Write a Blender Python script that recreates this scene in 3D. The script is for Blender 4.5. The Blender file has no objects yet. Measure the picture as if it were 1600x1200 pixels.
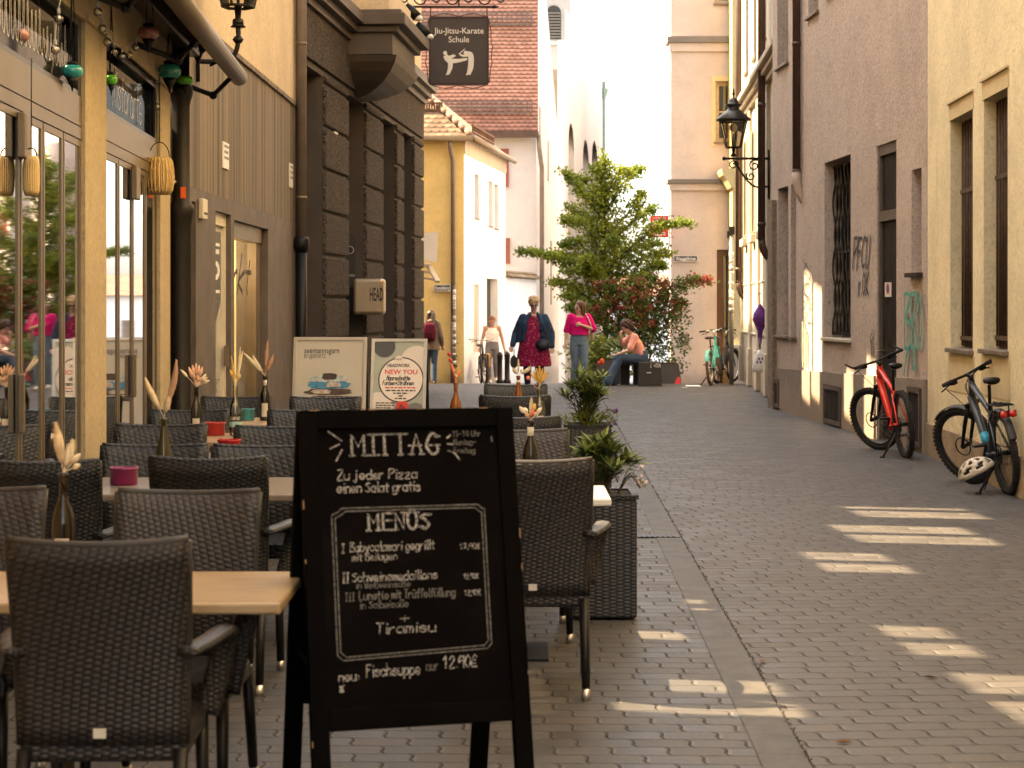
import bpy, math, random
from mathutils import Vector, Matrix, noise
R = math.radians
random.seed(7)
S = bpy.context.scene
COL = S.collection
# ---------------------------------------------------------------- camera, world, sun, exposure
CAMH, FPX = 1.6, 3000.0
cam = bpy.data.cameras.new('camera'); co = bpy.data.objects.new('camera', cam); COL.objects.link(co)
co.location = (0, 0, CAMH); co.rotation_euler = (R(90), 0, 0)
cam.sensor_width = 36; cam.lens = FPX / 1600 * 36
cam.shift_y = -124 / 1600
cam.clip_start = 0.1; cam.clip_end = 2000
cam.dof.use_dof = True; cam.dof.focus_distance = 15.0; cam.dof.aperture_fstop = 6.3
S.camera = co
SUN_H = (-0.98, 0.2); SUN_E = 50.0
w = bpy.data.worlds.new('World'); S.world = w; w.use_nodes = True
nt = w.node_tree; bg = nt.nodes['Background']
sky = nt.nodes.new('ShaderNodeTexSky'); sky.sky_type = 'NISHITA'; sky.sun_disc = False
sky.sun_elevation = R(SUN_E); sky.sun_rotation = math.atan2(SUN_H[0], SUN_H[1]); sky.dust_density = 3.0
mx = nt.nodes.new('ShaderNodeMix'); mx.data_type = 'RGBA'; mx.blend_type = 'MULTIPLY'
mx.inputs['Factor'].default_value = 1.0
hs = nt.nodes.new('ShaderNodeHueSaturation'); hs.inputs['Saturation'].default_value = 0.45
nt.links.new(sky.outputs[0], hs.inputs['Color'])
nt.links.new(hs.outputs[0], mx.inputs[6]); mx.inputs[7].default_value = (1.0, 0.955, 0.87, 1)
nt.links.new(mx.outputs[2], bg.inputs[0]); bg.inputs[1].default_value = 0.15
sl = bpy.data.lights.new('sun', 'SUN'); sl.energy = 5.0; sl.angle = R(0.55); sl.color = (1, .77, .46)
so = bpy.data.objects.new('sun', sl); COL.objects.link(so)
ce, se = math.cos(R(SUN_E)), math.sin(R(SUN_E))
so.rotation_euler = Vector((SUN_H[0]*ce, SUN_H[1]*ce, se)).to_track_quat('Z', 'Y').to_euler()
so.location = (-20, 10, 30)
S.view_settings.view_transform = 'Standard'; S.view_settings.look = 'None'
S.view_settings.exposure = 2.65; S.view_settings.gamma = 1
S.render.engine = 'CYCLES'
S.cycles.use_denoising = True; S.cycles.max_bounces = 8; S.cycles.transparent_max_bounces = 8
S.cycles.caustics_reflective = False; S.cycles.caustics_refractive = False
S.cycles.sample_clamp_indirect = 6
# ---------------------------------------------------------------- helpers
def ap(px, py, Y):                       # point that stands at depth Y behind the photo's pixel
    return Vector(((px-800)*Y/FPX, Y, CAMH-(py-476)*Y/FPX))
def zg(Y): return 0.0 if Y < 38.7 else -0.04*(min(Y, 130)-38.7)
class MB:
    def __init__(s): s.v = []; s.f = []; s.sm = []
    def add(s, vs, fs, smooth=False, M=None):
        n = len(s.v)
        for p in vs:
            p = Vector(p); s.v.append(M @ p if M else p)
        for f in fs: s.f.append(tuple(i+n for i in f)); s.sm.append(smooth)
        return s
    def bb(s, x0, x1, y0, y1, z0, z1, M=None):
        return s.add([(x0,y0,z0),(x1,y0,z0),(x1,y1,z0),(x0,y1,z0),(x0,y0,z1),(x1,y0,z1),(x1,y1,z1),(x0,y1,z1)],
            [(0,3,2,1),(4,5,6,7),(0,1,5,4),(1,2,6,5),(2,3,7,6),(3,0,4,7)], False, M)
    def box(s, c, d, rz=0, M=None):
        m = Matrix.Translation(c) @ Matrix.Rotation(rz, 4, 'Z')
        if M: m = M @ m
        return s.bb(-d[0]/2, d[0]/2, -d[1]/2, d[1]/2, -d[2]/2, d[2]/2, m)
    def beam(s, a, b, wx, wz, up=(0,0,1)):
        a = Vector(a); b = Vector(b); d = b-a; L = d.length; d.normalize()
        x = d.cross(Vector(up))
        if x.length < 1e-4: x = Vector((1,0,0))
        x.normalize(); z = x.cross(d)
        m = Matrix(((x.x,d.x,z.x,a.x),(x.y,d.y,z.y,a.y),(x.z,d.z,z.z,a.z),(0,0,0,1)))
        return s.bb(-wx/2, wx/2, 0, L, -wz/2, wz/2, m)
    def tube(s, pts, r, n=8, cap=True, flat=1.0, M=None, closed=False):
        pts = [Vector(p) for p in pts]; k = len(pts)
        if not isinstance(r, (list, tuple)): r = [r]*k
        vs = []; px = None
        for i, p in enumerate(pts):
            if closed: t = pts[(i+1) % k]-pts[i-1]
            else: t = pts[min(i+1, k-1)]-pts[max(i-1, 0)]
            if t.length < 1e-9: t = Vector((0,0,1))
            t.normalize()
            if px is None:
                ref = Vector((0,0,1)) if abs(t.z) < .9 else Vector((1,0,0))
                x = t.cross(ref)
            else: x = px - t*px.dot(t)
            if x.length < 1e-6: x = t.orthogonal()
            x.normalize(); px = x; y = t.cross(x)
            for j in range(n):
                a = 2*math.pi*j/n
                vs.append(p + x*(math.cos(a)*r[i]) + y*(math.sin(a)*r[i]*flat))
        fs = []
        for i in range(k if closed else k-1):
            for j in range(n):
                i2 = (i+1) % k
                fs.append((i*n+j, i*n+(j+1) % n, i2*n+(j+1) % n, i2*n+j))
        if cap and not closed:
            fs.append(tuple(range(n-1, -1, -1))); fs.append(tuple((k-1)*n+j for j in range(n)))
        return s.add(vs, fs, True, M)
    def lathe(s, prof, loc=(0,0,0), n=16, M=None, a0=0.0):
        vs = []; fs = []; k = len(prof)
        for r_, z in prof:
            for j in range(n):
                a = a0+2*math.pi*j/n; vs.append((loc[0]+r_*math.cos(a), loc[1]+r_*math.sin(a), loc[2]+z))
        for i in range(k-1):
            for j in range(n): fs.append((i*n+j, i*n+(j+1) % n, (i+1)*n+(j+1) % n, (i+1)*n+j))
        fs.append(tuple(range(n-1, -1, -1))); fs.append(tuple((k-1)*n+j for j in range(n)))
        return s.add(vs, fs, n > 8, M)
    def ell(s, c, r, n=12, m=8, M=None):
        vs = []; fs = []
        for i in range(m+1):
            t = math.pi*i/m
            for j in range(n):
                a = 2*math.pi*j/n
                vs.append((c[0]+r[0]*math.sin(t)*math.cos(a), c[1]+r[1]*math.sin(t)*math.sin(a), c[2]-r[2]*math.cos(t)))
        for i in range(m):
            for j in range(n): fs.append((i*n+j, i*n+(j+1) % n, (i+1)*n+(j+1) % n, (i+1)*n+j))
        return s.add(vs, fs, True, M)
    def loft(s, rings, n=16):                # rings: (centre, rx, ry)
        vs = []; fs = []; k = len(rings)
        for c, rx, ry in rings:
            for j in range(n):
                a = 2*math.pi*j/n; vs.append((c[0]+rx*math.cos(a), c[1]+ry*math.sin(a), c[2]))
        for i in range(k-1):
            for j in range(n): fs.append((i*n+j, i*n+(j+1) % n, (i+1)*n+(j+1) % n, (i+1)*n+j))
        fs.append(tuple(range(n-1, -1, -1))); fs.append(tuple((k-1)*n+j for j in range(n)))
        return s.add(vs, fs, True)
    def prism(s, poly, M, d):                # polygon in M's xy plane, thickness d along M's z
        n = len(poly)
        vs = [(p[0], p[1], 0) for p in poly]+[(p[0], p[1], d) for p in poly]
        fs = [tuple(range(n-1, -1, -1)), tuple(range(n, 2*n))]+[(i, (i+1) % n, (i+1) % n+n, i+n) for i in range(n)]
        return s.add(vs, fs, False, M)
    def ribbon(s, pts, wd, M, z=0.0):
        pts = [Vector((p[0], p[1])) for p in pts]
        if len(pts) < 2: return s
        vs = []; fs = []; k = len(pts)
        for i, p in enumerate(pts):
            t = pts[min(i+1, k-1)]-pts[max(i-1, 0)]
            if t.length < 1e-9: t = Vector((1, 0))
            t.normalize(); nn = Vector((-t.y, t.x))*wd/2
            e = t*(-wd*.4 if i == 0 else (wd*.4 if i == k-1 else 0))
            vs += [(p.x+nn.x+e.x, p.y+nn.y+e.y, z), (p.x-nn.x+e.x, p.y-nn.y+e.y, z)]
        for i in range(k-1): fs.append((2*i, 2*i+1, 2*i+3, 2*i+2))
        return s.add(vs, fs, False, M)
    def split(s):                         # the separate pieces of this mesh, each as an MB of its own
        par = list(range(len(s.v)))
        def find(a):
            while par[a] != a: par[a] = par[par[a]]; a = par[a]
            return a
        for f in s.f:
            for i in f[1:]: par[find(i)] = find(f[0])
        out = {}
        for f, q in zip(s.f, s.sm):
            m_, mp = out.setdefault(find(f[0]), (MB(), {}))
            for i in f:
                if i not in mp: mp[i] = len(m_.v); m_.v.append(s.v[i])
            m_.f.append(tuple(mp[i] for i in f)); m_.sm.append(q)
        return [q[0] for q in out.values()]
    def build_each(s, name, mat, parent=None, world=False, **k):
        return [q.build(name, mat, parent, world, **k) for q in s.split()]
    def build(s, name, mat, parent=None, world=False, bevel=0, solid=0, label=None, remesh=0, sub=0):
        me = bpy.data.meshes.new(name)
        vs = s.v
        if parent is not None and world:
            q = parent; T = Matrix.Identity(4)
            chain = []
            while q is not None: chain.append(q); q = q.parent
            for q in reversed(chain): T = T @ (Matrix.Translation(q.location) @ q.rotation_euler.to_matrix().to_4x4())
            Ti = T.inverted(); vs = [Ti @ p for p in vs]
        me.from_pydata([tuple(p) for p in vs], [], s.f)
        me.polygons.foreach_set('use_smooth', s.sm)
        me.update()
        o = bpy.data.objects.new(name, me); COL.objects.link(o)
        if mat: me.materials.append(mat)
        if parent is not None: o.parent = parent
        if remesh:
            m_ = o.modifiers.new('remesh', 'REMESH'); m_.mode = 'VOXEL'; m_.voxel_size = remesh; m_.use_smooth_shade = True
            m_ = o.modifiers.new('smooth', 'SMOOTH'); m_.factor = .5; m_.iterations = 4
        if bevel:
            m_ = o.modifiers.new('bevel', 'BEVEL'); m_.width = bevel; m_.segments = 2; m_.limit_method = 'ANGLE'
        if label: o['label'] = label
        return o
def tag(o, label=None, cat=None, group=None, kind=None):
    if label: o['label'] = label
    if cat: o['category'] = cat
    if group: o['group'] = group
    if kind: o['kind'] = kind
    return o
def thing(name, label, cat, loc=(0,0,0), rz=0, group=None):
    o = bpy.data.objects.new(name, None); COL.objects.link(o); o.empty_display_size = .1
    o.location = loc; o.rotation_euler = (0, 0, rz)
    return tag(o, label, cat, group)
def kids(o): return [c for c in COL.objects if c.parent == o]
def dup(root, loc, rz, label=None, group=None):
    def cp(o, par):
        c = o.copy(); COL.objects.link(c); c.parent = par
        for k_ in kids(o): cp(k_, c)
        return c
    r_ = cp(root, None); r_.location = loc; r_.rotation_euler = (0, 0, rz)
    return tag(r_, label, None, group)
# ---------------------------------------------------------------- node expressions and materials
class E:
    def __init__(s, nt, k): s.nt = nt; s.k = k
    def op(s, o, b=None, c=None):
        n = s.nt.nodes.new('ShaderNodeMath'); n.operation = o
        for i, q in enumerate((s, b, c)):
            if q is None: continue
            if isinstance(q, E): s.nt.links.new(q.k, n.inputs[i])
            else: n.inputs[i].default_value = q
        return E(s.nt, n.outputs[0])
    def __add__(s, b): return s.op('ADD', b)
    def __sub__(s, b): return s.op('SUBTRACT', b)
    def __mul__(s, b): return s.op('MULTIPLY', b)
    def __truediv__(s, b): return s.op('DIVIDE', b)
    def floor(s): return s.op('FLOOR')
    def frac(s): return s.op('FRACT')
    def abs(s): return s.op('ABSOLUTE')
    def sin(s): return s.op('SINE')
    def gt(s, b): return s.op('GREATER_THAN', b)
    def lt(s, b): return s.op('LESS_THAN', b)
    def min(s, b): return s.op('MINIMUM', b)
    def max(s, b): return s.op('MAXIMUM', b)
    def pow(s, b): return s.op('POWER', b)
    def ss(s, a, b):
        n = s.nt.nodes.new('ShaderNodeMapRange'); n.interpolation_type = 'SMOOTHSTEP'
        s.nt.links.new(s.k, n.inputs[0]); n.inputs[1].default_value = a; n.inputs[2].default_value = b
        return E(s.nt, n.outputs[0])
class Mat:
    def __init__(s, name, rough=.8, metal=0, spec=.4):
        s.m = bpy.data.materials.new(name); s.m.use_nodes = True; s.nt = s.m.node_tree
        s.b = s.nt.nodes['Principled BSDF']
        s.b.inputs['Roughness'].default_value = rough; s.b.inputs['Metallic'].default_value = metal
        s.b.inputs['Specular IOR Level'].default_value = spec
        tc = s.nt.nodes.new('ShaderNodeTexCoord'); s.co = tc.outputs['Object']
        sp = s.nt.nodes.new('ShaderNodeSeparateXYZ'); s.nt.links.new(s.co, sp.inputs[0])
        s.x, s.y, s.z = (E(s.nt, q) for q in sp.outputs)
    def vec(s, x, y, z=0.0):
        n = s.nt.nodes.new('ShaderNodeCombineXYZ')
        for i, q in enumerate((x, y, z)):
            if isinstance(q, E): s.nt.links.new(q.k, n.inputs[i])
            else: n.inputs[i].default_value = q
        return n.outputs[0]
    def noise(s, scale, detail=4, rough=.6, vec=None, sx=(1,1,1)):
        n = s.nt.nodes.new('ShaderNodeTexNoise'); n.inputs['Scale'].default_value = scale
        n.inputs['Detail'].default_value = detail; n.inputs['Roughness'].default_value = rough
        v = vec or s.co
        if sx != (1,1,1):
            mp = s.nt.nodes.new('ShaderNodeMapping'); mp.inputs['Scale'].default_value = sx
            s.nt.links.new(v, mp.inputs[0]); v = mp.outputs[0]
        s.nt.links.new(v, n.inputs['Vector']); return E(s.nt, n.outputs['Fac'])
    def white(s, vec):
        n = s.nt.nodes.new('ShaderNodeTexWhiteNoise'); n.noise_dimensions = '3D'
        s.nt.links.new(vec, n.inputs['Vector']); return E(s.nt, n.outputs['Value'])
    def mix(s, f, a, b, mode='MIX'):
        n = s.nt.nodes.new('ShaderNodeMix'); n.data_type = 'RGBA'; n.blend_type = mode
        if isinstance(f, E): s.nt.links.new(f.k, n.inputs[0])
        else: n.inputs[0].default_value = f
        for i, q in ((6, a), (7, b)):
            if isinstance(q, (tuple, list)): n.inputs[i].default_value = (*q[:3], 1)
            else: s.nt.links.new(q, n.inputs[i])
        return n.outputs[2]
    def color(s, c):
        if isinstance(c, (tuple, list)): s.b.inputs['Base Color'].default_value = (*c[:3], 1)
        else: s.nt.links.new(c, s.b.inputs['Base Color'])
    def rough(s, e): s.nt.links.new(e.k, s.b.inputs['Roughness'])
    def bump(s, e, strength=.3, dist=.01):
        n = s.nt.nodes.new('ShaderNodeBump'); n.inputs['Strength'].default_value = strength
        n.inputs['Distance'].default_value = dist
        s.nt.links.new(e.k, n.inputs['Height']); s.nt.links.new(n.outputs[0], s.b.inputs['Normal'])
def sc(c, k): return tuple(min(1, q*k) for q in c)
def surf(name, c, rough=.8, metal=0, var=.12, scale=3, bump=.25, bscale=60, spec=.35, sx=(1,1,1), streak=0, dist=.004):
    m = Mat(name, rough, metal, spec)
    n1 = m.noise(scale, 5, .65, sx=sx)
    c1 = m.mix(n1.ss(.3, .7), sc(c, 1-var), sc(c, 1+var))
    if streak:
        n2 = m.noise(6, 5, .7, sx=(1, 1, .12))
        c1 = m.mix((n2.ss(.52, .72))*streak, c1, sc(c, .5))
    m.color(c1)
    if bump: m.bump(m.noise(bscale, 3, .6), bump, dist)
    return m.m
def plaster(name, c, var=.10, rough_grain=1.0, dirt=.5, low=None):
    m = Mat(name, .9, 0, .2)
    big = m.noise(.9, 6, .7); fine = m.noise(26, 3, .6); st = m.noise(3.2, 6, .75, sx=(1, 1, .18)); sp = m.noise(9, 4, .8)
    c1 = m.mix(big.ss(.3, .7), sc(c, 1-var), sc(c, 1+var))
    c1 = m.mix(fine.ss(.42, .72)*.4*min(1.4, rough_grain), c1, sc(c, .55))
    c1 = m.mix(st.ss(.55, .8)*dirt, c1, sc(c, .55))
    pt2 = m.noise(38, 2, .5, sx=(1, 1, .6)); c1 = m.mix(pt2.ss(.66, .72)*min(.65, .33*rough_grain), c1, sc(c, .3)); pit = m.noise(24, 3, .7, sx=(1, 1, .4)); c1 = m.mix(pit.ss(.60, .70)*min(.6, .32*rough_grain), c1, sc(c, .35)); c1 = m.mix(sp.ss(.66, .74)*dirt*.9, c1, sc(c, .45))
    rep = m.noise(.55, 3, .45); c1 = m.mix(rep.ss(.60, .612)*.16, c1, sc(c, 1.22)); c1 = m.mix(rep.ss(.385, .375)*.14, c1, sc(c, .72))
    crk = (m.noise(1.7, 6, .7)-.5).abs(); c1 = m.mix(crk.ss(.006, .002)*dirt*.7, c1, sc(c, .3))
    c1 = m.mix((m.z+(m.noise(5, 4, .7)-.5)*.5).ss(.42, .05)*.45, c1, sc(c, .42))
    if low:                                   # rising damp and worn render near the ground
        edge = (m.z + (m.noise(2.2, 5, .7)-.5)*.9)
        c1 = m.mix(edge.ss(low[0]+.12, low[0]-.12)*.7, c1, low[1])
    m.color(c1)
    g = m.noise(42, 4, .7); g2 = m.noise(14, 3, .6)
    m.bump(g*.7+g2*.8+fine*.5, min(1, .42*rough_grain), .012)
    return m.m
def glossy_dark(name, c=(.015,.014,.012), rough=.06):
    m = Mat(name, rough, 0, .8); m.color(c)
    m.bump(m.noise(1.4, 2, .5), .05, .02); return m.m
def glass_mat(name, tint=(.75,.78,.74), refl=.12, ior=1.5, fixed=None):
    m = bpy.data.materials.new(name); m.use_nodes = True; t = m.node_tree
    t.nodes.remove(t.nodes['Principled BSDF'])
    g = t.nodes.new('ShaderNodeBsdfGlossy'); g.inputs['Roughness'].default_value = .022
    tr = t.nodes.new('ShaderNodeBsdfTransparent'); tr.inputs[0].default_value = (*tint, 1)
    fr = t.nodes.new('ShaderNodeFresnel'); fr.inputs[0].default_value = ior
    ad = t.nodes.new('ShaderNodeMath'); ad.operation = 'ADD'; ad.inputs[1].default_value = refl; ad.use_clamp = True
    t.links.new(fr.outputs[0], ad.inputs[0])
    mx_ = t.nodes.new('ShaderNodeMixShader')
    if fixed is None: t.links.new(ad.outputs[0], mx_.inputs[0])
    else: mx_.inputs[0].default_value = fixed
    t.links.new(tr.outputs[0], mx_.inputs[1]); t.links.new(g.outputs[0], mx_.inputs[2])
    t.links.new(mx_.outputs[0], t.nodes['Material Output'].inputs[0]); return m
def emit(name, c, k):
    m = Mat(name, .5); m.color(c); m.b.inputs['Emission Color'].default_value = (*c, 1); m.b.inputs['Emission Strength'].default_value = k
    return m.m
def leaf_mat(name, c1, c2, scale=3, trans=.35):
    m = Mat(name, .55, 0, .4); n = m.noise(scale, 3, .6); n2 = m.noise(scale*9, 2, .5)
    k = m.mix(n.ss(.35, .65), c1, c2); k = m.mix(n2.ss(.4, .75)*.5, k, sc(c2, 1.3)); m.color(k)
    t = m.nt.nodes.new('ShaderNodeBsdfTranslucent'); m.nt.links.new(k, t.inputs[0])
    x = m.nt.nodes.new('ShaderNodeMixShader'); x.inputs[0].default_value = trans
    m.nt.links.new(m.b.outputs[0], x.inputs[1]); m.nt.links.new(t.outputs[0], x.inputs[2])
    m.nt.links.new(x.outputs[0], m.nt.nodes['Material Output'].inputs[0]); return m.m
def paving(name, rot, c=(.20,.165,.135), su=.205, sv=.126):
    m = Mat(name, .55, 0, .45)
    ca, sa = math.cos(rot), math.sin(rot)
    wob = m.noise(1.3, 2, .5)
    u = (m.x*ca + m.y*sa)/su; v = (m.y*ca - m.x*sa + (wob-.5)*.035)/sv
    row = v.floor(); fv = v.frac()
    q3 = (fv-.5)*2.0
    uu = u + row.op('MODULO', 2.0)*.5 + m.white(m.vec(row, 3.0))*.45
    uu = uu + q3*q3*q3*.13 - q3*.045 + (m.noise(9, 2, .5)-.5)*.05
    cid = uu.floor(); fu = uu.frac()
    du = (fu-.5).abs(); dv = (fv-.5).abs()
    gap = (du.ss(.465, .49)).max(dv.ss(.45, .49)*(m.noise(4.5, 3, .7).ss(.28, .6)*.75+.15))
    lip = (fu.ss(.0, .05)*(fu.ss(.11, .05)))*dv.ss(.42, .30)  # sky glints painted into the joint edges, over worn, sandy stone
    rnd = m.white(m.vec(cid, row, 1.0)); rnd2 = m.white(m.vec(cid, row, 5.0))
    grain = m.noise(55, 4, .7); big = m.noise(.55, 4, .6); mid = m.noise(5, 4, .7)
    k = m.mix(rnd, sc(c, .74), sc(c, 1.2))
    k = m.mix(rnd2.gt(.95)*.4, k, (.075,.052,.038))
    k = m.mix(big.ss(.35, .7)*.45, k, sc(c, .62))
    k = m.mix(mid.ss(.5, .75)*.35, k, sc(c, .6)); k = m.mix(grain.ss(.35, .75)*.35, k, sc(c, 1.3))
    k = m.mix(lip*m.white(m.vec(cid, row, 8.0))*.55, k, sc(c, 2.6)); k = m.mix(gap*(m.noise(3, 3, .6).ss(.25, .7)*.5+.35), k, sc(c, .18)); spot = m.noise(7, 2, .4); k = m.mix(spot.ss(.70, .74)*.55, k, sc(c, .4)); stn = m.noise(1.1, 5, .75); k = m.mix(stn.ss(.56, .66)*.35, k, sc(c, .5)); k = m.mix(stn.ss(.42, .34)*.3, k, sc(c, 1.35)); m.color(k)
    m.rough((grain*.30+.34+gap*.2) + rnd*.14)
    m.bump((gap*-1.0) + rnd*.35 + grain*.12 + mid*.3 + (du*du)*-1.2, .85, .010)
    return m.m
def weave(name, c, su=.0235, sv=.0158, rough=.5):
    m = Mat(name, rough, 0, .5)
    u = (m.x + m.y*.9)/su; v = (m.z + m.y*.35)/sv
    cl = u.floor(); fv = (v + cl.op('MODULO', 2.0)*.5).frac()
    a = (u*3.14159).sin().abs(); b = ((fv-.5).abs()*-2.0+1.0).pow(.6)
    h = a.pow(.7)*b
    rn = m.noise(40, 2, .5)
    hh = (a*.8+.2)*(b*.6+.4); k = m.mix(hh.ss(.08, .85), sc(c, .16), sc(c, 1.3)); k = m.mix(rn.ss(.4, .7)*.3, k, sc(c, 1.35)); m.color(k)
    m.bump(h, .8, .004); return m.m
def roof_tiles(name, c, su=.20, sv=.21, ax='x', jit=.35):
    m = Mat(name, .85, 0, .2)
    u = (m.x if ax == 'x' else m.y)/su; v = m.z/sv + (m.noise(2, 2, .5)-.5)*.25
    row = v.floor(); fv = v.frac(); uu = u + row*.5
    cid = uu.floor(); fu = uu.frac()-.5
    edge = fv - fu*fu*1.3 + .02
    line = edge.ss(.42, .0); rn = m.white(m.vec(cid, row, 2.0)); side = fu.abs().ss(.44, .5)
    big = m.noise(.8, 4, .7)
    k = m.mix(rn, sc(c, 1-jit), sc(c, 1+jit)); k = m.mix(big.ss(.45, .7)*.4, k, sc(c, .6))
    k = m.mix(line*.75, k, sc(c, .22)); k = m.mix(side*.15, k, sc(c, .5)); m.color(k)
    m.bump((fv*-1.0)+line*-.6, .9, .04); return m.m
def tri(*q): return q
# ---------------------------------------------------------------- lettering
def fm(o, right, up):
    r_ = Vector(right).normalized(); u_ = Vector(up).normalized(); n_ = r_.cross(u_); o = Vector(o)
    return Matrix(((r_.x,u_.x,n_.x,o.x),(r_.y,u_.y,n_.y,o.y),(r_.z,u_.z,n_.z,o.z),(0,0,0,1)))
_tc = {}
def text_geo(s, shear=0, bold=0, space=1):
    k = (s, shear, bold, space)
    if k not in _tc:
        c = bpy.data.curves.new('t', 'FONT'); c.body = s; c.size = 1; c.shear = shear; c.offset = bold; c.space_character = space
        c.align_x = 'CENTER'; c.resolution_u = 3
        o = bpy.data.objects.new('t', c); COL.objects.link(o)
        dg = bpy.context.evaluated_depsgraph_get(); me = bpy.data.meshes.new_from_object(o.evaluated_get(dg))
        _tc[k] = ([tuple(v.co) for v in me.vertices], [tuple(p.vertices) for p in me.polygons])
        bpy.data.objects.remove(o); bpy.data.meshes.remove(me); bpy.data.curves.remove(c)
    return _tc[k]
def text(mb, s, M, size, width=None, shear=0, bold=0, sx=1.0):
    vs, fs = text_geo(s, shear, bold)
    if width:
        ww = max(v[0] for v in vs)-min(v[0] for v in vs); sx = width/(ww*size)
    cx = (max(v[0] for v in vs)+min(v[0] for v in vs))/2
    mb.add([((v[0]-cx)*size*sx, v[1]*size, 0) for v in vs], fs, False, M)
GL = {'a':"452605032243|4642",'b':"0902|052645432203",'c':"452605032243",'d':"4942|452605032243",'e':"0444452605032243",
'f':"48392822|0646",'g':"452605032243|46411001",'h':"0902|05264542",'i':"2622|2828",'j':"26211001|2828",'k':"0902|460442",'l':"292332",
'm':"0602|05162522|25364542",'n':"0602|05264542",'o':"26050322434526",'p':"0600|052645432203",'q':"4640|452605032243",'r':"0602|04152636",
's':"4526053443220 3",'t':"282332|0646",'u':"06032243|4642",'v':"062246",'w':"0612253246",'x':"0642|4602",'y':"062346|461000",'z':"06460242",
'ß':"0208294826443222",'ü':"06032243|4642|1818|3838",'ä':"452605032243|4642|1818|3838",'A':"022942|0535",'B':"0902|093948060|0645434 202",'C':"482906042243",'D':"0902|09294744220 2",
'E':"49090242|0636",'F':"4909|0902|0636",'G':"482906042243454 5|2545",'H':"0902|4942|0646",'I':"1939|2922|1232",'J':"4943220 3",'L':"090242",'M':"0209254942",'N':"02094249",
'P':"0902|094947050 5",'R':"0902|0949470505|2542",'S':"482807264422 03",'T':"0949|2922",'U':"0904224449",'W':"0912263249",'Z':"09490242",'Ü':"0904224449",
'4':"290444|3832",'K':"0902|490542",'O':"29070422444729",'V':"092249",'0':"29070422444729",'1':"072922",'2':"0729470242",'3':"0949264403",'8':"29070644422204 06 4749 29",'9':"47290705264749 42",',':"2221",'.':"2222",':':"2525|2323",'+':"2723|0545",'-':"0545",'/':"0149",
'€':"482905022242|0636|0434",'!':"2924|2222"}
def gl(ch):
    q = GL.get(ch)
    if q is None: return []
    return [[(int(t[i]), int(t[i+1])) for i in range(0, len(t)-1, 2)] for t in q.replace(' ', '').split('|')]
def smooth(p, k=4):
    if len(p) < 3: return p
    o = []
    for i in range(len(p)-1):
        a = p[max(i-1,0)]; b = p[i]; c = p[i+1]; d = p[min(i+2,len(p)-1)]
        for j in range(k):
            t = j/k
            o.append(tuple(.5*(2*b[q]+(c[q]-a[q])*t+(2*a[q]-5*b[q]+4*c[q]-d[q])*t*t+(3*b[q]-a[q]-3*c[q]+d[q])*t**3) for q in (0,1)))
    return o+[p[-1]]
def chalk(mb, s, M, x, y, h, wd, width=None, sl=.08, jit=.35, round_=True):
    """hand lettering: x, y = left end of the base line, h = capital height"""
    u = h/7; adv = []; rng = random.Random(s)
    for ch in s: adv.append(2.6 if ch in "il.,:!'" else (3.0 if ch == ' ' else (4.6 if ch in 'tfrjI1' else 5.6)))
    tot = sum(adv)*u; kx = (width/tot) if width else 1.0
    cx = x
    for ch, a in zip(s, adv):
        off = rng.uniform(-.25, .25)*jit; s2 = 1+rng.uniform(-.12, .12)*jit
        for st in gl(ch):
            xo = -1.2 if ch in "il.,:!" else (-.5 if ch in 'tfrjI1' else 0)
            pts = [((px_+xo+rng.uniform(-.18, .18)*jit)*s2, py_-2+rng.uniform(-.18, .18)*jit+off) for px_, py_ in st]
            if len(pts) == 2 and pts[0] != pts[1] and st[0] == st[1]: pts[1] = (pts[0][0]+.25, pts[0][1]+.3)
            if round_: pts = smooth(pts)
            mb.ribbon([(cx+(q[0]*u+q[1]*u*sl)*kx, y+q[1]*u) for q in pts], wd, M)
        cx += a*u*kx
    return cx-x
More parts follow.
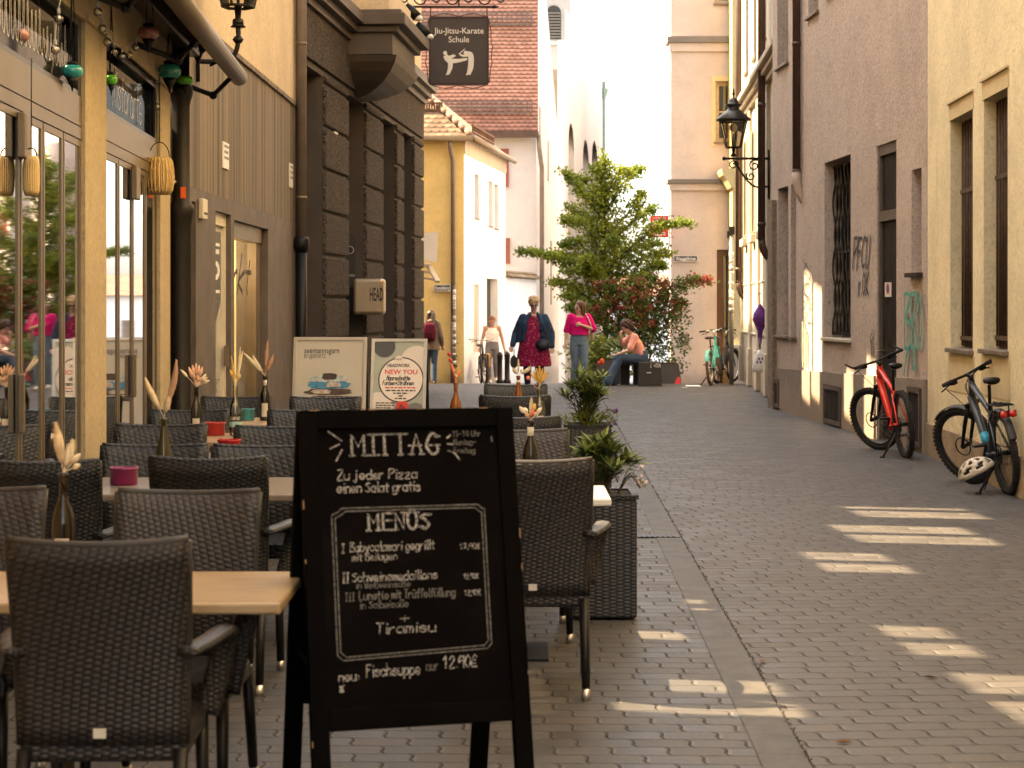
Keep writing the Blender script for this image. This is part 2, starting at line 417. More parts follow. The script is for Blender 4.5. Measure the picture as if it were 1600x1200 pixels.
# ---------------------------------------------------------------- facades
class Fac:
    def __init__(s, p0, p1, side):
        s.p0 = Vector((*p0, 0)); d = Vector((*p1, 0))-s.p0; s.L = d.length; s.d = d.normalized(); s.side = side
        s.o = Vector((s.d.y, -s.d.x, 0))*side
    def pt(s, u, z, o=0): return s.p0+s.d*u+s.o*o+Vector((0,0,z))
    def u(s, Y): return (Y-s.p0.y)/s.d.y
    def upx(s, px):                    # along-wall distance of the photo's column px
        k = (px-800)/FPX; return (k*s.p0.y-s.p0.x)/(s.d.x-k*s.d.y)
    def box(s, mb, u0, u1, z0, z1, o0, o1):
        P = s.pt
        mb.add([P(u0,z0,o0),P(u1,z0,o0),P(u1,z0,o1),P(u0,z0,o1),P(u0,z1,o0),P(u1,z1,o0),P(u1,z1,o1),P(u0,z1,o1)],
            [(0,3,2,1),(4,5,6,7),(0,1,5,4),(1,2,6,5),(2,3,7,6),(3,0,4,7)]); return mb
    def wall(s, mb, u0, u1, z0, z1, th, ops=()):
        us = sorted({u0, u1, *[min(max(q, u0), u1) for o in ops for q in o[:2]]}); zs = sorted({z0, z1, *[min(max(q, z0), z1) for o in ops for q in o[2:4]]})
        def hole(a, b): return any(o[0] < a < o[1] and o[2] < b < o[3] for o in ops)
        g = {}
        for i in range(len(us)-1):
            for j in range(len(zs)-1): g[i, j] = not hole((us[i]+us[i+1])/2, (zs[j]+zs[j+1])/2)
        P = s.pt
        def quad(a, b, c, d): mb.add([a, b, c, d], [(0, 1, 2, 3)])
        for (i, j), ok in g.items():
            if not ok: continue
            a, b, c, d = us[i], us[i+1], zs[j], zs[j+1]
            quad(P(a,c), P(b,c), P(b,d), P(a,d)); quad(P(a,c,-th), P(a,d,-th), P(b,d,-th), P(b,c,-th))
            for di, dj, e in ((-1,0,(a,c,a,d)), (1,0,(b,c,b,d)), (0,-1,(a,c,b,c)), (0,1,(a,d,b,d))):
                if not g.get((i+di, j+dj), False):
                    quad(P(e[0],e[1]), P(e[2],e[3]), P(e[2],e[3],-th), P(e[0],e[1],-th))
        return mb
    def m(s, u, z, o=.004):            # lettering frame as read from the street
        return fm(s.pt(u, z, o), s.d*s.side, (0,0,1))
def window(F, par, u0, u1, z0, z1, dep, fmat, pmat, sill=None, nu=1, nv=1, fw=.05, bars=None, name='window', proud=.05):
    mb = MB(); o0, o1 = -dep-.05, -dep
    F.box(mb, u0, u0+fw, z0, z1, o0, o1); F.box(mb, u1-fw, u1, z0, z1, o0, o1)
    F.box(mb, u0+fw, u1-fw, z0, z0+fw, o0, o1); F.box(mb, u0+fw, u1-fw, z1-fw, z1, o0, o1)
    for i in range(1, nu): c = u0+(u1-u0)*i/nu; F.box(mb, c-.025, c+.025, z0+fw, z1-fw, o0, o1+.004)
    for j in range(1, nv): c = z0+(z1-z0)*j/nv; F.box(mb, u0+fw, u1-fw, c-.02, c+.02, o0, o1+.007)
    wd = mb.build(name, fmat, par, True)
    F.box(MB(), u0+.01, u1-.01, z0+.01, z1-.01, o0-.02, o0+.03).build('pane', pmat, wd, True)
    if sill: F.box(MB(), u0-.05, u1+.05, z0-.045, z0-.003, -dep-.02, proud).build('sill', sill, wd, True, bevel=.006)
    if bars:
        b = MB(); bm, n, rails = bars
        for i in range(n):
            c = u0+(u1-u0)*(i+.5)/n; b.tube([F.pt(c, z0+.02, -dep*.78), F.pt(c, z1-.02, -dep*.78)], .011, 6)
        for q in rails: F.box(b, u0+.005, u1-.005, q-.02, q+.02, -dep*.78-.012, -dep*.78+.012)
        b.build('bars', bm, wd, True)
    return wd
# ---------------------------------------------------------------- the ground
M_ground = surf('ground_stone', (.16,.145,.125), .85, scale=1.5)
M_pave_s = paving('street_pavers', R(4.5), (.058,.051,.0468)); M_pave_t = paving('terrace_pavers', R(-1.5), (.056,.050,.0465))
M_kerb = surf('kerb_concrete', (.056,.050,.044), .6, var=.3, scale=7, bump=.5, bscale=70, spec=.4)
YB = [-40, 0, 6, 12, 20, 30, 38.7, 46, 60, 90, 130, 900]
def sheet(name, xl, xr, mat, dz, ymax=900, ymin=-40):
    mb = MB(); ys = [y for y in YB if ymin < y < ymax]; ys = [ymin]+ys+[ymax]
    vs = []
    for y in ys: vs += [(xl(y), y, zg(y)+dz), (xr(y), y, zg(y)+dz)]
    mb.add(vs, [(2*i, 2*i+1, 2*i+3, 2*i+2) for i in range(len(ys)-1)])
    return tag(mb.build(name, mat), kind='structure')
kl = lambda y: .742+.0187*y
kr = lambda y: .91+.0187*y
sheet('ground', lambda y: -600, lambda y: 600, M_ground, 0)
sheet('terrace_paving', lambda y: -14, kl, M_pave_t, .004, 130)
sheet('street_paving', kr, lambda y: 16, M_pave_s, .004, 130)
sheet('kerb_strip', kl, kr, M_kerb, .008, 130)
M_peb = surf('joint_grit', (.04,.035,.03), .8, scale=20)
mb = MB(); rg = random.Random(3)
for i in range(2600):
    y = 6.3+rg.random()**1.6*26; x = kr(y)+rg.gauss(.004, .006); r_ = rg.uniform(.0015, .0055)
    mb.add([(x-r_,y-r_*1.5,.002),(x+r_,y-r_,.002),(x+r_*.8,y+r_*1.4,.002),(x-r_,y+r_,.002),(x,y,.006+r_*1.0)], [(0,1,4),(1,2,4),(2,3,4),(3,0,4)])
tag(mb.build('joint_grit', M_peb), kind='stuff')
# ---------------------------------------------------------------- shared materials
M_sand = plaster('sand_render', (.47,.37,.235), dirt=.25)
M_alu = surf('bronze_aluminium', (.17,.128,.082), .38, .3, var=.06, bump=.03, bscale=8, spec=.25)
M_alud = surf('dark_aluminium', (.05,.045,.04), .35, .6, var=.1, bump=.05)
M_glass = glass_mat('shop_glass', (.55,.55,.48), .0, 1.17)
M_glassu = glass_mat('upper_glass', (.35,.34,.32), fixed=.06)
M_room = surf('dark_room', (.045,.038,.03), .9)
M_dglass = glossy_dark('dark_window_glass')
M_iron = surf('cast_iron', (.014,.011,.009), .45, .4, var=.2, scale=12, bump=.3, bscale=40)
M_black = surf('black_metal', (.009,.0085,.008), .45, .2, bump=.1, spec=.25)
M_white = surf('white_paint', (.78,.76,.72), .5, var=.04, bump=.05)
M_plq = surf('enamel_plate', (.66,.62,.55), .35, var=.05, bump=0)
M_ink = surf('dark_ink', (.03,.028,.027), .6, bump=0)
M_stone = surf('travertine', (.115,.088,.068), .6, var=.22, scale=3, bump=.3, bscale=45, streak=.35)
M_wires = surf('clear_cable', (.45,.42,.37), .4, bump=0)
# ---------------------------------------------------------------- LEFT: restaurant with the glass front
Lx = lambda Y: -2.0188-.0467*Y
FR = Fac((Lx(-6), -6), (Lx(16.35), 16.35), 1)
def sun_op(F, xa, xb, ya, yb):          # unseen opening added in F's plane whose sun patch falls on the ground there
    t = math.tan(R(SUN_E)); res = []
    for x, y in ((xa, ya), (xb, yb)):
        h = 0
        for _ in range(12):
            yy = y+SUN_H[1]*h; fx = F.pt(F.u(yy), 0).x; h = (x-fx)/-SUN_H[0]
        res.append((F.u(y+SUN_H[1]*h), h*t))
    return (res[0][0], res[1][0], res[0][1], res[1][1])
t = thing('restaurant_building', 'restaurant front with sand coloured pillars and tall folding glass doors', 'building', (Lx(11.9), 11.9, 0))
u = FR.u
ops = []
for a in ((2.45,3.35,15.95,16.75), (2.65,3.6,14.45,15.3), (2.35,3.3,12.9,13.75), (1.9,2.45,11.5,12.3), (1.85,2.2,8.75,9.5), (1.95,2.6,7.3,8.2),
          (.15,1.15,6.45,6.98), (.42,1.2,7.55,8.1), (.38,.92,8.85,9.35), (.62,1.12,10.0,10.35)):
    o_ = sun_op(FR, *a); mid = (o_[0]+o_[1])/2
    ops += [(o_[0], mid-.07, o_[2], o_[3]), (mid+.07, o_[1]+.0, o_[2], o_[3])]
gops = [(0.4, u(6.9), .05, 2.66)]
mb = FR.wall(MB(), 0, u(8.0), 0, 3.3, .09, [o for o in ops if o[3] < 3.3]+[])
mb.build('street_wall', M_sand, t, True)
for a, b in ((11.5,12.27),(14.8,15.38)): FR.wall(MB(), u(a), u(b), 0, 3.299, .34).build('pillar', M_sand, t, True)
mb = FR.wall(MB(), 0, FR.L+.03, 3.3, 13.4, .09, [o for o in ops if o[2] >= 3.3])
mb.build('upper_wall', M_sand, t, True)
# folding doors
def leaf(u0, u1, z0, z1, name='door'):
    mb = MB(); fw = .038; o0, o1 = -.075, -.022
    FR.box(mb, u0, u0+fw, z0, z1, o0, o1); FR.box(mb, u1-fw, u1, z0, z1, o0, o1)
    FR.box(mb, u0+fw, u1-fw, z0, z0+.12, o0, o1); FR.box(mb, u0+fw, u1-fw, z1-fw, z1, o0, o1)
    d_ = mb.build(name, M_alu, t, True)
    FR.box(MB(), u0+fw-.01, u1-fw+.01, z0+.1, z1-fw+.01, -.040, -.030).build('pane', M_glass, d_, True)
    FR.box(MB(), u1+.001, u1+.022, z0, z1, -.08, -.026).build('gasket', M_alud, d_, True)
    return d_
for (a, b, n) in ((8.0, 11.5, 6), (12.27, 14.8, 4)):
    for i in range(n):
        q0 = u(a)+(u(b)-u(a))*i/n; q1 = u(a)+(u(b)-u(a))*(i+1)/n
        d_ = leaf(q0+.014, q1-.014, .02, 2.58)
        if (a < 9 and i == 2) or (a > 12 and i == 1):
            FR.box(MB(), q1-.10, q1+.09, 2.34, 2.57, -.021, .02).build('closer', M_alu, d_, True, bevel=.008)
            FR.box(MB(), q1-.07, q1-.03, .95, 1.25, -.021, .01).build('handle', M_alu, d_, True, bevel=.006)
    mb = MB(); FR.box(mb, u(a), u(b), 2.585, 2.655, -.2, -.016); FR.box(mb, u(a), u(b), 2.665, 2.84, -.17, -.02); mb.build('transom_band', M_alu, t, True)
    FR.box(MB(), u(a)+.005, u(b)-.005, 2.655, 2.665, -.18, -.03).build('joint', M_alud, t, True)
    mb = MB(); FR.box(mb, u(b)-.10, u(b)-.004, 2.845, 3.32, -.12, -.025); FR.box(mb, u(a), u(b)-.1, 3.26, 3.33, -.12, -.025); FR.box(mb, u(a), u(b)-.1, 2.842, 2.87, -.12, -.025)
    sg = mb.build('sign_window', M_alud, t, True)
    FR.box(MB(), u(a), u(b)-.10, 2.865, 3.27, -.05, -.04).build('pane', M_glassu, sg, True)
FR.box(MB(), u(11.5), u(15.38), 3.30, 3.36, -.02, .02).build('lintel', M_sand, t, True)
mb = MB(); mt = FR.m(u(9.35), 2.93, -.037)
rg = random.Random(11); x_ = 0
pts = []
for i in range(17):
    hgt = rg.uniform(.20, .36)*(1.05 if i < 7 else .7); pts += [(x_, .03), (x_+.015, hgt), (x_+.035, hgt+.01), (x_+.05, .05)]; x_ += .105
mb.ribbon(smooth(pts, 3), .007, mt)
mb.build('script_lettering', M_plq, t, True)
mb = MB(); chalk(mb, 'Ristorante', FR.m(u(12.75), 2.92, -.037), 0, 0, .27, .008, 1.35, sl=.12); mb.build('script_lettering', M_plq, t, True)
# room behind the glass
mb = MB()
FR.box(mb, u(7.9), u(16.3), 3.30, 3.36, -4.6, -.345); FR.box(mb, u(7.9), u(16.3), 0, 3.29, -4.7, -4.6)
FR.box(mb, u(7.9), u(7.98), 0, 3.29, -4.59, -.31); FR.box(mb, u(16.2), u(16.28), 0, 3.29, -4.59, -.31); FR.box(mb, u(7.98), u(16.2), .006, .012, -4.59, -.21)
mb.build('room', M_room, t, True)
FR.box(MB(), u(15.38), u(16.3), 0, 3.299, -.3, -.22).build('side_panel', M_alud, t, True)
# cast iron column at the corner
t = thing('cast_iron_column', 'thick dark cast iron column with a flared collar beside the restaurant door', 'column', (-2.672, 15.5, 0))
mb = MB(); mb.lathe([(.12,0),(.12,.08),(.088,.12),(.088,2.22),(.092,2.27),(.10,2.31),(.108,2.36),(.10,2.40),(.075,2.43),(.072,3.2),(.078,3.24),(.098,3.30),(.098,3.34),(.08,3.38),(.07,3.42),(.07,3.9)], n=20)
mb.build('shaft', M_iron, t)
mb = MB(); mb.lathe([(.099,0),(.099,.10)], (0,0,2.36-.0), n=20); 
MB().box((.03,-.074,2.5), (.04,.006,.09)).build('sticker', surf('orange_sticker', (.75,.12,.02), .5, bump=0), t)
# awning, rolled in
M_awn = surf('awning_fabric', (.09,.07,.05), .8, var=.15); M_awnb = surf('awning_bar', (.11,.085,.058), .45, .1, var=.08, bump=.05)
t = thing('awning', 'rolled in awning with a round front bar above the terrace', 'awning', (Lx(13.5), 13.5, 0))
A0 = FR.pt(u(10.3), 3.50, .50); A1 = FR.pt(u(16.2), 3.52, .47)
MB().tube([A0, A1], .072, 16).build('front_bar', M_awnb, t, True)
mb = MB(); FR.box(mb, u(10.3), u(16.0), 3.66, 3.86, .01, .17); mb.build('cassette', M_alud, t, True, bevel=.02)
mb = MB()
mb.add([FR.pt(u(10.4), 3.84, .12), FR.pt(u(16.0), 3.84, .12), A1+Vector((0,-.1,.05)), A0+Vector((0,.1,.05))], [(0,1,2,3)])
mb.build('fabric', M_awn, t, True)
for yy in (11.0, 13.4, 15.7):
    mb = MB(); p = FR.pt(u(yy), 3.42, .02); e = FR.pt(u(yy)+.25, 3.34, .28); q = FR.pt(u(yy), 3.49, .48)
    mb.tube([p, e], .022, 8); mb.tube([e, q], .02, 8); mb.ell(e, (.035,.035,.035)); mb.build('arm', M_iron, t, True)
# ---------------------------------------------------------------- LEFT: shop clad in stone, plaster above
M_clad = Mat('stone_cladding', .7, 0, .3)
n1 = M_clad.noise(5, 4, .7, sx=(1,1.5,.015)); n2 = M_clad.noise(40, 3, .6); fy = (M_clad.y/.42).frac(); ln = (fy-.5).abs().gt(.488)
k = M_clad.mix(n1.ss(.35, .65), (.060,.046,.038), (.235,.178,.112)); k = M_clad.mix(n2.ss(.4, .75)*.45, k, (.09,.07,.055)); k = M_clad.mix(ln*.5, k, (.07,.055,.045))
M_clad.color(k); M_clad.bump(n2-ln*1.0, .3, .006)
M_clad = M_clad.m
M_ochp = plaster('ochre_plaster', (.60,.47,.31), dirt=.35)
F2 = Fac((-2.785, 16.355), (-2.69, 23.87), 1)
u2 = F2.u
def px2(p): return F2.upx(p)
t = thing('shop_building', 'shop clad in striped brown stone under ochre plaster, door number 5', 'building', (-2.74, 20, 0))
dA, dB = px2(337), px2(361)          # door
wA, wB = px2(366), px2(419)          # show window
patch = [sun_op(F2, 2.5, 3.3, 18.6, 19.3)]
mb = F2.wall(MB(), 0, F2.L, 4.06, 15, .3, []); mb.build('plaster_wall', M_ochp, t, True)
mb = F2.wall(MB(), 0, F2.L, 2.62, 4.05, .3); F2.box(mb, 0, F2.L, 4.05, 4.10, -.2, .03); mb.build('clad_band', M_clad, t, True)
mb = F2.wall(MB(), 0, F2.L, 0, 2.619, .35, [(px2(300), px2(306), -1, 2.5), (dA, dB, -1, 2.48), (wA, wB, .3, 2.44)]); mb.build('stone_wall', M_stone, t, True)
F2.box(MB(), px2(300)+.01, px2(306)-.01, 0, 2.5, -.3, -.1).build('shutter', M_alu, t, True)
mb = MB(); F2.box(mb, dA, dA+.07, 0, 2.48, -.12, -.05); F2.box(mb, dB-.07, dB, 0, 2.48, -.12, -.05); F2.box(mb, dA+.07, dB-.07, 2.36, 2.48, -.12, -.05); F2.box(mb, dA+.07, dB-.07, 0, .15, -.12, -.05)
M_cream = surf('cream_door', (.62,.55,.43), .45, var=.05, bump=.05)
d_ = mb.build('door', M_cream, t, True)
F2.box(MB(), dA+.06, dB-.06, .14, 2.37, -.1, -.08).build('pane', surf('frosted_door_glass', (.52,.48,.40), .25, var=.06, bump=0), d_, True)
F2.box(MB(), dB-.12, dB-.09, 1.0, 1.2, -.05, -.01).build('handle', M_alu, d_, True)
mb = MB(); mq = F2.m((dA+dB)/2-.02, 1.55, -.073)
mb.prism([(-.28,.08),(.28,.08),(.28,.75),(-.28,.75)], mq, .002); mb.prism([(-.28,.075),(.28,.075),(0,-.12)], mq, .002); mb.build('house_number_plate', surf('grey_film', (.09,.088,.085), .5, bump=0), d_, True)
mb = MB(); text(mb, '5', F2.m((dA+dB)/2-.02, 1.84, -.069), .42, bold=.01, sx=2.6); mq = F2.m((dA+dB)/2-.02, 1.80, -.069)
mb.prism([(-.2,-.09),(.2,-.09),(.2,-.06),(-.2,-.06)], mq, .002); mb.prism([(-.2,.36),(.2,.36),(.2,.39),(-.2,.39)], mq, .002); mb.build('lettering', M_white, d_, True)
mb = MB(); chalk(mb, 'arkt', F2.m(dA+.2, .75, -.073), 0, 0, .22, .012, .5); mb.build('lettering', M_ink, d_, True)
# show window with a lit display
mb = MB(); F2.box(mb, wA, wA+.06, .3, 2.28, -.16, -.1); F2.box(mb, wB-.22, wB-.14, .3, 2.28, -.2, -.1); F2.box(mb, wB-.05, wB, .3, 2.28, -.2, -.08); F2.box(mb, wA, wB, 2.28, 2.44, -.2, -.06); F2.box(mb, wA+.06, wB-.22, .3, .38, -.16, -.1)
wd = mb.build('show_window', surf('window_bronze', (.16,.12,.085), .4, .5, bump=.05), t, True)
F2.box(MB(), wA+.05, wB-.2, .36, 2.3, -.135, -.128).build('pane', glass_mat('display_glass', (.95,.94,.9), fixed=.07), wd, True)
mb = MB(); chalk(mb, 'arkt', F2.m(wA+.1, 1.72, -.122), 0, 0, .40, .05, 1.75, sl=.5); mb.build('lettering', surf('black_script', (.05,.04,.03), .6, bump=0), wd, True)
M_disp = surf('display_board', (.62,.49,.26), .6, var=.1, scale=1.2, sx=(1,2,.2), bump=.05)
mb = MB(); F2.box(mb, wA-.1, wB+.4, .02, 2.5, -1.25, -1.2); F2.box(mb, wB+.02, wB+.08, .02, 2.5, -1.2, -.36); F2.box(mb, wA-.2, wA-.14, .02, 2.5, -1.2, -.36); F2.box(mb, wA-.14, wB+.02, 2.5, 2.56, -1.2, -.36); F2.box(mb, wA-.14, wB+.02, .25, .29, -1.2, -.36)
mb.build('display_case', M_disp, wd, True)
M_lamp = emit('lamp_glow', (1, .86, .62), 14)
for z_ in (1.22, 0.93):
    p = F2.pt(wB-.06, z_, -.55)+Vector((0, 0, 0)); mb = MB(); mb.tube([p+Vector((0,.10,.05)), p+Vector((0,.0,.06)), p+Vector((0,-.08,.0))], .014, 6); mb.lathe([(.02,.05),(.055,-.03),(.05,-.032)], p+Vector((0,-.12,-.01)), 12)
    sp = mb.build('spot_lamp', M_black, wd, True); mb = MB(); mb.ell(p+Vector((0,-.12,-.045)), (.043,.043,.015), 10, 5); mb.build('bulb', M_lamp, sp, True)
for q in (.35, .75):
    pl = bpy.data.lights.new('display_light', 'POINT'); pl.energy = 9; pl.color = (1, .80, .50); pl.shadow_soft_size = .06
    po = bpy.data.objects.new('display_light', pl); COL.objects.link(po); po.location = F2.pt(wA+(wB-wA)*q, 2.2, -.7)
F2.box(MB(), wA+.7, wB-.2, .62, .635, -.9, -.4).build('shelf', surf('green_glass', (.10,.35,.10), .2, bump=0), wd, True)
# room walls so that no daylight leaks in from behind
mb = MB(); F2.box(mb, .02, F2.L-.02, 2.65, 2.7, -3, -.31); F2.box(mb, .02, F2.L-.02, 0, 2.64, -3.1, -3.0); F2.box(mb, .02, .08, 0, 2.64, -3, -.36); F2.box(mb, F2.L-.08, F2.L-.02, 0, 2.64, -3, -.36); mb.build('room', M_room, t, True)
def plaque(F, u0, z, wd_, hh, label, lines=3):
    t_ = thing('wall_plaque', label, 'plaque', F.pt(u0, z, 0)); F.box(MB(), u0-wd_/2, u0+wd_/2, z-hh/2, z+hh/2, .002, .016).build('plate', M_plq, t_, True)
    mb = MB(); mq = F.m(u0, z, .0185)
    for i in range(lines):
        y0 = hh*.3-i*hh*.22; rg = random.Random(i+int(z*100)); x0 = -wd_*.36
        while x0 < wd_*.34:
            w2 = rg.uniform(.03, .09)*wd_*3; mb.prism([(x0,y0),(min(x0+w2, wd_*.4),y0),(min(x0+w2, wd_*.4),y0+hh*.10),(x0,y0+hh*.10)], mq, .001); x0 += w2+.02
    mb.build('print', surf('grey_print', (.22,.21,.20), .6, bump=0), t_, True); return t_
plaque(F2, px2(351), 3.03+.0, .34, .25, 'white notice plate on the striped stone band above door number 5')
plaque(F2, px2(453.5), 3.17, .30, .29, 'small white notice plate at the far end of the striped stone band')
t = thing('alarm_box', 'small beige alarm box under the stone band beside door 5', 'box', F2.pt(px2(314), 2.4, .05)); F2.box(MB(), px2(309), px2(316), 2.36, 2.54, .004, .05).build('housing', M_cream, t, True, bevel=.01)
F2.box(MB(), px2(310), px2(315), 2.40, 2.42, .051, .054).build('grille', M_ink, t, True)
# drainpipe at the end of the shop
M_pipe = surf('grey_pipe', (.15,.118,.098), .5, .2, var=.1, scale=8, bump=.1)
t = thing('drainpipe', 'grey drainpipe between the ochre plaster and the dark rusticated house', 'drainpipe', (-2.60, 23.7, 0))
mb = MB(); mb.tube([(0,0,2.42),(0,0,9)], .065, 12); mb.build('pipe', M_pipe, t)
mb = MB(); mb.tube([(0,0,.0),(0,0,2.28)], .07, 12); mb.lathe([(.07,0),(.10,.08),(.10,.16),(.08,.2)], (0,0,2.24), 14); mb.build('standpipe', M_black, t)
for z_ in (2.9, 4.8, 6.5): MB().lathe([(.07,0),(.072,.04)], (0,0,z_), 12).build('clamp', M_alu, t)
# ---------------------------------------------------------------- LEFT: dark rusticated house with the oriel
m = Mat('rusticated_stone', .9, 0, .2)
sp = m.noise(30, 4, .8); bg_ = m.noise(1.5, 4, .6)
k = m.mix(sp.ss(.38, .66), (.012,.0095,.008), (.17,.13,.098)); k = m.mix(bg_.ss(.4, .7)*.4, k, (.06,.045,.035)); m.color(k); m.bump(sp*1.0+m.noise(90, 2, .6)*.4, 1.0, .03); M_rust = m.m
M_smooth = surf('brown_smooth_render', (.062,.048,.039), .75, var=.12, scale=2, bump=.15, bscale=50, streak=.3)
M_corn = surf('brown_cornice', (.085,.065,.050), .6, var=.12, scale=3, bump=.1, streak=.25)
F3 = Fac((-2.62, 23.86), (-1.70, 36), 1); u3 = F3.u
t = thing('rusticated_house', 'dark brown house with rusticated stone piers and a corbelled oriel', 'building', (-2.2, 30, 0))
op3 = [(u3(a), u3(b), .0, 4.62) for a, b in ((24.0,25.35), (27.27,28.9), (30.7,32.3), (33.2,34.6))]
def wall_patch(Y0, Y1, z0, z1):         # unseen opening added so its sun patch lands on the wall opposite (x = 4.1)
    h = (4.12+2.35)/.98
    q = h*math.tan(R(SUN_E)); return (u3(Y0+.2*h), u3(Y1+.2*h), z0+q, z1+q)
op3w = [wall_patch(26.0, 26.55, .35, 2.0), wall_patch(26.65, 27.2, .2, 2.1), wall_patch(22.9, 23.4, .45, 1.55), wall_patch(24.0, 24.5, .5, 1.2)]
mb = F3.wall(MB(), 0, F3.L, 0, 4.7, .5, op3); mb.build('core_wall', M_smooth, t, True)
mb = F3.wall(MB(), 0, F3.L, 5.75, 16, .09, op3w); P_ = F3.pt; mb.build('upper_wall', M_ochp, t, True)
mb = MB(); F3.box(mb, 0, F3.L, 4.71, 5.34, -.5, .05); mb.build('frieze', M_rust, t, True)
piers = [(25.35,27.27), (28.9,30.7), (32.3,33.2), (34.6,36.0)]
for a, b in piers:
    mb = MB(); z_ = .02
    while z_ < 4.6:
        z2 = min(z_+.565, 4.68); F3.box(mb, u3(a)+.015, u3(b)-.015, z_, z2-.04, -.02, .055); z_ = z2
    mb.build('pier', M_rust, t, True, bevel=.03)
M_fr = surf('brown_window_frame', (.045,.026,.018), .5, bump=.05)
for a, b in ((24.0,25.35), (27.27,28.9), (30.7,32.3), (33.2,34.6)):
    window(F3, t, u3(a)+.01, u3(b)-.01, .6, 4.61, .40, M_fr, M_dglass, None, 2, 3, .07)
    F3.box(MB(), u3(a)+.01, u3(b)-.01, 0, .58, -.45, -.3).build('apron', M_smooth, t, True)
def cornice(par, pts_fn, u0, u1):
    for (z0, z1, o0, o1) in ((5.35,5.45,-.3,.10), (5.451,5.55,-.3,.20), (5.551,5.68,-.3,.30), (5.681,5.74,-.3,.26)):
        F3.box(par, u0, u1, z0, z1, o0, o1)
mb = MB(); cornice(mb, None, 0, u3(27.2)); cornice(mb, None, u3(29.72), F3.L); mb.build('cornice', M_corn, t, True)
# oriel
b0, b1, pr = u3(27.2), u3(29.7), .68
mb = MB(); F3.box(mb, b0, b1, 5.14, 5.45, -.1, pr); F3.box(mb, b0-.08, b1+.08, 5.451, 5.54, -.1, pr+.08); F3.box(mb, b0-.2, b1+.2, 5.541, 5.70, -.1, pr+.2); F3.box(mb, b0-.14, b1+.14, 5.701, 5.76, -.1, pr+.14)
ori = mb.build('oriel', M_corn, t, True, bevel=.01)
F3.box(MB(), b0+.06, b1-.06, 5.77, 6.12, -.1, pr-.06).build('oriel_wall', M_ochp, ori, True)
mb = MB(); rings = []
prof = [(0,5.135),(.04,5.05),(.14,4.93),(.27,4.82),(.40,4.74),(.52,4.68),(.62,4.63)]
vs = []
for ins, z_ in prof:
    k_ = ins/.62; o_ = pr*(1-k_)**.75+.06
    cu = (b0+b1)/2; hw = (b1-b0)/2*(1-k_*.75)
    vs += [F3.pt(cu-hw, z_, 0), F3.pt(cu-hw, z_, o_), F3.pt(cu+hw, z_, o_), F3.pt(cu+hw, z_, 0)]
fs = []
for i in range(len(prof)-1):
    for j in range(3): fs.append((4*i+j, 4*i+j+1, 4*i+j+5, 4*i+j+4))
fs.append((len(vs)-4, len(vs)-3, len(vs)-2, len(vs)-1)); mb.add(vs, fs, False); mb.build('corbel', M_corn, ori, True)
# end wall towards the side street
mb = MB(); mb.add([(-1.70,36.0,0),(-9,36.6,0),(-9,36.6,13),(-1.70,36.0,13)], [(0,1,2,3)]); mb.build('end_wall', M_ochp, t, True)
plaque(F3, F3.upx(523.5), 1.6+258*26.4/3000+.0, .28, .33, 'small cream plaque on the nearest rusticated pier').location.z += 0
# black salon board in the recess
t = thing('salon_board', 'black vertical notice board in the second recess of the rusticated house', 'board', F3.pt(u3(28.7), 1.6, -.1))
F3.box(MB(), u3(28.0), u3(28.88), 1.55, 2.6, -.28, -.25).build('panel', M_ink, t, True)
mb = MB(); mq = fm(F3.pt(u3(28.0), 1.6, -.15), F3.d, (0,0,1)); 
p0 = ap(541, 470, 28.85); bd = MB(); bd.bb(p0.x-.02, p0.x+.145, 28.80, 28.83, 1.60, 2.64); bd.build('face', M_ink, t, True)
mq = fm((p0.x+.06, 28.796, 1.6), (1,0,0), (0,0,1))
text(mb, 'WORK', Matrix.Translation((0,0,.42)) @ mq, .05); mb.tube([(p0.x+.06+.055*math.cos(a*.4), 28.796, 2.42+.055*math.sin(a*.4)) for a in range(16)], .005, 4, closed=True)
mb.build('lettering', M_plq, t, True)
t = thing('box_sign', 'rounded brass coloured box sign reading HEAD on the stone pier', 'sign', (-2.0, 28.4, 1.45))
mb = MB(); bx0 = ap(551, 435, 28.3); bx1 = ap(600, 492, 28.3)
mb.bb(bx0.x, bx1.x, 28.3, 28.75, bx1.z, bx0.z); mb.build('housing', surf('brass_sheet', (.40,.30,.20), .32, .7, var=.06, bump=.03), t, True, bevel=.05)
MB().bb(bx0.x-.12, bx0.x+.05, 28.45, 28.6, 1.5, 1.85).build('bracket', M_black, t, True)
mb = MB(); text(mb, 'HEAD', fm((bx1.x-.11, 28.297, 1.66), (1,0,0), (0,0,1)), .27, .20, bold=.02); mb.build('lettering', M_ink, t, True)
# spot lamps on the oriel
for (px_, py_, lab) in ((640, 14, 'black spot lamp on an arm at the top of the oriel, nearer the wall'), (657, 43, 'black spot lamp under the first, at the oriel cornice corner')):
    p = ap(px_, py_, 29.9); t = thing('spot_lamp', lab, 'lamp', p, 0, 'spot lamps on the oriel')
    mb = MB(); mb.tube([(-.22,0,.05),(-.12,0,.05),(-.05,0,0)], .02, 8); mb.lathe([(.05,-.05),(.06,.05)], (-.22,0,.05), 10); mb.build('arm', M_black, t)
    mb = MB(); mb.tube([(-.06,0,.05),(.02,0,-.02),(.12,0,-.13)], [.06,.075,.085], 14); mb.build('housing', M_black, t)
    mb = MB(); mb.ell((.135,0,-.145), (.075,.075,.05), 12, 6); mb.build('lens', M_plq, t)
